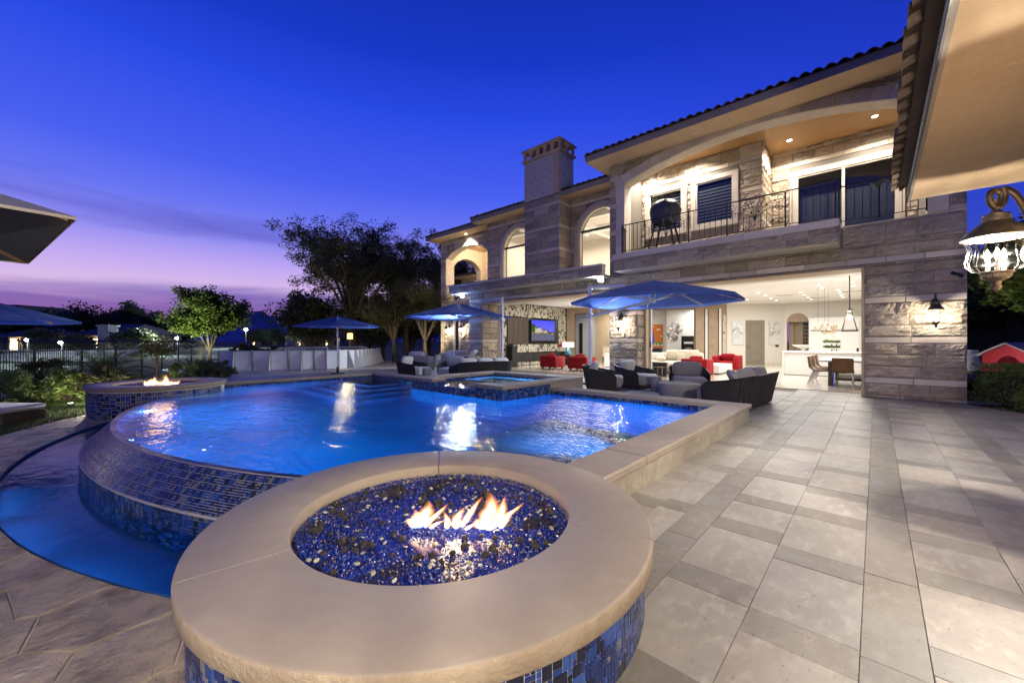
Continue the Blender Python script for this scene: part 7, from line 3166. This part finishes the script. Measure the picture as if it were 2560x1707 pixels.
tree('olive_tree', 'darker olive tree behind the rounded one with a reddish trunk', (-22.6, 13.6, -.3), 5.6, 2.0, 'leaf_olive', 47, trunk_h=.28, trunk_r=.12, n_limb=8, n_tw=11, n_each=100, lsize=.07, cl=.55, aspect=.3)
tree('dense_tree', 'dense dark evergreen under the tall airy trees behind the panels', (-28.5, 16.2, -.36), 6.3, 3.2, 'leaf_dark', 53, trunk_h=.15, trunk_r=.16, n_limb=10, n_tw=12, n_each=90, lsize=.11, cl=.8)
tree('dense_tree', 'dark bushy tree filling in behind the market umbrella', (-29.6, 11.2, -.36), 5.6, 2.6, 'leaf_dark', 71, trunk_h=.1, trunk_r=.14, n_limb=10, n_tw=12, n_each=110, lsize=.11, cl=.85)
tree('dense_tree', 'tall dark bushy tree right of the market umbrella', (-27.8, 14.4, -.36), 5.4, 2.8, 'leaf_dark', 72, trunk_h=.1, trunk_r=.16, n_limb=11, n_tw=13, n_each=110, lsize=.11, cl=.9)
tree('dense_tree', 'tall dark bushy tree straight behind the left blue umbrella', (-26.6, 17.4, -.36), 6.4, 2.8, 'leaf_dark', 73, trunk_h=.1, trunk_r=.16, n_limb=11, n_tw=13, n_each=110, lsize=.11, cl=.9)
tree('dense_tree', 'dense dark evergreen behind the fence next to the olive trees', (-26.5, 19.0, -.36), 6.8, 3.0, 'leaf_dark', 54, trunk_h=.15, trunk_r=.16, n_limb=10, n_tw=12, n_each=90, lsize=.11, cl=.8)
tree('ash_tree', 'bright green lit ash tree left of the mountain', (-34.5, 6.3, -.36), 5.5, 2.9, 'leaf_green', 63, trunk_h=.17, trunk_r=.11, n_limb=11, n_tw=18, n_each=120, lsize=.10, cl=.54, aspect=.5, open_=.10)
tree('young_tree', 'thin young tree with sparse leaves behind the far fire pit', (-16.7, 1.7, -.34), 2.0, .85, 'leaf_olive', 61, trunk_h=.42, trunk_r=.035, n_limb=6, n_tw=7, n_each=16, lsize=.05, cl=.22, aspect=.4)
tree('garden_tree', 'leafy green tree hanging into frame at the right edge', (3.2, 15.3, 0), 4.5, 1.9, 'leaf_green', 67, trunk_h=.26, trunk_r=.12, n_limb=13, n_tw=15, n_each=90, lsize=.08, cl=.5, aspect=.45)
tree('garden_tree', 'dark tree behind the leafy tree at the right of the house', (4.3, 26.5, 0), 5.0, 2.8, 'leaf_dark', 68, trunk_h=.08, trunk_r=.15, n_limb=13, n_tw=15, n_each=120, lsize=.12, cl=.9, aspect=.45)
GB = 'dark trees across the golf course'
bgd = [(55, 60, 7.4), (118, 62, 7.0), (175, 58, 6.6), (232, 60, 8.0), (300, 64, 8.2), (352, 60, 7.6), (395, 66, 6.6), (20, 66, 7.4), (430, 70, 5.6), (640, 120, 6.5), (690, 110, 6), (745, 100, 6.5), (80, 72, 7.6), (265, 72, 8.0), (120, 43, 2.7), (192, 42, 2.0), (330, 43, 3.4)]
bgl = ['with a rounded top behind the left umbrella', 'low and wide right of the left umbrella', 'lowest in the left row', 'with a bushy tufted top left of the white column', 'tallest of the left row', 'behind the white column of the far house', 'left of the bright green ash tree', 'at the far left edge behind the blue umbrella', 'small, showing through the ash tree', 'far off under the left flank of the mountain', 'far off under the mountain', 'far off right of the mountain', 'set back between its neighbours at left', 'set back behind the tallest of the left row', 'small, right of the left lit porch', 'small, just left of the pale column', 'small, at the right end of the long low house']
for i, (u_, t_, h_) in enumerate(bgd):
    p = FW * t_ + RT * ((u_ - 1280) / 995.6 * t_)
    tree('distant_tree', 'dark distant tree ' + bgl[i], (p.x, p.y, -.4), h_, h_ * .48, 'leaf_dark', 100 + i, trunk_h=.08, trunk_r=.2, n_limb=9, n_tw=11, n_each=62, lsize=.22, cl=1.15, group=GB)


def bush(label, loc, w, d, h, leaf, seed, n=4200, size=.045, cat='shrub', rot=0, name='shrub'):
    T = thing(name, label, cat, loc, rot)
    r = random.Random(seed)
    q = MB()
    cents, rads = [], []
    for i in range(int(26 * max(1, w))):
        az, u_ = r.uniform(0, 2 * PI), math.sqrt(r.random())
        x, y = u_ * w / 2 * math.cos(az), u_ * d / 2 * math.sin(az)
        z = h * (1 - .45 * u_ ** 2) * r.uniform(.35, 1)
        cents.append((x, y, z))
        rads.append(.16 * r.uniform(.7, 1.3))
        q.tube([(x * .2, y * .2, 0), (x * .7, y * .7, z * .6), (x, y, z)], [.012, .008, .003], 4, cap=False)
    q.build('stems', M['bark'], T)
    obj('foliage', fast_mesh('foliage', leaves(cents, rads, max(10, n // len(cents)), size, seed, aspect=.5), 4, M[leaf]), T)
    return T


bush('broad yellow green shrub at the left edge of the lawn', (-15.3, -1.0, -.34), 1.9, 1.5, .95, 'leaf_hedge', 1, 5200)
bush('mid green shrub right of the leftmost one by the lawn', (-16.4, -.2, -.34), 1.7, 1.4, .95, 'leaf_hedge', 2, 4600)
bush('dark shrub against the fence at left', (-17.6, -.75, -.34), 1.8, 1.3, 1.15, 'leaf_olive', 3, 4200)
H1 = bush('low hibiscus with two red flowers left of the far fire pit', (-15.9, .65, -.34), 1.6, 1.3, .85, 'leaf_olive', 4, 4200, name='hibiscus')
fm_ = MB()
for (x, y, z) in ((.12, -.1, .92), (-.22, -.3, .52)):
    for k in range(5):
        a_ = 2 * PI * k / 5
        fm_.pillow((x + .035 * math.cos(a_), y, z + .035 * math.sin(a_)), (.06, .03, .06), n=4)
fm_.build('flowers', material('hibiscus_petal', (.55, .05, .035), .6), H1, smooth=True)
bush('rounded yellow green shrub directly behind the far flames', (-14.6, 2.0, -.34), 1.1, .9, .98, 'leaf_hedge', 5, 3600)
bush('dark low shrub between far fire pit and white panels', (-17.8, 3.2, -.34), 1.6, 1.1, .95, 'leaf_dark', 6, 3200)
bush('dark low shrub at the left end of the white panels', (-19.5, 3.9, -.34), 1.6, 1.1, .9, 'leaf_dark', 8, 3200)
bush('pale scrub beyond the fence under the street lights', (-36.5, 9.0, -.36), 3.0, 2.2, 1.7, 'leaf_olive', 9, 4200, size=.08)
bush('scrub beside the pale one beyond the fence', (-33.2, 9.8, -.36), 2.2, 1.8, 1.3, 'leaf_olive', 10, 3200, size=.08)


def sago(label, loc, s, seed, nf=42):
    T = thing('sago_palm', label, 'palm', loc, 0, 'sago palms by the fence')
    r = random.Random(seed)
    q = MB()
    q.lathe([(.16 * s, 0), (.2 * s, .2 * s), (.15 * s, .42 * s), (.05 * s, .5 * s)], 12)
    q.build('trunk', M['bark'], T)
    for i in range(nf):
        az = i * 2.39996
        el = 1.35 - 1.25 * (i / nf) + r.uniform(-.1, .1)
        ln = 1.15 * s * r.uniform(.85, 1.1)
        f_ = MB()
        pts = []
        for k in range(9):
            t = k / 8
            e2 = el - 1.0 * t ** 1.6
            d_ = Vector((math.cos(az) * math.cos(e2), math.sin(az) * math.cos(e2), math.sin(e2)))
            pts.append((pts[-1] + d_ * ln / 8) if pts else Vector((0, 0, .45 * s)))
        side_ = Vector((-math.sin(az), math.cos(az), 0))
        f_.tube(pts, .006, 4, cap=False)
        for k in range(1, 33):
            t = k / 33
            i0 = min(7, int(t * 8))
            p = pts[i0].lerp(pts[i0 + 1], t * 8 - i0)
            fw = (pts[i0 + 1] - pts[i0]).normalized()
            l_ = .20 * s * math.sin(PI * (t * .85 + .12)) + .02
            for sg in (-1, 1):
                e = p + side_ * sg * l_ * .8 + fw * l_ * .55 + Vector((0, 0, .05 * s))
                f_.add([p - fw * .009, p + fw * .009, e], [(0, 1, 2)])
        f_.build('frond', M['leaf_green'] if i % 3 else M['leaf_olive'], T)
    return T


sago('large sago palm with arching fronds behind the left shrubs', (-17.1, .55, -.34), 1.15, 2, 46)
sago('smaller sago palm to the right of the far flames', (-17.3, 2.75, -.34), .85, 3, 36)

# clipped hedge at the right
HG = thing('hedge', 'clipped box hedge at the right corner of the house', 'hedge', (2.2, 11.6, 0))
cents = []
g_ = np.random.default_rng(12)
n_ = 26000
P0_, P1_ = np.array([1.41, 12.42]), np.array([3.6, 9.1])
dv = (P1_ - P0_)
lnH = np.linalg.norm(dv)
dv = dv / lnH
nv = np.array([-dv[1], dv[0]])
s_ = g_.uniform(0, lnH, n_)
w_ = g_.uniform(0, 1.5, n_)
z_ = g_.uniform(.03, .84, n_)
face_ = g_.choice(3, n_, p=[.45, .45, .10])
w_ = np.where(face_ == 0, g_.uniform(0, .10, n_) ** 1.0, w_)
z_ = np.where(face_ == 1, g_.uniform(.75, .85, n_), z_)
bump_ = np.array([noise.noise(Vector((a_ * 2.2, b_ * 2.2, c_ * 3))) for a_, b_, c_ in zip(s_, w_, z_)]) * .09
keep = g_.uniform(0, 1, n_) < np.clip(.55 + 4.5 * bump_, .15, 1)
pos = np.stack([P0_[0] + dv[0] * s_ + nv[0] * (w_ - bump_), P0_[1] + dv[1] * s_ + nv[1] * (w_ - bump_), z_ + bump_ * .8], 1)[keep]
qv = leaves(pos, np.full(len(pos), .03), 1, .026, 5, aspect=.5)
o = obj('foliage', fast_mesh('hedge_foliage', qv, 4, M['leaf_hedge']), HG, True)
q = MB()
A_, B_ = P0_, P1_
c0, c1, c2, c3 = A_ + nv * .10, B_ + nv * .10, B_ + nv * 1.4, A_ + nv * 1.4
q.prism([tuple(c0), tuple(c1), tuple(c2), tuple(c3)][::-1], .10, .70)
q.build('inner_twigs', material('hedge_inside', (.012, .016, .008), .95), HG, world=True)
bd = MB()
bd.prism([tuple(A_ - nv * .06 + dv * -.0), tuple(A_ + nv * 1.6), tuple(B_ + nv * 1.6), tuple(B_ - nv * .06)], -.3, .012)
tag(bd.build('planting_bed', M['soil']), kind='structure')
bush('dark leafy undergrowth filling the bed below the screened fence', (3.6, 22.2, 0), 3.6, 1.6, 1.0, 'leaf_dark', 15, 3800, size=.06)

# red playhouse behind the hedge
T = thing('playhouse', 'red wooden playhouse with grey ridged roof behind the hedge', 'playhouse', (3.35, 19.7, 0), math.radians(-42))
T.scale = (.84, .84, .84)
pr = material('red_painted_board', (.30, .02, .035), .6)
q = MB()
q.box(-.75, -.30, -.65, -.60, 0, 1.05)
q.box(.30, .75, -.65, -.60, 0, 1.05)
q.add([(-.75, -.65, 1.05), (.75, -.65, 1.05), (0, -.65, 1.45), (-.75, -.60, 1.05), (.75, -.60, 1.05), (0, -.60, 1.45)], [(0, 1, 2), (5, 4, 3), (0, 3, 4, 1)])
pts = arch_pts(-.30, .30, .72, .30, 12)
for i in range(12):
    (xA, zA), (xB, zB) = pts[i], pts[i + 1]
    q.add([(xA, -.651, zA), (xB, -.651, zB), (xB, -.651, 1.06), (xA, -.651, 1.06)], [(0, 1, 2, 3)])
q.box(.72, .75, -.60, .9, 0, 1.05)
q.box(-.75, -.72, -.60, .9, 0, 1.05)
q.box(-.75, .75, .9, .95, 0, 1.05)
q.build('wall', pr, T)
for k in range(7):
    q = MB()
    q.box(.751, .765, -.58 + k * .21, -.40 + k * .21, .02, 1.02)
    q.build('board', pr, T)
for sg in (-1, 1):
    q = MB()
    vs = []
    for k in range(13):
        y_ = -.82 + k * .15
        zr = .03 if k % 2 else 0
        vs += [(sg * .95, y_, .97 + zr), (0, y_, 1.50 + zr)]
    q.add(vs, [(2 * k, 2 * k + 1, 2 * k + 3, 2 * k + 2) for k in range(12)])
    q.add([(sg * .95, -.82, .94), (0, -.82, 1.47), (0, -.82, 1.51), (sg * .95, -.82, .99)], [(0, 1, 2, 3)])
    q.build('roof', material('grey_lilac_roof', (.30, .25, .29), .6), T)
T = thing('toy_slide', 'small white plastic toy just past the house corner', 'toy', (2.46, 21.2, .2))
q = MB()
q.add([(-.25, 0, 0), (.25, 0, 0), (.2, .3, .8), (-.2, .3, .8), (-.25, .5, 0), (.25, .5, 0)], [(0, 1, 2, 3), (3, 2, 5, 4), (0, 3, 4), (1, 5, 2)])
q.build('body', M['white'], T)
q = MB()
q.box(-.3, .3, -.1, .1, 0, .05)
q.build('foot', M['black'], T)

# ================================================================== ACROSS THE GOLF COURSE
NEONW = emitter('far_window_glow', (1.0, .70, .34), 5)
STAR = emitter('street_lamp_glow', (.80, .93, 1.0), 240)
dark_wall = material('dusky_stucco', (.13, .12, .11), .85)
dark_roof = material('dusky_roof', (.07, .06, .065), .85)


def at(u, t, z):
    p = FW * t + RT * ((u - 1280) / 995.6 * t)
    return Vector((p.x, p.y, z))


GH = 'houses across the golf course'
for lab, u0_, u1_, t, z1_, col_ in (('long low distant house with warm porch lights and a pale column', 205, 345, 47, 2.4, True), ('distant house with warm lit porch under the left umbrella', 20, 85, 45, 2.2, False), ('small distant house with lights seen under the market umbrella', 735, 850, 120, 2.6, False), ('distant house with a lit porch under the mountain', 625, 690, 150, 2.6, False)):
    w_ = (u1_ - u0_) / 995.6 * t
    c = at((u0_ + u1_) / 2, t, -.4)
    T = thing('distant_house', lab, 'house', c, YAW, GH)
    q = MB()
    q.box(-w_ / 2, w_ / 2, 0, 6, 0, z1_)
    q.build('wall', dark_wall, T)
    q = MB()
    q.add([(-w_ / 2 - .6, -1.6, z1_), (w_ / 2 + .6, -1.6, z1_), (w_ / 2 - 2, 3, z1_ + 1.5), (-w_ / 2 + 2, 3, z1_ + 1.5), (-w_ / 2 - .6, 6.5, z1_), (w_ / 2 + .6, 6.5, z1_)], [(0, 1, 2, 3), (3, 2, 5, 4), (0, 3, 4), (1, 5, 2)])
    q.build('roof', dark_roof, T)
    n_ = max(2, int(w_ / 2.6))
    for k in range(n_):
        x_ = -w_ / 2 + w_ * (k + .5) / n_
        q = MB()
        q.box(x_ - .5, x_ + .5, -.04, -.005, .5, 2.1)
        f_ = q.build('window', M['darkmetal'], T)
        q = MB()
        q.box(x_ - .42, x_ + .42, -.06, -.041, .58, 2.02)
        q.build('pane', NEONW if (k * 7) % 3 == 0 else M['blackgloss'], f_)
        if k % 2 == 0:
            q = MB()
            q.lathe([(0, -.12), (.12, 0), (0, .12)], 10, (x_ + .9, -.5, 2.4))
            q.build('porch_light', emitter('porch_glow', (1, .72, .36), 90), T)
            if t < 100:
                lamp('POINT', 'porch_lamp', (x_ + .9, -.8, 2.3), 34, (1, .66, .30), .12, T, local=True)
    if col_:
        q = MB()
        q.box(.4, 1.6, -1.8, -.6, 0, 3.4)
        q.box(.3, 1.7, -1.9, -.5, 3.4, 3.6)
        q.build('column', M['trim'], T)
c = at(28, 62, -.4)
T = thing('distant_house', 'tall dark house with a slanted roof end at the left edge', 'house', c, YAW, GH)
q = MB()
q.box(-5, 1.2, 0, 6, 0, 7.4)
q.build('wall', dark_wall, T)
q = MB()
q.add([(-5.2, -.3, 7.4), (1.3, -.3, 7.4), (3.9, -.3, 5.2), (-5.2, 6.3, 7.4), (1.3, 6.3, 7.4), (3.9, 6.3, 5.2), (1.3, -.3, 5.0), (1.3, 6.3, 5.0)], [(0, 1, 4, 3), (1, 2, 5, 4), (1, 6, 2), (4, 5, 7), (2, 6, 7, 5)])
q.box(-5.1, 1.25, -.2, 6.1, 7.2, 7.41)
q.build('roof', dark_roof, T)
lampl = ['brightest, in front of the ash tree', 'small one shining through the ash tree', 'brightest far one under the mountain', 'low one behind the sago palm fence', 'low one over the lit bank at far left']
for i, (u_, v_, t, e) in enumerate(((444, 844, 46, 800), (537, 816, 80, 700), (615, 823, 90, 900), (156, 856, 27, 150), (70, 850, 30, 110))):
    z = 1.3 + (853 - v_) / 995.6 * t
    c = at(u_, t, -.4)
    T = thing('street_lamp', 'cool white lamp post across the course, ' + lampl[i], 'lamp post', c, YAW, 'lamp posts on the golf course')
    hgt = z + .4
    q = MB()
    q.tube([(0, 0, 0), (0, 0, hgt + .12)], [.07, .05], 8)
    q.build('pole', M['darkmetal'], T)
    q = MB()
    q.lathe([(.0, .16), (.2, .10), (.22, .05)], 12, (0, 0, hgt + .05))
    q.build('hood', M['darkmetal'], T)
    q = MB()
    r_ = .17 * t / 40
    q.lathe([(0, -r_), (r_, 0), (0, r_)], 12, (0, -.12, hgt))
    q.build('lamp_globe', STAR, T)
    lamp('POINT', 'street_lamp_light', (0, -1.3, hgt), e, (.78, .92, 1.0), .15, T, local=True)
# the pale terraced bank of stones lit by them
T = thing('rock_bank', 'low bank of pale stacked stones washed by lamps beyond the fence', 'rock bank', (*at(165, 33, 0).xy, -.4), YAW)
r_ = random.Random(77)
rockm = material('pale_rock', (.42, .42, .38), .9, bump=[(12, .8, .04, 4)], objrand=.2)
base = MB()
base.lathe([(.5, -.3), (.62, 0), (.5, .26), (.2, .4), (0, .42)], 9)
base.v = [(x * (1 + .3 * noise.noise(Vector((x * 2, y * 2, z)))), y * .7, z * .7) for x, y, z in base.v]
bm_ = base.mesh('rock', rockm)
for k in range(120):
    row = k % 3
    o = obj('rock', bm_, T)
    o.location = (r_.uniform(-6.5, 4.5), row * .55 + r_.uniform(-.1, .1), .15 + row * .33)
    o.rotation_euler = (0, 0, r_.uniform(0, 6))
    s_ = r_.uniform(.5, .85)
    o.scale = (s_, s_, s_)
# garden lamp by the dark trees
T = thing('garden_lamp', 'small amber garden lamp among the trunks left of the house', 'garden lamp', (-24.0, 11.4, -.3))
q = MB()
q.tube([(0, 0, 0), (0, 0, 1.75)], .03, 8)
q.build('pole', M['black'], T)
q = MB()
q.rbox(-.12, .12, -.12, .12, 1.75, 2.1, .01)
q.build('lantern', emitter('amber_glow', (1, .62, .12), 3), T)
lamp('POINT', 'garden_lamp_light', (.2, -.3, 1.9), 20, (1, .75, .35), .08, T, local=True)
# uplights that wash the trees; shrub and right-hand ones added as unseen fill
for (x, y, z, e, col_, lab, dr_) in ((-18.9, 13.4, .1, 60, (1, .86, .5), 'rounded olive tree', (-.35, .15, 1)), (-32.4, 4.6, -.2, 330, (.95, 1, .62), 'bright green ash tree', (-.35, .25, 1)),
                                (-14.0, -1.9, -.1, 26, (1, .92, .62), 'broad shrub at the left edge, added to brighten it', (-.5, .75, .45)), (-14.6, -.1, -.1, 20, (1, .92, .62), 'shrub and large sago palm, added to brighten them', (-1, .3, .5)), (-14.2, 1.35, -.1, 16, (1, .88, .55), 'rounded shrub behind the far flames, added to brighten it', (-.8, .5, .5)),
                                (2.3, 13.7, .25, 26, (1, .95, .75), 'leafy tree right of the house, added to brighten it', (.35, .8, 1)), (2.55, 18.3, .25, 14, (1, .95, .80), 'red playhouse, added to brighten it', (.4, 1, .45))):
    T = thing('ground_uplight', 'small ground spotlight at the foot of the %s' % lab, 'uplight', (x, y, z - .25))
    q = MB()
    q.lathe([(.05, 0), (.06, .1), (.055, .14)], 12)
    q.build('can', M['black'], T)
    q = MB()
    q.lathe([(0, .141), (.05, .14)], 12)
    q.build('lens', emitter('uplight_glow', col_, 8), T)
    l_ = lamp('SPOT', 'uplight_lamp', (0, 0, .2), e, col_, .05, T, spot=130, blend=.8, local=True)
    aim(l_, dr_)
